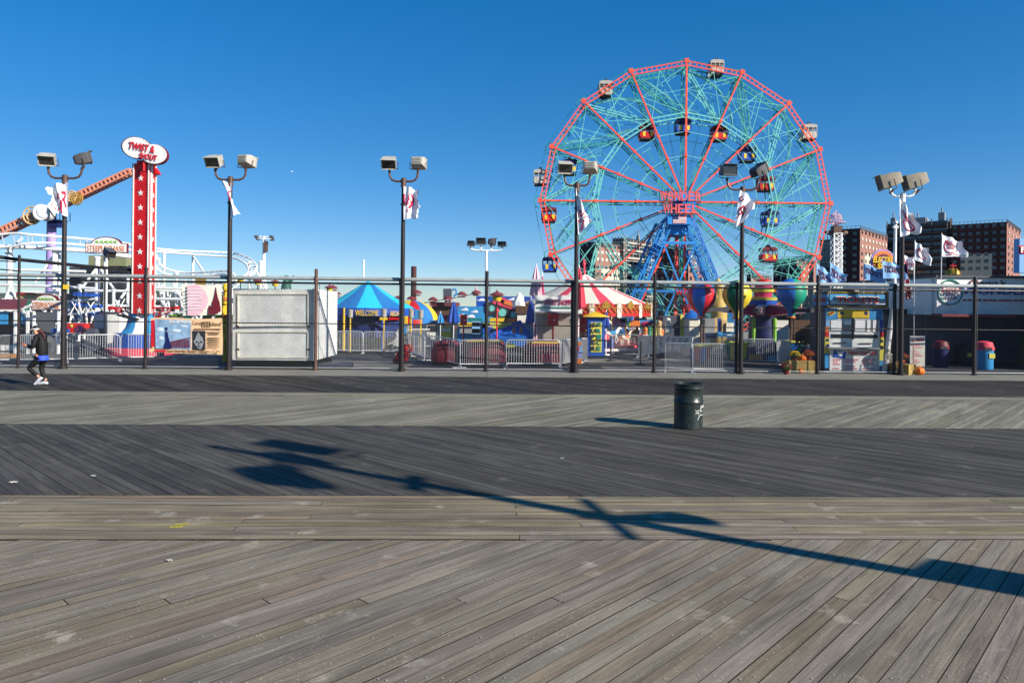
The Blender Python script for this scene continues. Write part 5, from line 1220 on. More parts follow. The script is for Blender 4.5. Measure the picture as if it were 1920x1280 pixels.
for x0, x1, y0, y1, m in ((917, 946, 596, 603, 'yellow'), (949, 967, 597, 604, 'orange'), (860, 900, 604, 612, 'yellow'), (905, 960, 605, 616, 'lemon'), (878, 904, 597, 602, 'teal'), (862, 900, 616, 625, 'grey'), (885, 900, 602, 626, 'ticket_blue'), (905, 918, 606, 625, 'blue')):
    b = MB(); px_box(b, x0, y0, x1, y1, Y-.35, .12); b.build('counter_panel', m, t)
for i, (x, y, Y) in enumerate(((932, 545, 37), )):
    lantern(932, 556, 37, .33, 'big mushroom lamp with maroon cap and yellow body on a red post')
t = thing('roundel', 'small red white and blue round emblem by the blue canopy', 'sign', P(919, 613, 35)); b = MB(); c_ = P(919, 613, 35); b.k = 0; b.tube([c_, c_+Vector((0, .05, 0))], .13, 16); b.k = 1; b.prism([(-.12, -.02), (-.06, .03), (.05, -.01), (.12, .03), (.1, .08), (.0, .03), (-.08, .07)], c_+Vector((0, -.012, 0)), t=.008); b.k = 2; b.prism([(.13*math.cos(a), .13*math.sin(a)) for a in [.3+i*.25 for i in range(11)]], c_+Vector((0, -.006, 0)), t=.004); b.build('disc', ['blue', 'white', 'red'], t)
# furled parasols
def parasol(label, x, y0, y1, Y, mat, w_=.28, grp='furled parasols'):
    p, q = P(x, y0, Y), P(x, y1, Y); t = thing('furled_parasol', label, 'parasol', Vector((p.x, Y, 0)), grp); h_ = p.z-q.z; b = MB(); n = 14; rings = [(.02, p.z), (.25, p.z-.1*h_), (.5, p.z-.3*h_), (.8, p.z-.62*h_), (1, p.z-.95*h_), (.55, q.z)]
    vs = [(p.x+w_*r*(1 if k % 2 else .62)*math.cos(2*PI*k/n), Y+w_*r*(1 if k % 2 else .62)*math.sin(2*PI*k/n), z) for r, z in rings for k in range(n)]
    b.add(vs, [(i*n+k, i*n+(k+1) % n, (i+1)*n+(k+1) % n, (i+1)*n+k) for i in range(5) for k in range(n)]+[tuple(range(n))]); b.build('canopy', mat, t)
    b = MB(); b.tube([Vector((p.x, Y, 0)), p+Vector((0, 0, .08))], .025, 6); b.tube([Vector((p.x, Y, 0)), Vector((p.x, Y, .06))], .22, 12); b.build('pole', 'white_steel', t)
parasol('furled blue parasol left of the red post box', 851, 564, 607, 34, 'blue', .3); parasol('furled blue parasol beside the sweet shop sign', 996, 560, 607, 32.5, 'blue', .26); parasol('small furled blue parasol left of the mural', 826, 586, 606, 38, 'sky_blue', .22)
parasol('furled pink parasol above the left end of the sweet shop sign', 1006, 498, 556, 31, 'pink_pale', .3, 'furled pink parasols'); parasol('furled red and pink parasol beside the lamp at the carousel roof', 1086, 500, 580, 31, 'pink_red', .34, 'furled pink parasols'); parasol('thin furled pink parasol behind the sweet shop sign', 1017, 514, 556, 33, 'pink', .12, 'furled pink parasols'); parasol('furled blue parasol right of the yellow roofed booth', 1137, 583, 615, 36.2, 'blue', .2)
def postbox(label, x0, y0, x1, y1, Y):
    a_ = P((x0+x1)/2, y0, Y); t = thing('post_box', label, 'box', Vector((a_.x, Y, 0)), 'red boxes on posts'); b = MB(); px_box(b, x0, y0, x1, y1, Y, .32); px_box(b, x0-1, y0-1.5, x1+1, y0, Y-.03, .4); b.build('box', 'red', t); b = MB(); b.box(P((x0+x1)/2+2, (y0+y1)/2, Y-.01), (.05, .02, .05)); b.build('knob', 'white', t)
    b = MB(); b.tube([Vector((a_.x, Y+.15, 0)), Vector((a_.x, Y+.15, P(x0, y1, Y).z))], .04, 8); b.build('post', 'gum_red', t)
postbox('red box on a post left of the white menu board', 863, 591, 875, 609, 33); postbox('red box on a post under the sweet shop sign', 1028, 589, 1047, 611, 30.5)
t = thing('arrow_post', 'thin red post with arrow head before the monster truck painting', 'post', Vector((P(932, 620, 31).x, 31, 0))); b = MB(); p = P(932, 580, 31); b.tube([Vector((p.x, 31, 0)), p], .03, 8); b.build('post', 'gum_red', t); b = MB(); b.lathe(p-Vector((0, 0, .02)), [(.09, -.06), (.05, .04), (0, .14)], 4); b.build('arrow_head', 'gum_red', t)
# rock with tarp beside the mural
t = thing('rock_prop', 'white painted rock prop over a dark brown block', 'prop', Vector((P(978, 620, 36).x, 36, 0))); b = MB(); o = P(974, 565, 36)
b.tube([P(974, 576, 36), P(973, 566, 36), P(975, 556, 36), P(973, 549, 36)], [.36, .3, .2, .05], 7); b.build('rock', 'white', t); b = MB(); px_box(b, 967, 573, 990, 588, 35.6, .7); b.build('block', 'brown', t); b = MB(); px_box(b, 970, 588, 990, 605, 35.7, .6); b.build('painted_base', 'cream', t)
# blue tarp tent
t = thing('tarp_shelter', 'low tent of bright blue tarpaulin over a ride by the barricades', 'tent', Vector((P(960, 640, 32).x, 32, 0))); b = MB(); ap = P(975, 601, 32.5); nn = 14; ring_ = [P(905+i*15, 634-4*abs(math.sin(i*1.7)), 31+.0*i) for i in range(7)]; bk = [v+Vector((0, 2.5, 0)) for v in reversed(ring_)]; rg = ring_+bk
b.add([ap]+rg+[Vector((v.x, v.y, .7)) for v in rg], [(0, i+1, (i+1) % 14+1) for i in range(14)]+[(i+1, i+15, (i+1) % 14+15, (i+1) % 14+1) for i in range(14)]); b.build('tarp', 'tarp_blue', t)
b = MB()
for i in range(0, 7): b.bar(ap, ring_[i], .05)
b.build('ridge_folds', 'blue', t)
for x in (964, 977):
    b = MB(); b.bar(P(x, 613, 30.9), P(x-1, 626, 30.9), .12, .05); b.build('slot', 'black', t)
# sweet shop
t = thing('sweet_shop', 'small white kiosk with red SWEET SHOPPE sign and closed shutter', 'kiosk', G(1045, 676)); Y = 31
b = MB(); px_box(b, 1003, 553, 1077, 584, Y-.25, .5); b.build('sign_board', 'white', t)
b = MB(); px_box(b, 1078, 556, 1092, 588, Y-.1, 1.6); b.build('side_fascia', 'white', t)
b = MB(); text(b, 'SWEET SHOPPE', P(1049, 566.5, Y-.28), 54*Y/F, 10.5*Y/F, bold=.02, ext=.02); b.build('lettering', 'magenta', t)
b = MB(); b.tube([P(x, y, Y-.28) for x, y in ((1006, 570), (1009, 562), (1010, 569), (1013, 564), (1014, 569), (1017, 563), (1018, 569), (1021, 565))], .02, 4); b.build('script_mark', 'grey_dark', t)
b = MB()
for i in range(9): b.bar(P(1007+i*7.4, 576.5, Y-.28), P(1012.5+i*7.4, 576.5, Y-.28), .02, .07)
b.build('small_text_line', 'teal', t)
b = MB(); px_box(b, 1003, 584, 1085, 678, Y, 2.4); b.build('wall', 'cream', t)
b = MB()
for i in range(14): px_box(b, 1006, 590+i*4, 1073, 593.2+i*4, Y-.05, .05)
b.build('shutter', 'concrete_wall', t)
b = MB(); px_box(b, 1001, 584, 1079, 587, Y-.4, .5); b.build('awning_edge', 'grey', t)
for x in (1000, 1080, 1003):
    b = MB(); px_box(b, x, 604, x+4, 676, Y-.15, .12); b.build('post', 'pink_pale', t)
b = MB(); b.box(P(1089, 592, Y-.2), (.14, .2, .16)); b.build('wall_lamp', 'black', t)
# carousel
YC = 40; cx_ = P(1096, 570, YC); t = thing('carousel', 'carousel with red and cream striped cone roof and gilded red fascia', 'carousel', Vector((cx_.x, YC, 0)))
RC_ = 3.72; zA = P(1095, 515, YC).z; zE = P(1096, 570, YC).z-.02; b = MB()
b.lathe((cx_.x, YC, 0), [(RC_, zE), (RC_*.5, zE+(zA-zE)*.46), (.2, zA-.05), (0, zA+.05)], 64, mfn=lambda i, k: 1 if (k % 8) in (0, 1) else (2 if k % 8 == 2 else 0), a0=.12); b.build('roof', ['cream', 'pink_red', 'cream'], t)
b = MB(); z0 = zE-.62; b.lathe((cx_.x, YC, 0), [(RC_-.06, z0), (RC_+.03, z0), (RC_+.02, zE+.02), (RC_-.06, zE+.02)], 48); b.build('fascia', 'red', t)
b = MB()
for k in range(72):
    a = 2*PI*k/72; o = Vector((cx_.x+(RC_+.05)*math.cos(a), YC+(RC_+.05)*math.sin(a), 0)); tg = Vector((-math.sin(a), math.cos(a), 0))
    b.tube([o+tg*(.14*math.cos(q))+Vector((0, 0, zE-.27+.15*math.sin(q))) for q in [i*PI/4*1.3 for i in range(6)]], .035, 5)
    b.ball(o+Vector((0, 0, zE-.02)), .06, 6); b.ball(o+Vector((0, 0, z0+.04)), .035, 6)
b.build('gilding', 'gold', t)
for k in range(16):
    a = 2*PI*(k+.5)/16; o = Vector((cx_.x+(RC_+.06)*math.cos(a), YC+(RC_+.06)*math.sin(a), 0)); rt_ = Vector((-math.sin(a), math.cos(a), 0)); b = MB()
    b.prism([(-.26, zE-.14), (-.18, zE+.02), (0, zE+.2), (.18, zE+.02), (.26, zE-.14), (0, zE-.24)], o, rt_, t=.05); b.build('crest', 'gold', t)
    a = 2*PI*k/16; o = Vector((cx_.x+(RC_+.07)*math.cos(a), YC+(RC_+.07)*math.sin(a), 0)); rt_ = Vector((-math.sin(a), math.cos(a), 0)); b = MB(); b.prism([(-.12, z0-.06), (-.16, zE-.1), (0, zE+.1), (.16, zE-.1), (.12, z0-.06)], o, rt_, t=.05); b.build('mirror_panel', 'bone', t)
b = MB(); b.lathe((cx_.x, YC, 0), [(RC_-.1, .12), (RC_-.02, .18), (RC_-.02, .3), (RC_-.3, .32), (RC_-.3, .44), (0, .45)], 40, mfn=lambda i, k: (1 if i == 1 else 0)); b.build('platform', ['pink_red', 'white'], t)
b = MB(); b.lathe((cx_.x, YC, 0), [(1.3, .4), (1.3, 1.0), (1.2, zE-.4)], 16, mfn=lambda i, k: k % 4); b.build('centre_drum', ['purple', 'sky_blue', 'navy', 'magenta'], t)
b = MB(); b.bar(Vector((cx_.x, YC, zA)), P(1095, 486, YC), .09); b.ball(P(1095, 494, YC), .12, 8); b.build('finial', 'pink_red', t)
hs_ = None
for k in range(20):
    a = 2*PI*k/20+.1; r = RC_-.75; b = MB(); q = Vector((cx_.x+r*math.cos(a), YC+r*math.sin(a), 0)); b.tube([q+Vector((0, 0, .4)), q+Vector((0, 0, zE-.3))], .025, 6); b.build('brass_pole', 'gold', t)
    if math.sin(a) > .55: continue
    tg = Vector((-math.sin(a), math.cos(a), 0)); z = .95+.12*math.sin(k*2.1); u = Vector((0, 0, 1)); b = MB()
    b.tube([q+tg*-.36+u*(z+.02), q+tg*-.2+u*z, q+tg*.15+u*z, q+tg*.3+u*(z+.14), q+tg*.4+u*(z+.32)], [.1, .15, .14, .1, .075], 8); b.tube([q+tg*.38+u*(z+.36), q+tg*.56+u*(z+.24)], [.075, .045], 8)
    for s, f in ((-.3, -.1), (-.26, .05), (.18, .16), (.24, -.05)): b.tube([q+tg*s+u*(z-.05), q+tg*(s+f)+u*(z-.3), q+tg*(s+f*.4)+u*(z-.52)], [.05, .035, .03], 5)
    ho = b.build('horse', ['white', 'cream', 'tan', 'white'][k % 4], t)
    b = MB(); b.box(q+tg*-.02+u*(z+.08), (.3, .32, .18), rz=math.atan2(tg.y, tg.x)); b.tube([q+tg*-.42+u*(z+.05), q+tg*-.52+u*(z-.22)], [.06, .03], 5); b.build('saddle', ['red', 'sky_blue', 'orange', 'lime', 'purple'][k % 5], ho)
for x0, x1, y0, y1, m in ((1150, 1172, 598, 612, 'purple'), (1163, 1176, 596, 605, 'sky_blue'), (1182, 1200, 601, 612, 'orange'), (1178, 1182, 603, 612, 'lime')):
    b = MB(); px_box(b, x0, y0, x1, y1, YC-2.2, .12); b.build('painted_screen', m, t)
# yellow roofed price booth
t = thing('price_booth', 'narrow blue booth with yellow pyramid roof and SUPER PRICE panel', 'booth', G(1118, 667)); Y = 35.5
b = MB(); px_box(b, 1103, 592, 1134, 667, Y, .85); b.build('wall', 'blue', t)
b = MB(); c_ = P(1118, 594, Y); b.lathe(Vector((c_.x, Y+.45, c_.z)), [(.92, 0), (.88, .03), (0, .26)], 4, a0=PI/4, smooth=False); b.build('roof', 'yellow', t)
b = MB(); px_box(b, 1108, 604, 1128, 660, Y-.03, .03); b.build('price_panel', 'lemon', t)
for i, ch in enumerate('SUPER'): b = MB(); text(b, ch, P(1113, 609+i*11, Y-.05), 8*Y/F, 8*Y/F, ext=.02, bold=.02); b.build('letter', 'navy', t)
for i, ch in enumerate('PRICE'): b = MB(); text(b, ch, P(1123, 609+i*11, Y-.05), 8*Y/F, 8*Y/F, ext=.02, bold=.02); b.build('letter', 'teal', t)
# bins with domed lids
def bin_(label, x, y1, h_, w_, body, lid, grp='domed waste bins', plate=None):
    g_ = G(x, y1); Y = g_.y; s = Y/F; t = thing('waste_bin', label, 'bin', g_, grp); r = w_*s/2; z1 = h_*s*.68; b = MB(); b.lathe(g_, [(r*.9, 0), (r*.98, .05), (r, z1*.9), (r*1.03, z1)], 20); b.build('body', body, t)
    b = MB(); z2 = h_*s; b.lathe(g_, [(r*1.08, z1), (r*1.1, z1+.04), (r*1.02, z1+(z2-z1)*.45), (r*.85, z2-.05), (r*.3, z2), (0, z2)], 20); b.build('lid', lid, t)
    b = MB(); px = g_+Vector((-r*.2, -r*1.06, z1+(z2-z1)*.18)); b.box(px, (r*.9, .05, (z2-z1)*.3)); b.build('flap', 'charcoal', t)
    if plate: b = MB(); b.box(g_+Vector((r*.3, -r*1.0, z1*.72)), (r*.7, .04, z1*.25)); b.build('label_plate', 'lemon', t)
bin_('blue bin with red domed lid beside the price booth', 1128, 664, 39, 26, 'navy', 'gum_red'); bin_('blue bin to the right of the price booth', 1143, 664, 30, 15, 'blue', 'blue')
bin_('sunlit blue bin with pink domed lid and yellow label, far right', 1845, 692, 53, 30, 'sky_blue', 'pink_red', plate=1); bin_('shaded blue bin, its pink lid and body darkened by colour, before the dark shutters', 1763, 688, 50, 27, 'navy', 'maroon'); bin_('dark bin with pale sheet between the shaded bin and fence post', 1808, 684, 40, 20, 'charcoal', 'black', plate=1)  # second bin's blue and pink are coloured darker to carry its shade
# crowd barricades
def barricade_proto():
    t = thing('crowd_barricade', 'x', 'barricade', (0, 0, 0), 'steel crowd barricades'); w_, h_ = 2.15, 1.1; b = MB(); c_ = .14
    pts = [(-w_/2, .16), (-w_/2, h_-c_), (-w_/2+.04, h_-.04), (-w_/2+c_, h_), (w_/2-c_, h_), (w_/2-.04, h_-.04), (w_/2, h_-c_), (w_/2, .16)]
    b.tube([Vector((x, 0, z)) for x, z in pts], .024, 8, closed=True); b.build('frame', 'galv', t)
    b = MB(); n = 21
    for i in range(1, n): x = -w_/2+w_*i/n; b.tube([(x, 0, .16), (x, 0, h_)], .013, 6)
    b.build('bars', 'galv', t)
    for s in (-1, 1): b = MB(); b.tube([(s*(w_/2-.02), 0, .2), (s*(w_/2-.02), 0, .03)], .022, 8); b.bar((s*(w_/2-.02), -.28, .02), (s*(w_/2-.02), .28, .02), .05, .03); b.build('foot', 'galv', t)
    return t
bp = barricade_proto(); bars = [((75, 681), (124, 680), 'steel barricade behind the walking woman'), ((126, 680), (224, 677), 'steel barricade before the white shed, right of the left lamp'), ((226, 677), (326, 675), 'steel barricade in front of the blue skirt of the star tower'), ((328, 675), (425, 674), 'steel barricade under the orange bordered banner'),
 ((618, 662), (680, 663), 'steel barricade before the left half of the welcome tent'), ((681, 663), (744, 664), 'steel barricade before the right half of the welcome tent'), ((772, 668), (862, 690), 'steel barricade turning toward the fence right of the red cart'), ((863, 690), (946, 690), 'steel barricade in front of the maroon covered cars, left of the rounded pair'), ((949, 689), (1049, 689), 'steel barricade with rounded corners before the maroon cars'), ((1051, 689), (1079, 683), 'short turned steel barricade by the wheel side lamp pole'), ((1082, 684), (1101, 683), 'narrow looking barricade right of the wheel side lamp pole'),
 ((1197, 674), (1216, 670), 'end on barricade left of the fence post by the netting'), ((1247, 697), (1298, 699), 'bright close barred barricade left of the red balloon post'), ((1299, 699), (1376, 700), 'shaded barricade under the red balloon'), ((1378, 682), (1456, 684), 'dark barricade before the balloon ride drum'), ((860, 652), (915, 653), 'barricade far behind the maroon cars, under the mural counters'),
 ((620, 652), (676, 652), 'rear barricade just under the left edge of the welcome tent'), ((677, 652), (733, 653), 'rear barricade under the WELCOME lettering'), ((734, 653), (748, 656), 'end on rear barricade left of the tall lamp pole'), ((762, 655), (812, 654), 'rear barricade under the striped dome'), ((813, 654), (858, 653), 'rear barricade under the small blue parasol'), ((920, 650), (970, 650), 'rear barricade before the blue tarp shelter, left part'), ((764, 664), (796, 676), 'barricade just right of the red hose cart'),
 ((1303, 668), (1352, 669), 'rear barricade under the gold trunk'), ((1353, 669), (1378, 668), 'short rear barricade left of the yellow balloon pole'), ((1458, 684), (1482, 690), 'dark turned barricade between drum and straw bales'), ((-2, 682), (74, 681), 'barricade cut by the left edge behind the crate'), ((1082, 664), (1101, 662), 'small barricade at the left foot of the price booth'), ((1148, 668), (1196, 670), 'low rail before the carousel platform')]
for i, (a_, c_, l) in enumerate(bars):
    A, B_ = G(*a_), G(*c_); d = B_-A; o = bp if i == 0 else dup(bp); o.location = (A+B_)/2; o.rotation_euler = (0, 0, math.atan2(d.y, d.x)); o.scale = (d.length/2.15, 1, 1); o['label'] = l
# covered ride cars
def tub(label, x0, x1, y0, y1, trim=True):
    g_ = G((x0+x1)/2, y1); Y = g_.y+.6; s = Y/F; w_ = (x1-x0)*s; h_ = (y1-y0)*s; t = thing('covered_ride_car', label, 'ride car', Vector((g_.x, Y, 0)), 'tarp covered ride cars'); b = MB(); n = 16; vs = []
    rr = [(1.0, .12), (1.04, .35), (1.0, .7), (.9, .9), (.6, 1.0), (0, 1.02)]
    for r, z in rr:
        for k in range(n):
            a = 2*PI*k/n; q = (abs(math.cos(a))**.55*(1 if math.cos(a) > 0 else -1), abs(math.sin(a))**.55*(1 if math.sin(a) > 0 else -1)); j = RN.uniform(.96, 1.03)
            vs.append((g_.x+q[0]*w_/2*r*j, Y+q[1]*.75*r*j, h_*z*RN.uniform(.97, 1.02)))
    b.add(vs, [(i*n+k, i*n+(k+1) % n, (i+1)*n+(k+1) % n, (i+1)*n+k) for i in range(5) for k in range(n)], True); b.build('tarp', 'maroon_tarp', t)
    if trim: b = MB(); b.bar(Vector((g_.x-w_*.42, Y-.62, h_*.96)), Vector((g_.x+w_*.42, Y-.62, h_*.96)), .06, .07); b.build('trim', 'yellow', t)
    b = MB(); b.box((g_.x, Y, .06), (w_*.9, 1.2, .1)); b.build('base', 'charcoal', t)
tub('maroon tarp covered ride car at the left, behind slanting barricade', 808, 862, 641, 684, False); tub('maroon tarp covered ride car in the middle with yellow trim', 868, 948, 638, 685); tub('maroon tarp covered ride car at the right of the rounded barricade', 983, 1060, 641, 685)
b = MB(); a_ = P(950, 654, 29); b.prism([(0, 0), (.34, .1), (.34, .2), (0, .26)], a_, t=.1); b.build('fin', ['lemon'], None, label='small yellow and red fin between two maroon covered cars', cat='ride part')
# red cart by the lamp, surfboard shaped panel
t = thing('hand_cart', 'heap of red wire hose on a cart at the foot of the lamp pole', 'cart', G(757, 682)); g_ = G(757, 682); b = MB()
for k in range(26):
    a = RN.uniform(0, 6.28); x = RN.uniform(-.25, .25); b.tube([g_+Vector((x-.1, .1*math.cos(a), .06)), g_+Vector((x+RN.uniform(-.1, .1), .2*math.cos(a), .4)), g_+Vector((x*.9+.18, .15*math.sin(a), RN.uniform(.6, .85)))], .018, 5)
b.build('wire_heap', 'red', t); b = MB(); b.tube([g_+Vector((-.3, -.1, .12)), g_+Vector((-.1, 0, .95)), g_+Vector((.1, 0, .98))], .025, 6); b.bar(g_+Vector((-.3, 0, .1)), g_+Vector((.3, 0, .1)), .3, .06); b.build('frame', 'black', t)
for s in (-1, 1): b = MB(); q = g_+Vector((-.28, s*.2, .12)); b.tube([q+Vector((.12*math.cos(a), 0, .12*math.sin(a))) for a in [i*PI/7 for i in range(14)]], .03, 6, closed=True); b.tube([q+Vector((0, -.03, 0)), q+Vector((0, .03, 0))], .05, 8); b.build('wheel', 'black', t)
b = MB(); Y = 27.6; o = P(1084, 658, Y); b.k = 0; pts = [(1076, 632), (1084, 631), (1091, 640), (1092, 668), (1086, 682), (1076, 684)]
b.prism([(P(x, y, Y).x-o.x, P(x, y, Y).z-o.z) for x, y in pts], o, t=.06)
for k, (x0, y0, x1, y1) in enumerate(((1077, 672, 1091, 682), (1078, 650, 1086, 658), (1080, 660, 1090, 668), (1084, 640, 1090, 648))): b.k = 1+k % 3; px_box(b, x0, y0, x1, y1, Y-.03, .03)
b.build('leaning_panel', ['ticket_blue', 'orange', 'red', 'purple'], None, label='blue and orange painted panel leaning by the wheel side lamp pole', cat='panel')
# four headed lamp
t = thing('street_lamp', 'white pole with four floodlights in a row above the mural', 'street lamp', Vector((P(912, 640, 45).x, 45, 0))); b = MB(); p = P(912, 470, 45); b.tube([Vector((p.x, 45, 0)), p], .08, 8); b.build('pole', 'white_steel', t)
b = MB(); b.tube([P(883, 461, 45), P(884, 467, 45), P(890, 469, 45), P(934, 470, 45), P(940, 468, 45), P(941, 461, 45)], .05, 6)
for x in (902, 921): b.tube([P(x, 470, 45), P(x, 460, 45)], .05, 6)
b.build('cross_arm', 'white_steel', t)
for x, y, yaw, m, w_, h_ in ((883, 456, .1, 'lamp_dark', .42, .28), (902, 452, .0, 'lamp_dark', .58, .36), (922, 453, 1.9, 'lamp_dark', .44, .42), (942, 457, -.2, 'lamp_dark', .5, .26)): head(t, P(x, y, 45), yaw, .1, w_, h_, .4, m)
b = MB(); p = P(547, 322, 160); b.ball(p, (.28, .12, .1), 8); b.prism([(-.1, 0), (.12, 0), (.5, .34)], p, t=.02); b.prism([(-.1, 0), (.12, 0), (-.55, .2)], p, t=.02); b.build('seagull', 'white', None, label='tiny white gull high in the sky left of centre', cat='bird')

# clutter under and beside the welcome tent
for i, (x0, y0, x1, y1, m, l) in enumerate(((622, 612, 640, 640, 'cream', 'pale box under the left side of the welcome tent'), (645, 604, 660, 618, 'red', 'small red box under the welcome tent'), (668, 610, 700, 640, 'grey', 'grey counter under the WELCOME lettering'), (690, 625, 716, 655, 'charcoal', 'dark ride platform box under the welcome tent'), (728, 612, 742, 645, 'white', 'white cupboard under the right side of the tent'), (752, 610, 764, 645, 'grey', 'grey booth between lamp pole and striped dome'), (800, 607, 822, 640, 'bone', 'pale booth right of the striped dome'), (826, 612, 846, 634, 'lemon', 'yellow counter under the small blue parasol'), (806, 602, 822, 610, 'blue', 'blue board right of the striped dome'), (824, 592, 838, 602, 'pink_red', 'pink red rounded box left of the blue parasol'))):
    Y = 39.2+.1*i; p = P((x0+x1)/2, y1, Y); tq = thing('ride_box', l, 'box', Vector((p.x, Y, p.z))); b = MB(); px_box(b, x0, y0, x1, y1, Y, .8); b.build('body', m, tq); b = MB(); px_box(b, x0-1, y0-1.2, x1+1, y0, Y-.05, .9); px_box(b, x0+2, y0+3, x1-2, y0+(y1-y0)*.45, Y-.03, .03); b.build('trim', ['charcoal', 'cream', 'sky_blue'][i % 3], tq)
    if p.z > .3: b = MB(); b.bar(Vector((p.x, Y+.3, p.z)), Vector((p.x, Y+.3, 0)), .1); b.build('leg', 'grey_dark', tq)
# ------------------------------------------------------------------ right: balloon ride, ticket booth, hall
YB = 33.8; cB = G(1430, 676); t = thing('balloon_ride', 'children balloon ride with tiered pink and yellow tower and dark drum', 'ride', Vector((cB.x, YB, 0))); X = P(1430, 600, YB).x
def zz(y, x=1430, Y=YB): return P(x, y, Y).z
def disc(name, y0, y1, r0, r1, m, n=28):
    b = MB(); b.lathe((X, YB, 0), [(r0*YB/F, zz(y1)), (r1*YB/F, zz(y0)), (r1*YB/F*.6, zz(y0)+.01)], n); b.build(name, m, t)
disc('drum', 640, 690, 62, 62, 'navy'); disc('lower_tower', 594, 642, 26, 24, 'navy'); disc('shaft', 566, 596, 16, 16, 'charcoal'); disc('blue_tier', 563, 575, 23, 26, 'blue'); disc('yellow_tier', 558, 563.5, 24, 27, 'lemon'); disc('pink_tier', 547, 558.5, 16, 17, 'magenta'); disc('yellow_tier', 541.5, 547.5, 19, 21, 'lemon'); disc('pink_tier', 534, 542, 14, 15, 'magenta'); disc('yellow_tier', 531, 534.5, 14, 15, 'lemon'); disc('pink_top', 524, 531.5, 6, 12, 'pink_red')
for k in range(12):
    a = 2*PI*k/12; r = 62.5*YB/F; b = MB(); o = Vector((X+r*math.cos(a), YB+r*math.sin(a), 0)); rt_ = Vector((-math.sin(a), math.cos(a), 0)); b.prism([(-.3, .05), (.3, .05), (.3, zz(662)), (-.3, zz(662))], o, rt_, t=.03); b.build('drum_panel', ['gold', 'sky_blue', 'gold', 'lemon'][k % 4], t)
for k in range(4):
    a = PI/4+PI/2*k-.2; r = 26*YB/F; b = MB(); o = Vector((X+r*math.cos(a), YB+r*math.sin(a), 0)); b.tube([o+Vector((0, 0, zz(641))), o+Vector((0, 0, zz(596)))], .1, 8); b.build('green_rib', 'lime', t)
for k in range(8):
    a = 2*PI*k/8+.35; d = Vector((math.cos(a), math.sin(a), 0)); s_ = Vector((-d.y, d.x, 0)); o = Vector((X, YB, 0)); z1, z2 = zz(572), zz(583); b = MB()
    b.bar(o+d*.4+Vector((0, 0, zz(581))), o+d*3.2+Vector((0, 0, zz(581))), .2, .18); b.build('lift_arm', 'charcoal', t)
    b = MB(); q = [o+d*.4+Vector((0, 0, zz(592))), o+d*.4+Vector((0, 0, zz(570))), o+d*1.9+Vector((0, 0, zz(577))), o+d*1.9+Vector((0, 0, zz(586)))]
    b.add([v+s_*w_ for w_ in (-.14, .14) for v in q], [(0, 1, 2, 3), (7, 6, 5, 4), (0, 4, 5, 1), (1, 5, 6, 2), (2, 6, 7, 3), (3, 7, 4, 0)]); b.build('arm_cover', 'pink_pale' if k % 2 else 'magenta', t)
    b = MB()
    for i in range(16): b.ball(o+d*(.45+1.45*i/15)+s_*.15+Vector((0, 0, zz(571.5)-.0135*i)), .03, 5); b.ball(o+d*(.45+1.45*i/15)+s_*-.15+Vector((0, 0, zz(571.5)-.0135*i)), .03, 5)
    b.build('arm_bulbs', 'yellow', t)
def balloon(label, px, yc, Y, r, mats, ytip, ybas, patt, basket=True):
    c_ = P(px, yc, Y); t = thing('balloon_car', label, 'ride car', Vector((c_.x, Y, 0)), 'balloon ride cars'); R_ = r*Y/F; zt = P(px, ytip, Y).z-c_.z; b = MB()
    prof = [(.01, R_)]+[(R_*math.sin(a), R_*math.cos(a)) for a in [.25, .5, .8, 1.1, 1.4, 1.7, 1.95, 2.15]]+[(R_*.62, -R_*.82), (R_*.42, -R_*1.02), (R_*.3, -R_*1.18), (R_*.24, zt*.9), (R_*.24, zt)]
    b.lathe(c_, prof[::-1], 48, mfn=patt); b.build('envelope', mats, t)
    b = MB(); b.lathe(c_+Vector((0, 0, zt)), [(R_*.28, -.06), (R_*.3, 0), (R_*.26, .03)], 14); b.build('collar', 'orange', t)
    if ybas:
        zb_ = P(px, ybas, Y).z; b = MB(); w_ = .45; b.lathe((c_.x, Y, zb_), [(w_*.8, -.38), (w_*.98, .0), (w_*1.08, .32), (w_*1.12, .36), (w_*.98, .36), (w_*.9, -.3), (0, -.32)], 20, mfn=lambda i, k: (k//2) % 2); b.build('basket', [mats[0], mats[1]], t)
        b = MB(); b.lathe((c_.x, Y, zb_), [(w_*1.1, .3), (w_*1.2, .34), (w_*1.16, .4), (w_*1.05, .36)], 20); b.build('rim', 'lemon', t)
    b = MB(); b.tube([Vector((c_.x, Y, 0)), Vector((c_.x, Y, c_.z+zt))], .055, 8); b.tube([Vector((c_.x+.13, Y, 0)), Vector((c_.x+.13, Y, c_.z+zt-.1))], .04, 8); b.build('pole', 'pole_brown', t)
balloon('red and blue striped balloon, left most of the balloon ride', 1315, 555, 31.5, 27, ['bal_red', 'bal_blue'], 594, 662, lambda i, k: 1 if (k-29) % 14 < 7 else 0)
balloon('yellow balloon with dark green stripes behind the lamp pole', 1382, 552, 31, 27, ['bal_yellow', 'bal_green'], 596, 658, lambda i, k: 1 if ((k+4)//8) % 2 == 0 else 0)
balloon('blue and green balloon, right most of the balloon ride', 1484, 549, 32, 27, ['bal_teal', 'bal_blue'], 594, 655, lambda i, k: 1 if ((k+1)//12) % 2 == 0 else 0)
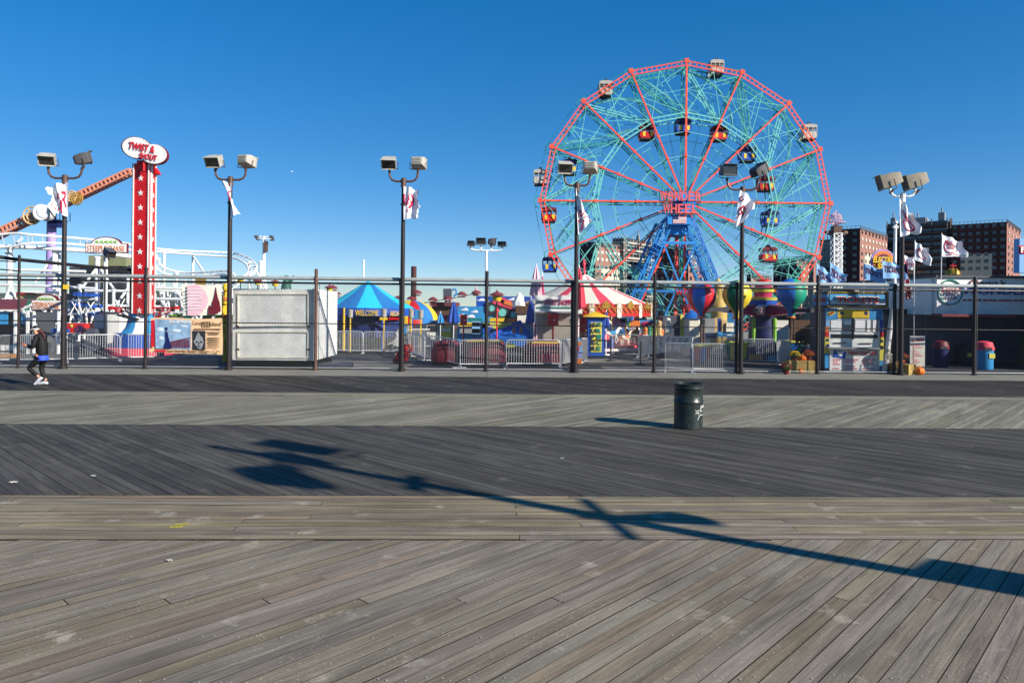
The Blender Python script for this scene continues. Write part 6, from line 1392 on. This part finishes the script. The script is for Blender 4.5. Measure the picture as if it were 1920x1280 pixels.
# gold trunk, striped roofs behind the balloons
t = thing('gold_statue', 'gnarled golden tree trunk column between red and yellow balloon', 'statue', Vector((P(1348, 590, 44).x, 44, 0))); b = MB()
b.tube([Vector((P(1348, 590, 44).x, 44, 0)), P(1348, 582, 44), P(1346, 565, 44), P(1349, 550, 44), P(1348, 535, 44), P(1346, 521, 44)], [.5, .52, .42, .4, .3, .04], 10); b.tube([P(1352, 560, 43.8), P(1353, 545, 43.8), P(1351, 530, 43.8)], [.2, .18, .03], 8); b.tube([P(1342, 575, 43.8), P(1343, 556, 43.8), P(1345, 542, 43.8)], [.18, .16, .04], 8); b.build('trunk', 'gold_tree', t)
t = thing('small_tent', 'small blue peaked kiosk roof left of the red balloon neck', 'tent', Vector((P(1294, 640, 37).x, 37, 0))); b = MB(); c_ = P(1298, 596, 37); b.lathe(c_, [(.62, -.03), (.6, 0), (0, .42)], 6, smooth=False); b.build('roof', 'tarp_blue', t); b = MB(); b.lathe((c_.x, 37, 0), [(.5, 0), (.5, c_.z)], 6); b.build('wall', 'cream', t)
t = thing('ride_backdrop', 'dark grey equipment box among rides left of the red balloon', 'box', Vector((P(1260, 640, 37).x, 37, 0))); b = MB(); px_box(b, 1243, 592, 1276, 632, 37, 1.0); b.build('box', 'shutter', t); b = MB(); px_box(b, 1276, 590, 1282, 632, 36.9, 1); b.build('edge', 'lemon', t)
t = thing('painted_screen', 'row of coloured painted panels behind the barricades right of centre', 'panel', Vector((P(1375, 640, 38).x, 38, 0)))
for x0, x1, y0, y1, m in ((1318, 1340, 597, 625, 'grey'), (1340, 1345, 595, 632, 'tan'), (1346, 1352, 597, 622, 'blue'), (1354, 1362, 600, 622, 'tan'), (1362, 1376, 605, 622, 'cream'), (1345, 1378, 622, 632, 'sky_blue'), (1318, 1342, 624, 634, 'navy'), (1440, 1478, 600, 640, 'bone'), (1380, 1405, 622, 640, 'grey')):
    b = MB(); px_box(b, x0, y0, x1, y1, 38+.1*(x0 % 3), .15); b.build('panel', m, t)
b = MB()
for i in range(12): px_box(b, 1484+i*3.4, 600, 1486.4+i*3.4, 645, 35.5, .12)
b.build('slat_screen', 'brown', None, label='brown slatted screen behind the right balloon neck', cat='screen')
t = thing('car_ride', 'low blue painted ride with round emblem behind the carousel edge', 'ride', Vector((P(1213, 610, 38).x, 38, 0))); b = MB(); px_box(b, 1198, 600, 1226, 614, 38, .8); b.build('body', 'sky_blue', t); b = MB(); c_ = P(1213, 607, 37.95); b.ball(c_, (.3, .03, .14), 12); b.build('emblem', 'magenta', t)
for i, (x, y, m) in enumerate(((1236, 606, 'tan'), (1240, 622, 'orange'), (1252, 601, 'bone'), (1210, 618, 'orange'), (1217, 616, 'teal'), (1226, 613, 'lemon'))):
    b = MB(); p = P(x, y, 36); b.ball(p, .16, 8); b.tube([p-Vector((0, 0, .1)), Vector((p.x, 36, p.z-.6))], [.14, .2], 8); b.build('painted_figure', m, None, label=['small tan painted figure by the fence post near the netting', 'small orange painted figure left of the dark box', 'small white painted figure before the dark box', 'small orange painted figure at the carousel edge', 'small teal painted figure near the carousel edge', 'small yellow painted figure under the carousel rim'][i], cat='figure')
# net curtain
t = thing('net_curtain', 'pale plastic sheet hung over rails right of the carousel', 'sheet', G(1232, 690)); fn = clothfn(P(1196, 630, 33), P(1300, 632, 31), P(1300, 650, 31), P(1196, 668, 33), .05, 9); b = MB(); b.sheet(fn, 40, 8, .01); b.build('sheet', mk('plastic_sheet', S(178, 186, 188), .4, 0, .6, 5, .6), t); b = MB(); b.tube([P(1196, 630, 33), P(1300, 632, 31)], .03, 6); b.build('rail', 'galv', t)
# stanchions with rope
for px, y1, l in ((1145, 677, 'black rope stanchion left of the netting'), (1201, 684, 'grey stanchion at the left end of the netting')):
    g_ = G(px, y1); t = thing('stanchion', l, 'post', g_, 'stanchions'); b = MB(); b.tube([g_, g_+Vector((0, 0, 1.0))], .04, 8); b.build('post', 'charcoal', t); b = MB(); b.lathe(g_, [(.24, 0), (.22, .04), (.05, .08)], 14); b.build('base', 'charcoal', t)
b = MB(); q = G(1145, 677); b.bar(q+Vector((-.9, .2, .93)), q+Vector((0, 0, .93)), .02, .06); b.build('belt', 'black', None, label='black belt stretched between stanchion and booth', cat='belt')
# shrubs
def shrub(label, x, y1, h_, w_, n=240, m='leaf'):
    g_ = G(x, y1) if y1 > 600 else None; s = g_.y/F; t = thing('shrub', label, 'shrub', g_); R0 = w_*s/2; hh = h_*s; b = MB()
    for i in range(n):
        a = RN.uniform(0, 2*PI); zc = RN.uniform(.1, 1); rr = R0*math.sqrt(RN.random())*(1.1-.75*zc) ; p = g_+Vector((rr*math.cos(a), rr*math.sin(a), zc*hh)); d = Vector((RN.uniform(-1, 1), RN.uniform(-1, 1), RN.uniform(-.3, 1))).normalized()*.11; e = d.orthogonal().normalized()*.045
        b.add([p, p+d*.5+e, p+d, p+d*.5-e], [(0, 1, 2, 3)])
    b.build('foliage', m, t); b = MB(); b.tube([g_, g_+Vector((0, 0, hh*.8))], [.05, .02], 6); b.build('stem', 'brown', t); return t
shrub('dark leafy shrub behind the barricade left of the red balloon pole', 1287, 662, 60, 34, 420); shrub('dark pyramid shrub on the left of the ticket booth', 1500, 690, 62, 46, 520, 'charcoal'); shrub('green plant at the right edge by the dark shutters', 1918, 690, 62, 30, 300); shrub('small shrub between ticket booth and flagpole', 1664, 690, 50, 14, 160)
# hay, pumpkins, flowers
def hay(label, x, y1, w_, h_, rz=.1):
    g_ = G(x, y1); s = g_.y/F; b = MB(); c_ = g_+Vector((0, .25, h_*s/2)); b.box(c_, (w_*s, .5, h_*s), rz=rz)
    for k in (-.25, .25): b.box(c_+Vector((k*w_*s, 0, 0)), (.012, .515, h_*s+.015), rz=rz)
    for i in range(160):
        p = c_+Vector((RN.uniform(-.5, .5)*w_*s, RN.choice((-.26, .0)), RN.uniform(-.5, .52)*h_*s)); b.bar(p, p+Vector((RN.uniform(-.1, .1), RN.uniform(-.06, .02), RN.uniform(-.05, .06))), .006)
    b.build('hay_bale', 'hay', None, label=label, cat='hay bale', group='straw bales')
hay('straw bale under the pumpkin left of the ticket booth', 1502, 699, 50, 23); hay('round shaggy straw bale right of the booth, beside the pumpkin', 1706, 703, 24, 20, .5); hay('straw bale in shade right of the booth edge', 1686, 702, 18, 22, -.2); hay('straw bale behind the tall flower pot left of the booth', 1518, 697, 26, 18, .4)
def pumpkin(label, x, yb, r, zb=None):
    g_ = G(x, yb) if zb is None else Vector((P(x, yb, zb).x, zb, P(x, yb, zb).z)); s = g_.y/F; t = thing('pumpkin', label, 'pumpkin', g_, 'pumpkins'); R_ = r*s; b = MB(); n = 32; vs = []
    for i in range(9):
        ph_ = PI*i/8
        for k in range(n): a = 2*PI*k/n; q = R_*math.sin(ph_)*(1-.1*abs(math.cos(4*a))); vs.append((g_.x+q*math.cos(a), g_.y+q*math.sin(a), g_.z+R_*.85*(1-math.cos(ph_)*(.94 if i == 0 else 1))))
    b.add(vs, [(i*n+k, (i+1)*n+k, (i+1)*n+(k+1) % n, i*n+(k+1) % n) for i in range(8) for k in range(n)], True); b.build('flesh', 'pumpkin', t); b = MB(); z = g_.z+R_*1.65; b.tube([(g_.x, g_.y, z), (g_.x+.02, g_.y, z+R_*.45)], [R_*.18, R_*.1], 6); b.build('stalk', 'tan', t)
YH_ = GD(1502, 699)
pumpkin('pumpkin on top of the straw bale left of the booth', 1504, 678, 7.5, YH_+.2); pumpkin('small pumpkin at the foot of the straw bale left of the booth', 1501, 700, 5.5); pumpkin('large pumpkin on the ground right of the straw bale, far right', 1724, 703, 9); pumpkin('pumpkin on the bale top beside the flagpole', 1690, 681, 5, YH_+.2)
def mums(label, x, yb, w_, m, n=130, Y=None):
    g_ = G(x, yb) if Y is None else Vector((P(x, yb, Y).x, Y, P(x, yb, Y).z)); s = g_.y/F; t = thing('flower_pot', label, 'flowers', g_, 'potted chrysanthemums'); R_ = w_*s/2; b = MB(); b.lathe(g_, [(R_*.4, 0), (R_*.55, R_*.7), (R_*.6, R_*.7), (R_*.3, R_*.72)], 12); b.build('pot', 'maroon', t); b = MB(); c_ = g_+Vector((0, 0, R_*1.2)); b.ball(c_, (R_*.85, R_*.85, R_*.6), 10); b.build('foliage', 'leaf', t); b = MB()
    for i in range(n): a = RN.uniform(0, 2*PI); q = RN.uniform(-.2, 1); rr = math.sqrt(1-q*q); b.ball(c_+Vector((R_*.95*rr*math.cos(a), R_*.95*rr*math.sin(a), R_*.7*q)), R_*RN.uniform(.07, .13), 5)
    b.build('blossoms', m, t)
mums('yellow chrysanthemums on the bale left of the booth', 1490, 677, 20, 'flower_yellow', Y=YH_+.2); mums('rust red chrysanthemums between pumpkin and booth', 1516, 676, 20, 'flower_rust', Y=YH_+.3); mums('low yellow flowers at the booth left foot', 1528, 694, 14, 'flower_yellow', 60); mums('yellow chrysanthemums at the booth right foot', 1667, 699, 20, 'flower_yellow'); mums('rust red flowers behind the far pole right of the booth', 1694, 680, 18, 'flower_rust', Y=YH_+.6); mums('dark red flowers on the ground left of the straw bale', 1474, 702, 22, 'maroon')
# skeleton figure
t = thing('skeleton_figure', 'white skeleton decoration seated on straw right of the booth', 'decoration', G(1666, 700)); Y = 27.2; b = MB(); sk_ = P(1665, 656, Y); b.ball(sk_, (.1, .11, .12), 10); b.box(sk_+Vector((.0, -.04, -.11)), (.1, .09, .06)); b.k = 1
for s in (-1, 1): b.ball(sk_+Vector((s*.04, -.095, .0)), .026, 6)
b.build('skull', ['bone', 'black'], t); b = MB(); sp = [P(1666, 661, Y), P(1668, 672, Y), P(1668, 682, Y)]; b.tube(sp, .02, 6)
for i in range(5): c_ = sp[0].lerp(sp[1], .2+i*.2); b.tube([c_+Vector((.12*math.cos(a), .07*math.sin(a), -.02*math.cos(a))) for a in [k*PI/6 for k in range(12)]], .012, 5, closed=True)
for l in ([(1662, 664), (1660, 672), (1664, 680)], [(1670, 664), (1675, 669), (1671, 676)], [(1666, 682), (1662, 688), (1663, 697)], [(1670, 682), (1674, 688), (1673, 697)]): b.tube([P(x, y, Y-.08) for x, y in l], .016, 6)
b.build('bones', 'bone', t)
# ticket booth
t = thing('ticket_booth', 'colourful ticket booth with bulb framed TICKETS marquee and white front', 'booth', G(1600, 698)); Y = 27.6; s = Y/F
def bx(name, x0, y0, x1, y1, m, dy=0.0, d=.06, par=None): b = MB(); px_box(b, x0, y0, x1, y1, Y+dy, d); return b.build(name, m, par or t)
bx('wall', 1549, 586, 1655, 699, 'shutter', .06, 1.5)
for x0, x1, y0, y1, m in ((1549, 1570, 578, 600, 'sky_blue'), (1571, 1630, 579, 596, 'yellow'), (1630, 1655, 580, 600, 'sky_blue'), (1549, 1555, 600, 612, 'ticket_blue'), (1548, 1554, 612, 622, 'orange'), (1548, 1554, 622, 632, 'red'), (1547, 1555, 632, 662, 'lemon'), (1547, 1555, 662, 690, 'sky_blue'), (1649, 1656, 600, 622, 'blue'), (1650, 1657, 622, 632, 'red'), (1649, 1657, 632, 660, 'lemon'), (1648, 1656, 660, 676, 'lemon'), (1648, 1656, 676, 697, 'sky_blue')):
    bx('painted_panel', x0, y0, x1, y1, m, 0, .06)
for x0, y0, x1, y1 in ((1549, 635, 1554, 640), (1549, 645, 1555, 652), (1651, 637, 1656, 642), (1650, 648, 1656, 655), (1549, 658, 1553, 660)): bx('dark_square', x0, y0, x1, y1, 'navy', -.01, .02)
for x, y in ((1579, 587), (1624, 587)): b = MB(); c_ = P(x, y, Y-.01); b.prism([(q*.1*math.cos(i*PI/5), q*.1*math.sin(i*PI/5)) for i in range(10) for q in ((1 if i % 2 == 0 else .55),)], c_, t=.02); b.build('painted_star', 'navy', t)
b = MB(); c_ = P(1559, 587, Y-.01); b.prism(oval(0, 0, .17, .085, .35, 0, 2*PI*.97, 18), c_, t=.02); ov = b.build('oval_plate', 'lemon', t); b = MB(); text(b, 'INFO', c_+Vector((0, -.015, 0)), .22, .08, rt=(.94, 0, .34), up=(-.34, 0, .94), ext=.01, bold=.03); b.build('lettering', 'red', ov)
wf = bx('window_frame', 1555, 597, 1649, 656, 'white', -.0, .05)
for x0, x1, y0, y1, m in ((1557, 1598, 599, 622, 'bone'), (1602, 1647, 599, 622, 'bone'), (1558, 1598, 626, 634, 'charcoal'), (1602, 1646, 627, 634, 'charcoal')):
    bx('pane', x0, y0, x1, y1, 'window_pane' if m == 'bone' else 'glass', -.015, .02, wf)
for x0, x1, y0, y1 in ((1558, 1578, 600, 619), (1582, 1596, 600, 609), (1604, 1622, 600, 620), (1626, 1632, 600, 622), (1637, 1643, 600, 622)): bx('paper_notice', x0, y0, x1, y1, 'cloth_white', -.025, .012, wf)
bx('mullion', 1598.5, 597, 1601.5, 636, 'grey_dark', -.04, .05, wf)
bx('counter', 1553, 651, 1651, 654.5, 'grey', -.3, .35); b = MB()
for i in range(6): b.bar(P(1563+i*4.2, 643, Y-.03), P(1566+i*4.2, 643, Y-.03), .02, .05); b.bar(P(1611+i*4, 644, Y-.03), P(1614+i*4, 644, Y-.03), .02, .05)
b.build('small_text', 'charcoal', t)
fp_ = bx('front_panel', 1556, 655, 1649, 695, 'white', -.02, .06); b = MB(); text(b, "Deno's Fun Card", P(1617, 660.5, Y-.05), 53*s, 10*s, ext=.015, bold=.0, shear=.08); b.build('lettering', 'red_sign', fp_)
b = MB(); b.k = 0; c_ = P(1574, 664, Y-.035); b.box(c_, (.48, .02, .28), ry=.16); b.k = 1; b.ball(c_+Vector((.02, -.015, .02)), (.1, .015, .1), 10)
for dx, dz in ((-.09, .1), (.12, .08)): b.ball(c_+Vector((dx, -.015, dz)), (.035, .012, .035), 6)
b.build('printed_card', ['blue', 'cloth_white'], fp_); b = MB()
for j in range(5):
    for x0, x1 in ((1562, 1576), (1583, 1610), (1618, 1640)):
        if (j+x0) % 4 != 1: b.bar(P(x0, 674+j*4.2, Y-.035), P(x1-(j*5) % 9, 674+j*4.2, Y-.035), .01, .03)
b.build('small_text', 'pink_red', fp_)
bx('kick_plate', 1545, 695, 1653, 699, 'grey', -.04, .1)
for x in (1579, 1618): bx('vent', x, 695.5, x+9, 698.5, 'black', -.06, .02)
mq = bx('marquee', 1551, 546, 1666, 578, 'charcoal', -.1, 1.2); bx('marquee_face', 1556, 551, 1661, 572, 'marquee_blue', -.13, .04, mq); bx('marquee_lit_half', 1557, 563, 1660, 571, 'pale_sky', -.15, .03, mq)  # lighter strip paints the sunlit lower half below the shaded top
b = MB(); text(b, 'TICKETS', P(1608, 562, Y-.16), 82*s, 13*s, ext=.03, bold=.06); b.build('lettering_outline', 'white', mq); b = MB(); text(b, 'TICKETS', P(1608, 562, Y-.2), 78*s, 10.5*s, ext=.03, bold=.02); b.build('lettering', 'red', mq)
b = MB()
for i in range(42):
    x = 1553+i*2.7
    for y in (548.5, 575.5): b.ball(P(x, y, Y-.12), .028, 5)
for j in range(10):
    for x in (1553, 1664): b.ball(P(x, 549+j*2.8, Y-.12), .028, 5)
b.build('bulbs', 'yellow', mq)
b = MB(); A_ = P(1551, 552, Y-.1); b.box((A_.x-.03, Y+.4, P(1540, 562, Y).z), (.05, 1.3, .42)); sm = b.build('side_marquee', 'sky_blue', mq); b = MB(); text(b, 'TICKETS', (A_.x-.07, Y+.4, P(1540, 562, Y).z), 1.0, .16, rt=(0, -1, 0), ext=.03, bold=.03); b.build('lettering', 'red', sm)
b = MB(); px_box(b, 1562, 540, 1610, 546, Y+.3, 1.0); b.build('roof_box', 'cream', t); b = MB(); px_box(b, 1586, 540, 1598, 546, Y+.25, .3); b.build('roof_stripe', 'pink_red', t)
for x in (1531, 1557, 1620, 1655):
    pass
yt = 27.3
flag('TICKETS pennant, left most, above the booth', [(1531, 493), (1556, 511), (1559, 532), (1531, 534)], yt, [('TICKETS', .5, .55, .95, .42, -.3, 0, .02)], amp=.06, mat='ticket_blue', mm='maroon', grp='ticket pennants', rag=.05)
flag('TICKETS pennant, second from left, before the white mast foot', [(1557, 491), (1588, 516), (1583, 532), (1557, 530)], yt, [('TICKETS', .5, .55, .95, .42, -.25, 0, .02)], amp=.06, ph=1, mat='ticket_blue', mm='maroon', grp='ticket pennants', rag=.05)
flag('TICKETS pennant left of the Electro sign bottom', [(1620, 494), (1655, 506), (1664, 532), (1621, 524)], yt, [('TICKETS', .5, .45, .9, .36, -.1, 0, .02)], amp=.06, ph=2, mat='ticket_blue', mm='maroon', grp='ticket pennants', rag=.05)
flag('TICKETS pennant covering the lower right of the Electro sign', [(1655, 489), (1688, 497), (1702, 523), (1656, 522)], yt-.25, [('TICKETS', .5, .45, .9, .4, -.05, 0, .02)], amp=.07, ph=.5, mat='ticket_blue', mm='maroon', grp='ticket pennants', rag=.05)
b = MB()
for i, (x, y0) in enumerate(((1530.5, 490), (1556.5, 488), (1619.5, 490), (1654.5, 486))):
    b = MB(); b.tube([P(x, y0, yt+.05), P(x, 550, yt+.05)], .014, 6); b.build('pennant_pole', 'galv', t)
# Electro sign
t = thing('round_sign', 'round purple and orange ELECTRO SPIN sign on a pole', 'sign', Vector((P(1656, 560, 38).x, 38, 0))); c_ = P(1656, 490, 38); b = MB()
for k, r in enumerate((23, 20, 14, 9)): b.k = k % 3; q = c_+Vector((0, -.02*k, 0)); b.tube([q, q+Vector((0, .1, 0))], r*38/F, 28)
b.build('disc', ['purple', 'orange', 'maroon'], t); b = MB(); text(b, 'ELECTRO', c_+Vector((-.03, -.1, .08)), 40*38/F, 11*38/F, ext=.03, bold=.03, shear=.15); text(b, 'SPIN', c_+Vector((.0, -.1, -.27)), 26*38/F, 11*38/F, ext=.03, bold=.03, shear=.15); b.build('lettering', 'yellow', t); b = MB(); b.tube([Vector((c_.x, 38.1, 0)), Vector((c_.x, 38.1, c_.z-.4))], .08, 8); b.build('pole', 'purple', t)
# flagpole with flags
t = thing('flagpole', 'tall white flagpole right behind the bronze headed lamp', 'flagpole', G(1676, 700)); p0 = fence_pt(1676, 0, -.6); pt = P(1679, 420, p0.y); b = MB(); b.tube([Vector((p0.x, p0.y, 0)), P(1676, 560, p0.y), pt], [.1, .085, .05], 12); b.build('pole', 'white_steel', t); b = MB(); b.ball(pt+Vector((0, 0, .05)), .09, 10); b.box(pt+Vector((0, 0, -.12)), (.18, .12, .1)); b.build('truck', 'galv', t)
A, B_, Cc, Dd = [P(x, y, p0.y-.15) for x, y in ((1687, 487), (1700, 497), (1714, 556), (1698, 562))]; fn = clothfn(A, B_, Cc, Dd, .09, 2, 1); b = MB(); b.sheet(fn, 20, 26, .004, mfn=lambda u, v: 2 if (v < .42 and u < .75) else (int((u*.7+v*.3)*9) % 2)); b.build('flag', ['white', 'red_sign', 'flag_navy'], None, label='drooping red white and blue striped flag beside the flagpole', cat='flag', group='national flags')
A, B_, Cc, Dd = [P(x, y, p0.y-.15) for x, y in ((1686, 545), (1692, 550), (1695, 570), (1685, 583))]; fn = clothfn(A, B_, Cc, Dd, .07, 1.5, 2); b = MB(); b.sheet(fn, 14, 18, .004, mfn=lambda u, v: int((v*.8+u*.2)*8) % 2); b.build('flag', ['white', 'blue'], None, label='small furled blue and white striped flag under the larger striped flag', cat='flag', group='national flags')
# hall at the right
Y = 31.5; t = thing('wheel_hall', "low dark hall with white Deno's WONDER WHEEL fascia at the right", 'building', Vector((P(1850, 600, Y).x+3, Y+3, 0)))
cx0 = P(1757, 520, Y); zt = cx0.z; zb_ = P(1757, 588, Y).z; xr = 34.0
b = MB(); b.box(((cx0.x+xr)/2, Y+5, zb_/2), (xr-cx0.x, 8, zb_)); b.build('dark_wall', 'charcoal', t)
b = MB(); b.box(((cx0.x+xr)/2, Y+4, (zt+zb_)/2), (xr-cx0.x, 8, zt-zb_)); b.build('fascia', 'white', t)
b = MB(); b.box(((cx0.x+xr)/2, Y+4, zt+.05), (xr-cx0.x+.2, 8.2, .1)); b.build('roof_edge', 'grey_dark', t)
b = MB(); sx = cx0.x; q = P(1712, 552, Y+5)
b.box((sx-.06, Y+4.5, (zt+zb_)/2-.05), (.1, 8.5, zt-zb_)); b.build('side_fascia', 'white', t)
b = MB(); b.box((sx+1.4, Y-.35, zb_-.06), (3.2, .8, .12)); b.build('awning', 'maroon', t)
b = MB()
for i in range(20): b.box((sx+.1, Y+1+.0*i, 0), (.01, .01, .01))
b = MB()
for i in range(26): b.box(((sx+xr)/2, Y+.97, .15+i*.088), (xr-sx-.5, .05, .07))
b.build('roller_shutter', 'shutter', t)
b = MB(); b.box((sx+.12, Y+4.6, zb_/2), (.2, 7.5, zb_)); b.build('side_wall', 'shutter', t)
b = MB(); c_ = P(1782, 548, Y-.03); b.tube([c_+Vector((.54*math.cos(a), 0, .54*math.sin(a))) for a in [i*PI/18 for i in range(36)]], .03, 6, closed=True); em = b.build('emblem_ring', 'teal', t); b = MB(); text(b, "Deno's", c_+Vector((0, -.03, .14)), .85, .28, shear=.45, ext=.02); b.build('lettering', 'flag_red', em); b = MB(); text(b, 'WONDER', c_+Vector((0, -.03, -.06)), .7, .13, ext=.02, bold=.02); text(b, 'WHEEL', c_+Vector((0, -.03, -.22)), .6, .13, ext=.02, bold=.02); b.build('lettering', 'flag_navy', em)
b = MB(); text(b, 'WONDER WHEEL', P(1916, 546, Y-.03), 226*Y/F, 13*Y/F, ext=.03, bold=.02); b.build('lettering', 'blue', t)
b = MB(); text(b, "Deno's", P(1850, 530, Y-.03), 72*Y/F, 10*Y/F, shear=.45, ext=.02, bold=.01); b.build('lettering', 'maroon', t)
b = MB()
for i in range(12): b.bar(P(1806+i*9.5, 562.5+i*.09, Y-.03), P(1812+i*9.5+(i % 3), 562.5+i*.09, Y-.03), .02, .07)
b.build('small_text_line', 'flag_red', t)
b = MB(); b.box((sx-.9, Y+2.2, 2.35), (1.6, .06, .3), rz=.0); b.build('side_awning', 'charcoal', t)
t2 = thing('finial_dome', 'gold ribbed dome with small red weather vane on the hall roof', 'dome', P(1787, 519, Y+2)); c_ = P(1787, 518, Y+2); b = MB()
b.lathe(c_, [(.2, 0), (.29, .08), (.28, .2), (.18, .33), (.04, .38), (0, .38)], 12)
for k in range(8): b.tube([c_+Vector((math.cos(k*PI/4)*r, math.sin(k*PI/4)*r, z)) for r, z in ((.3, .0), (.32, .12), (.27, .26), (.12, .38))], .02, 4)
b.build('dome', 'gold', t2); b = MB(); b.bar(c_+Vector((0, 0, .36)), c_+Vector((0, 0, .62)), .03); b.bar(c_+Vector((-.15, 0, .5)), c_+Vector((.15, 0, .5)), .05, .04); b.build('vane', 'red', t2)
for x, ytop, ybot in ((1716.5, 452, 526), (1766.5, 438, 522)):
    pass
yf = Y-.2
flag('white flag with red script on the hall, left of the two on tall poles', [(1716, 453), (1737, 466), (1747, 499), (1716, 488)], yf, [("Deno's", .5, .45, .6, .16, -.5, .3)], [(ring(.45, .5, .3, .3, .5, 4.2), .022)], amp=.12, ph=1.2)
flag("white flag reading Deno's WONDER WHEEL CONEY ISLAND on the hall roof", [(1767, 440), (1800, 452), (1815, 482), (1766, 481)], yf, [("Deno's", .3, .28, .36, .18, .0, .4), ('WONDER', .42, .43, .48, .12, -.05), ('WHEEL', .4, .57, .36, .12, -.05), ('CONEY ISLAND', .4, .9, .5, .07)], [(ring(.4, .5, .3, .32, .4, 4.4), .022)], amp=.09, ph=.3)
flag('low white flag with red script between bronze lamp and the hall flags', [(1688, 477), (1714, 484), (1714, 507), (1690, 501)], LP[6].y+1.2, [("Deno's", .5, .5, .8, .4, -.1, .4)], amp=.1, ph=2.4)
for nm, x, y0, y1, Yp in (('flag_pole', 1715.5, 450, 530, yf+.06), ('flag_pole', 1766, 437, 525, yf+.06)):
    b = MB(); b.tube([P(x, y0, Yp), P(x-1.5, y1, Yp)], .022, 6); b.build('flag_pole', 'galv', t)
b = MB(); b.tube([P(1713.8, 480, LP[6].y+1.25), P(1713.5, 690, LP[6].y+1.25)], .018, 6); b.build('flag_pole', 'galv', None, label='thin pole carrying the low white flag beside the hall', cat='pole')
b = MB(); g_ = G(1720, 693); Yb = g_.y; px_box(b, 1707, 630, 1734, 687, Yb, .05)
t3 = thing('notice_board', 'white perforated notice board standing before the dark hall', 'board', Vector((g_.x, Yb, 0))); b.build('board', 'bone', t3); b = MB(); px_box(b, 1711, 636, 1716, 640, Yb-.02, .02); px_box(b, 1719, 635, 1732, 639, Yb-.02, .02)
for i in range(9): px_box(b, 1711, 646+i*4, 1711+(14+i*5) % 20, 647.2+i*4, Yb-.02, .02)
b.build('print', 'pink_red', t3); b = MB(); 
for x in (1709, 1732): b.bar(P(x, 686, Yb+.03), Vector((P(x, 686, Yb).x, Yb+.03, 0)), .04)
b.build('leg', 'grey', t3)
# things cut by the right edge
t = thing('pizza_sign', 'white and red shop sign cut by the right edge of the photo', 'sign', Vector((P(1930, 560, 34).x, 34, 3.5))); b = MB(); px_box(b, 1912, 447, 1990, 512, 34, .4); b.build('board', 'ticket_blue', t); b = MB(); px_box(b, 1911, 460, 1990, 476, 33.95, .05); b.build('red_band', 'red_sign', t); b = MB(); text(b, 'F', P(1918, 468, 33.93), 8*34/F, 11*34/F, ext=.02, bold=.03); b.build('lettering', 'white', t)
b = MB(); b.box((27, 29.95, 2.5), (7.6, 2.7, 5.0)); b.box((27, 29.95, 5.1), (7.7, 2.8, .2)); b.build('shop_block', 'brick_red_and_shade', None, label='brick shop block just outside the right edge, shading the hall', cat='building')

# scraps and a paint mark on the planks
for px, py, w_, l in ((25, 905, .09, 'white paper scrap on the dark planks at the far left'), (175, 893, .06, 'small white scrap on the dark planks left of the lamp shadow'), (1054, 860, .06, 'tiny white scrap on the dark planks left of the drum'), (318, 1052, .05, 'small pale scrap on the near planks at the left')):
    g_ = G(px, py); b = MB(); b.sheet(lambda u, v: g_+Vector(((u-.5)*w_, (v-.5)*w_*.8, .008+.012*math.sin(5*u+3*v)**2)), 6, 5, .003); b.build('paper_scrap', 'bone', None, label=l, cat='litter')
b = MB()
for px, py, w_ in ((330, 988, .13), (340, 983, .14)): g_ = G(px, py); b.box(g_+Vector((0, 0, .006)), (w_, .05, .003), rz=.2)
struct(b, 'paint_mark', mk('worn_paint', S(168, 156, 60), .8, 0, .5, 30))
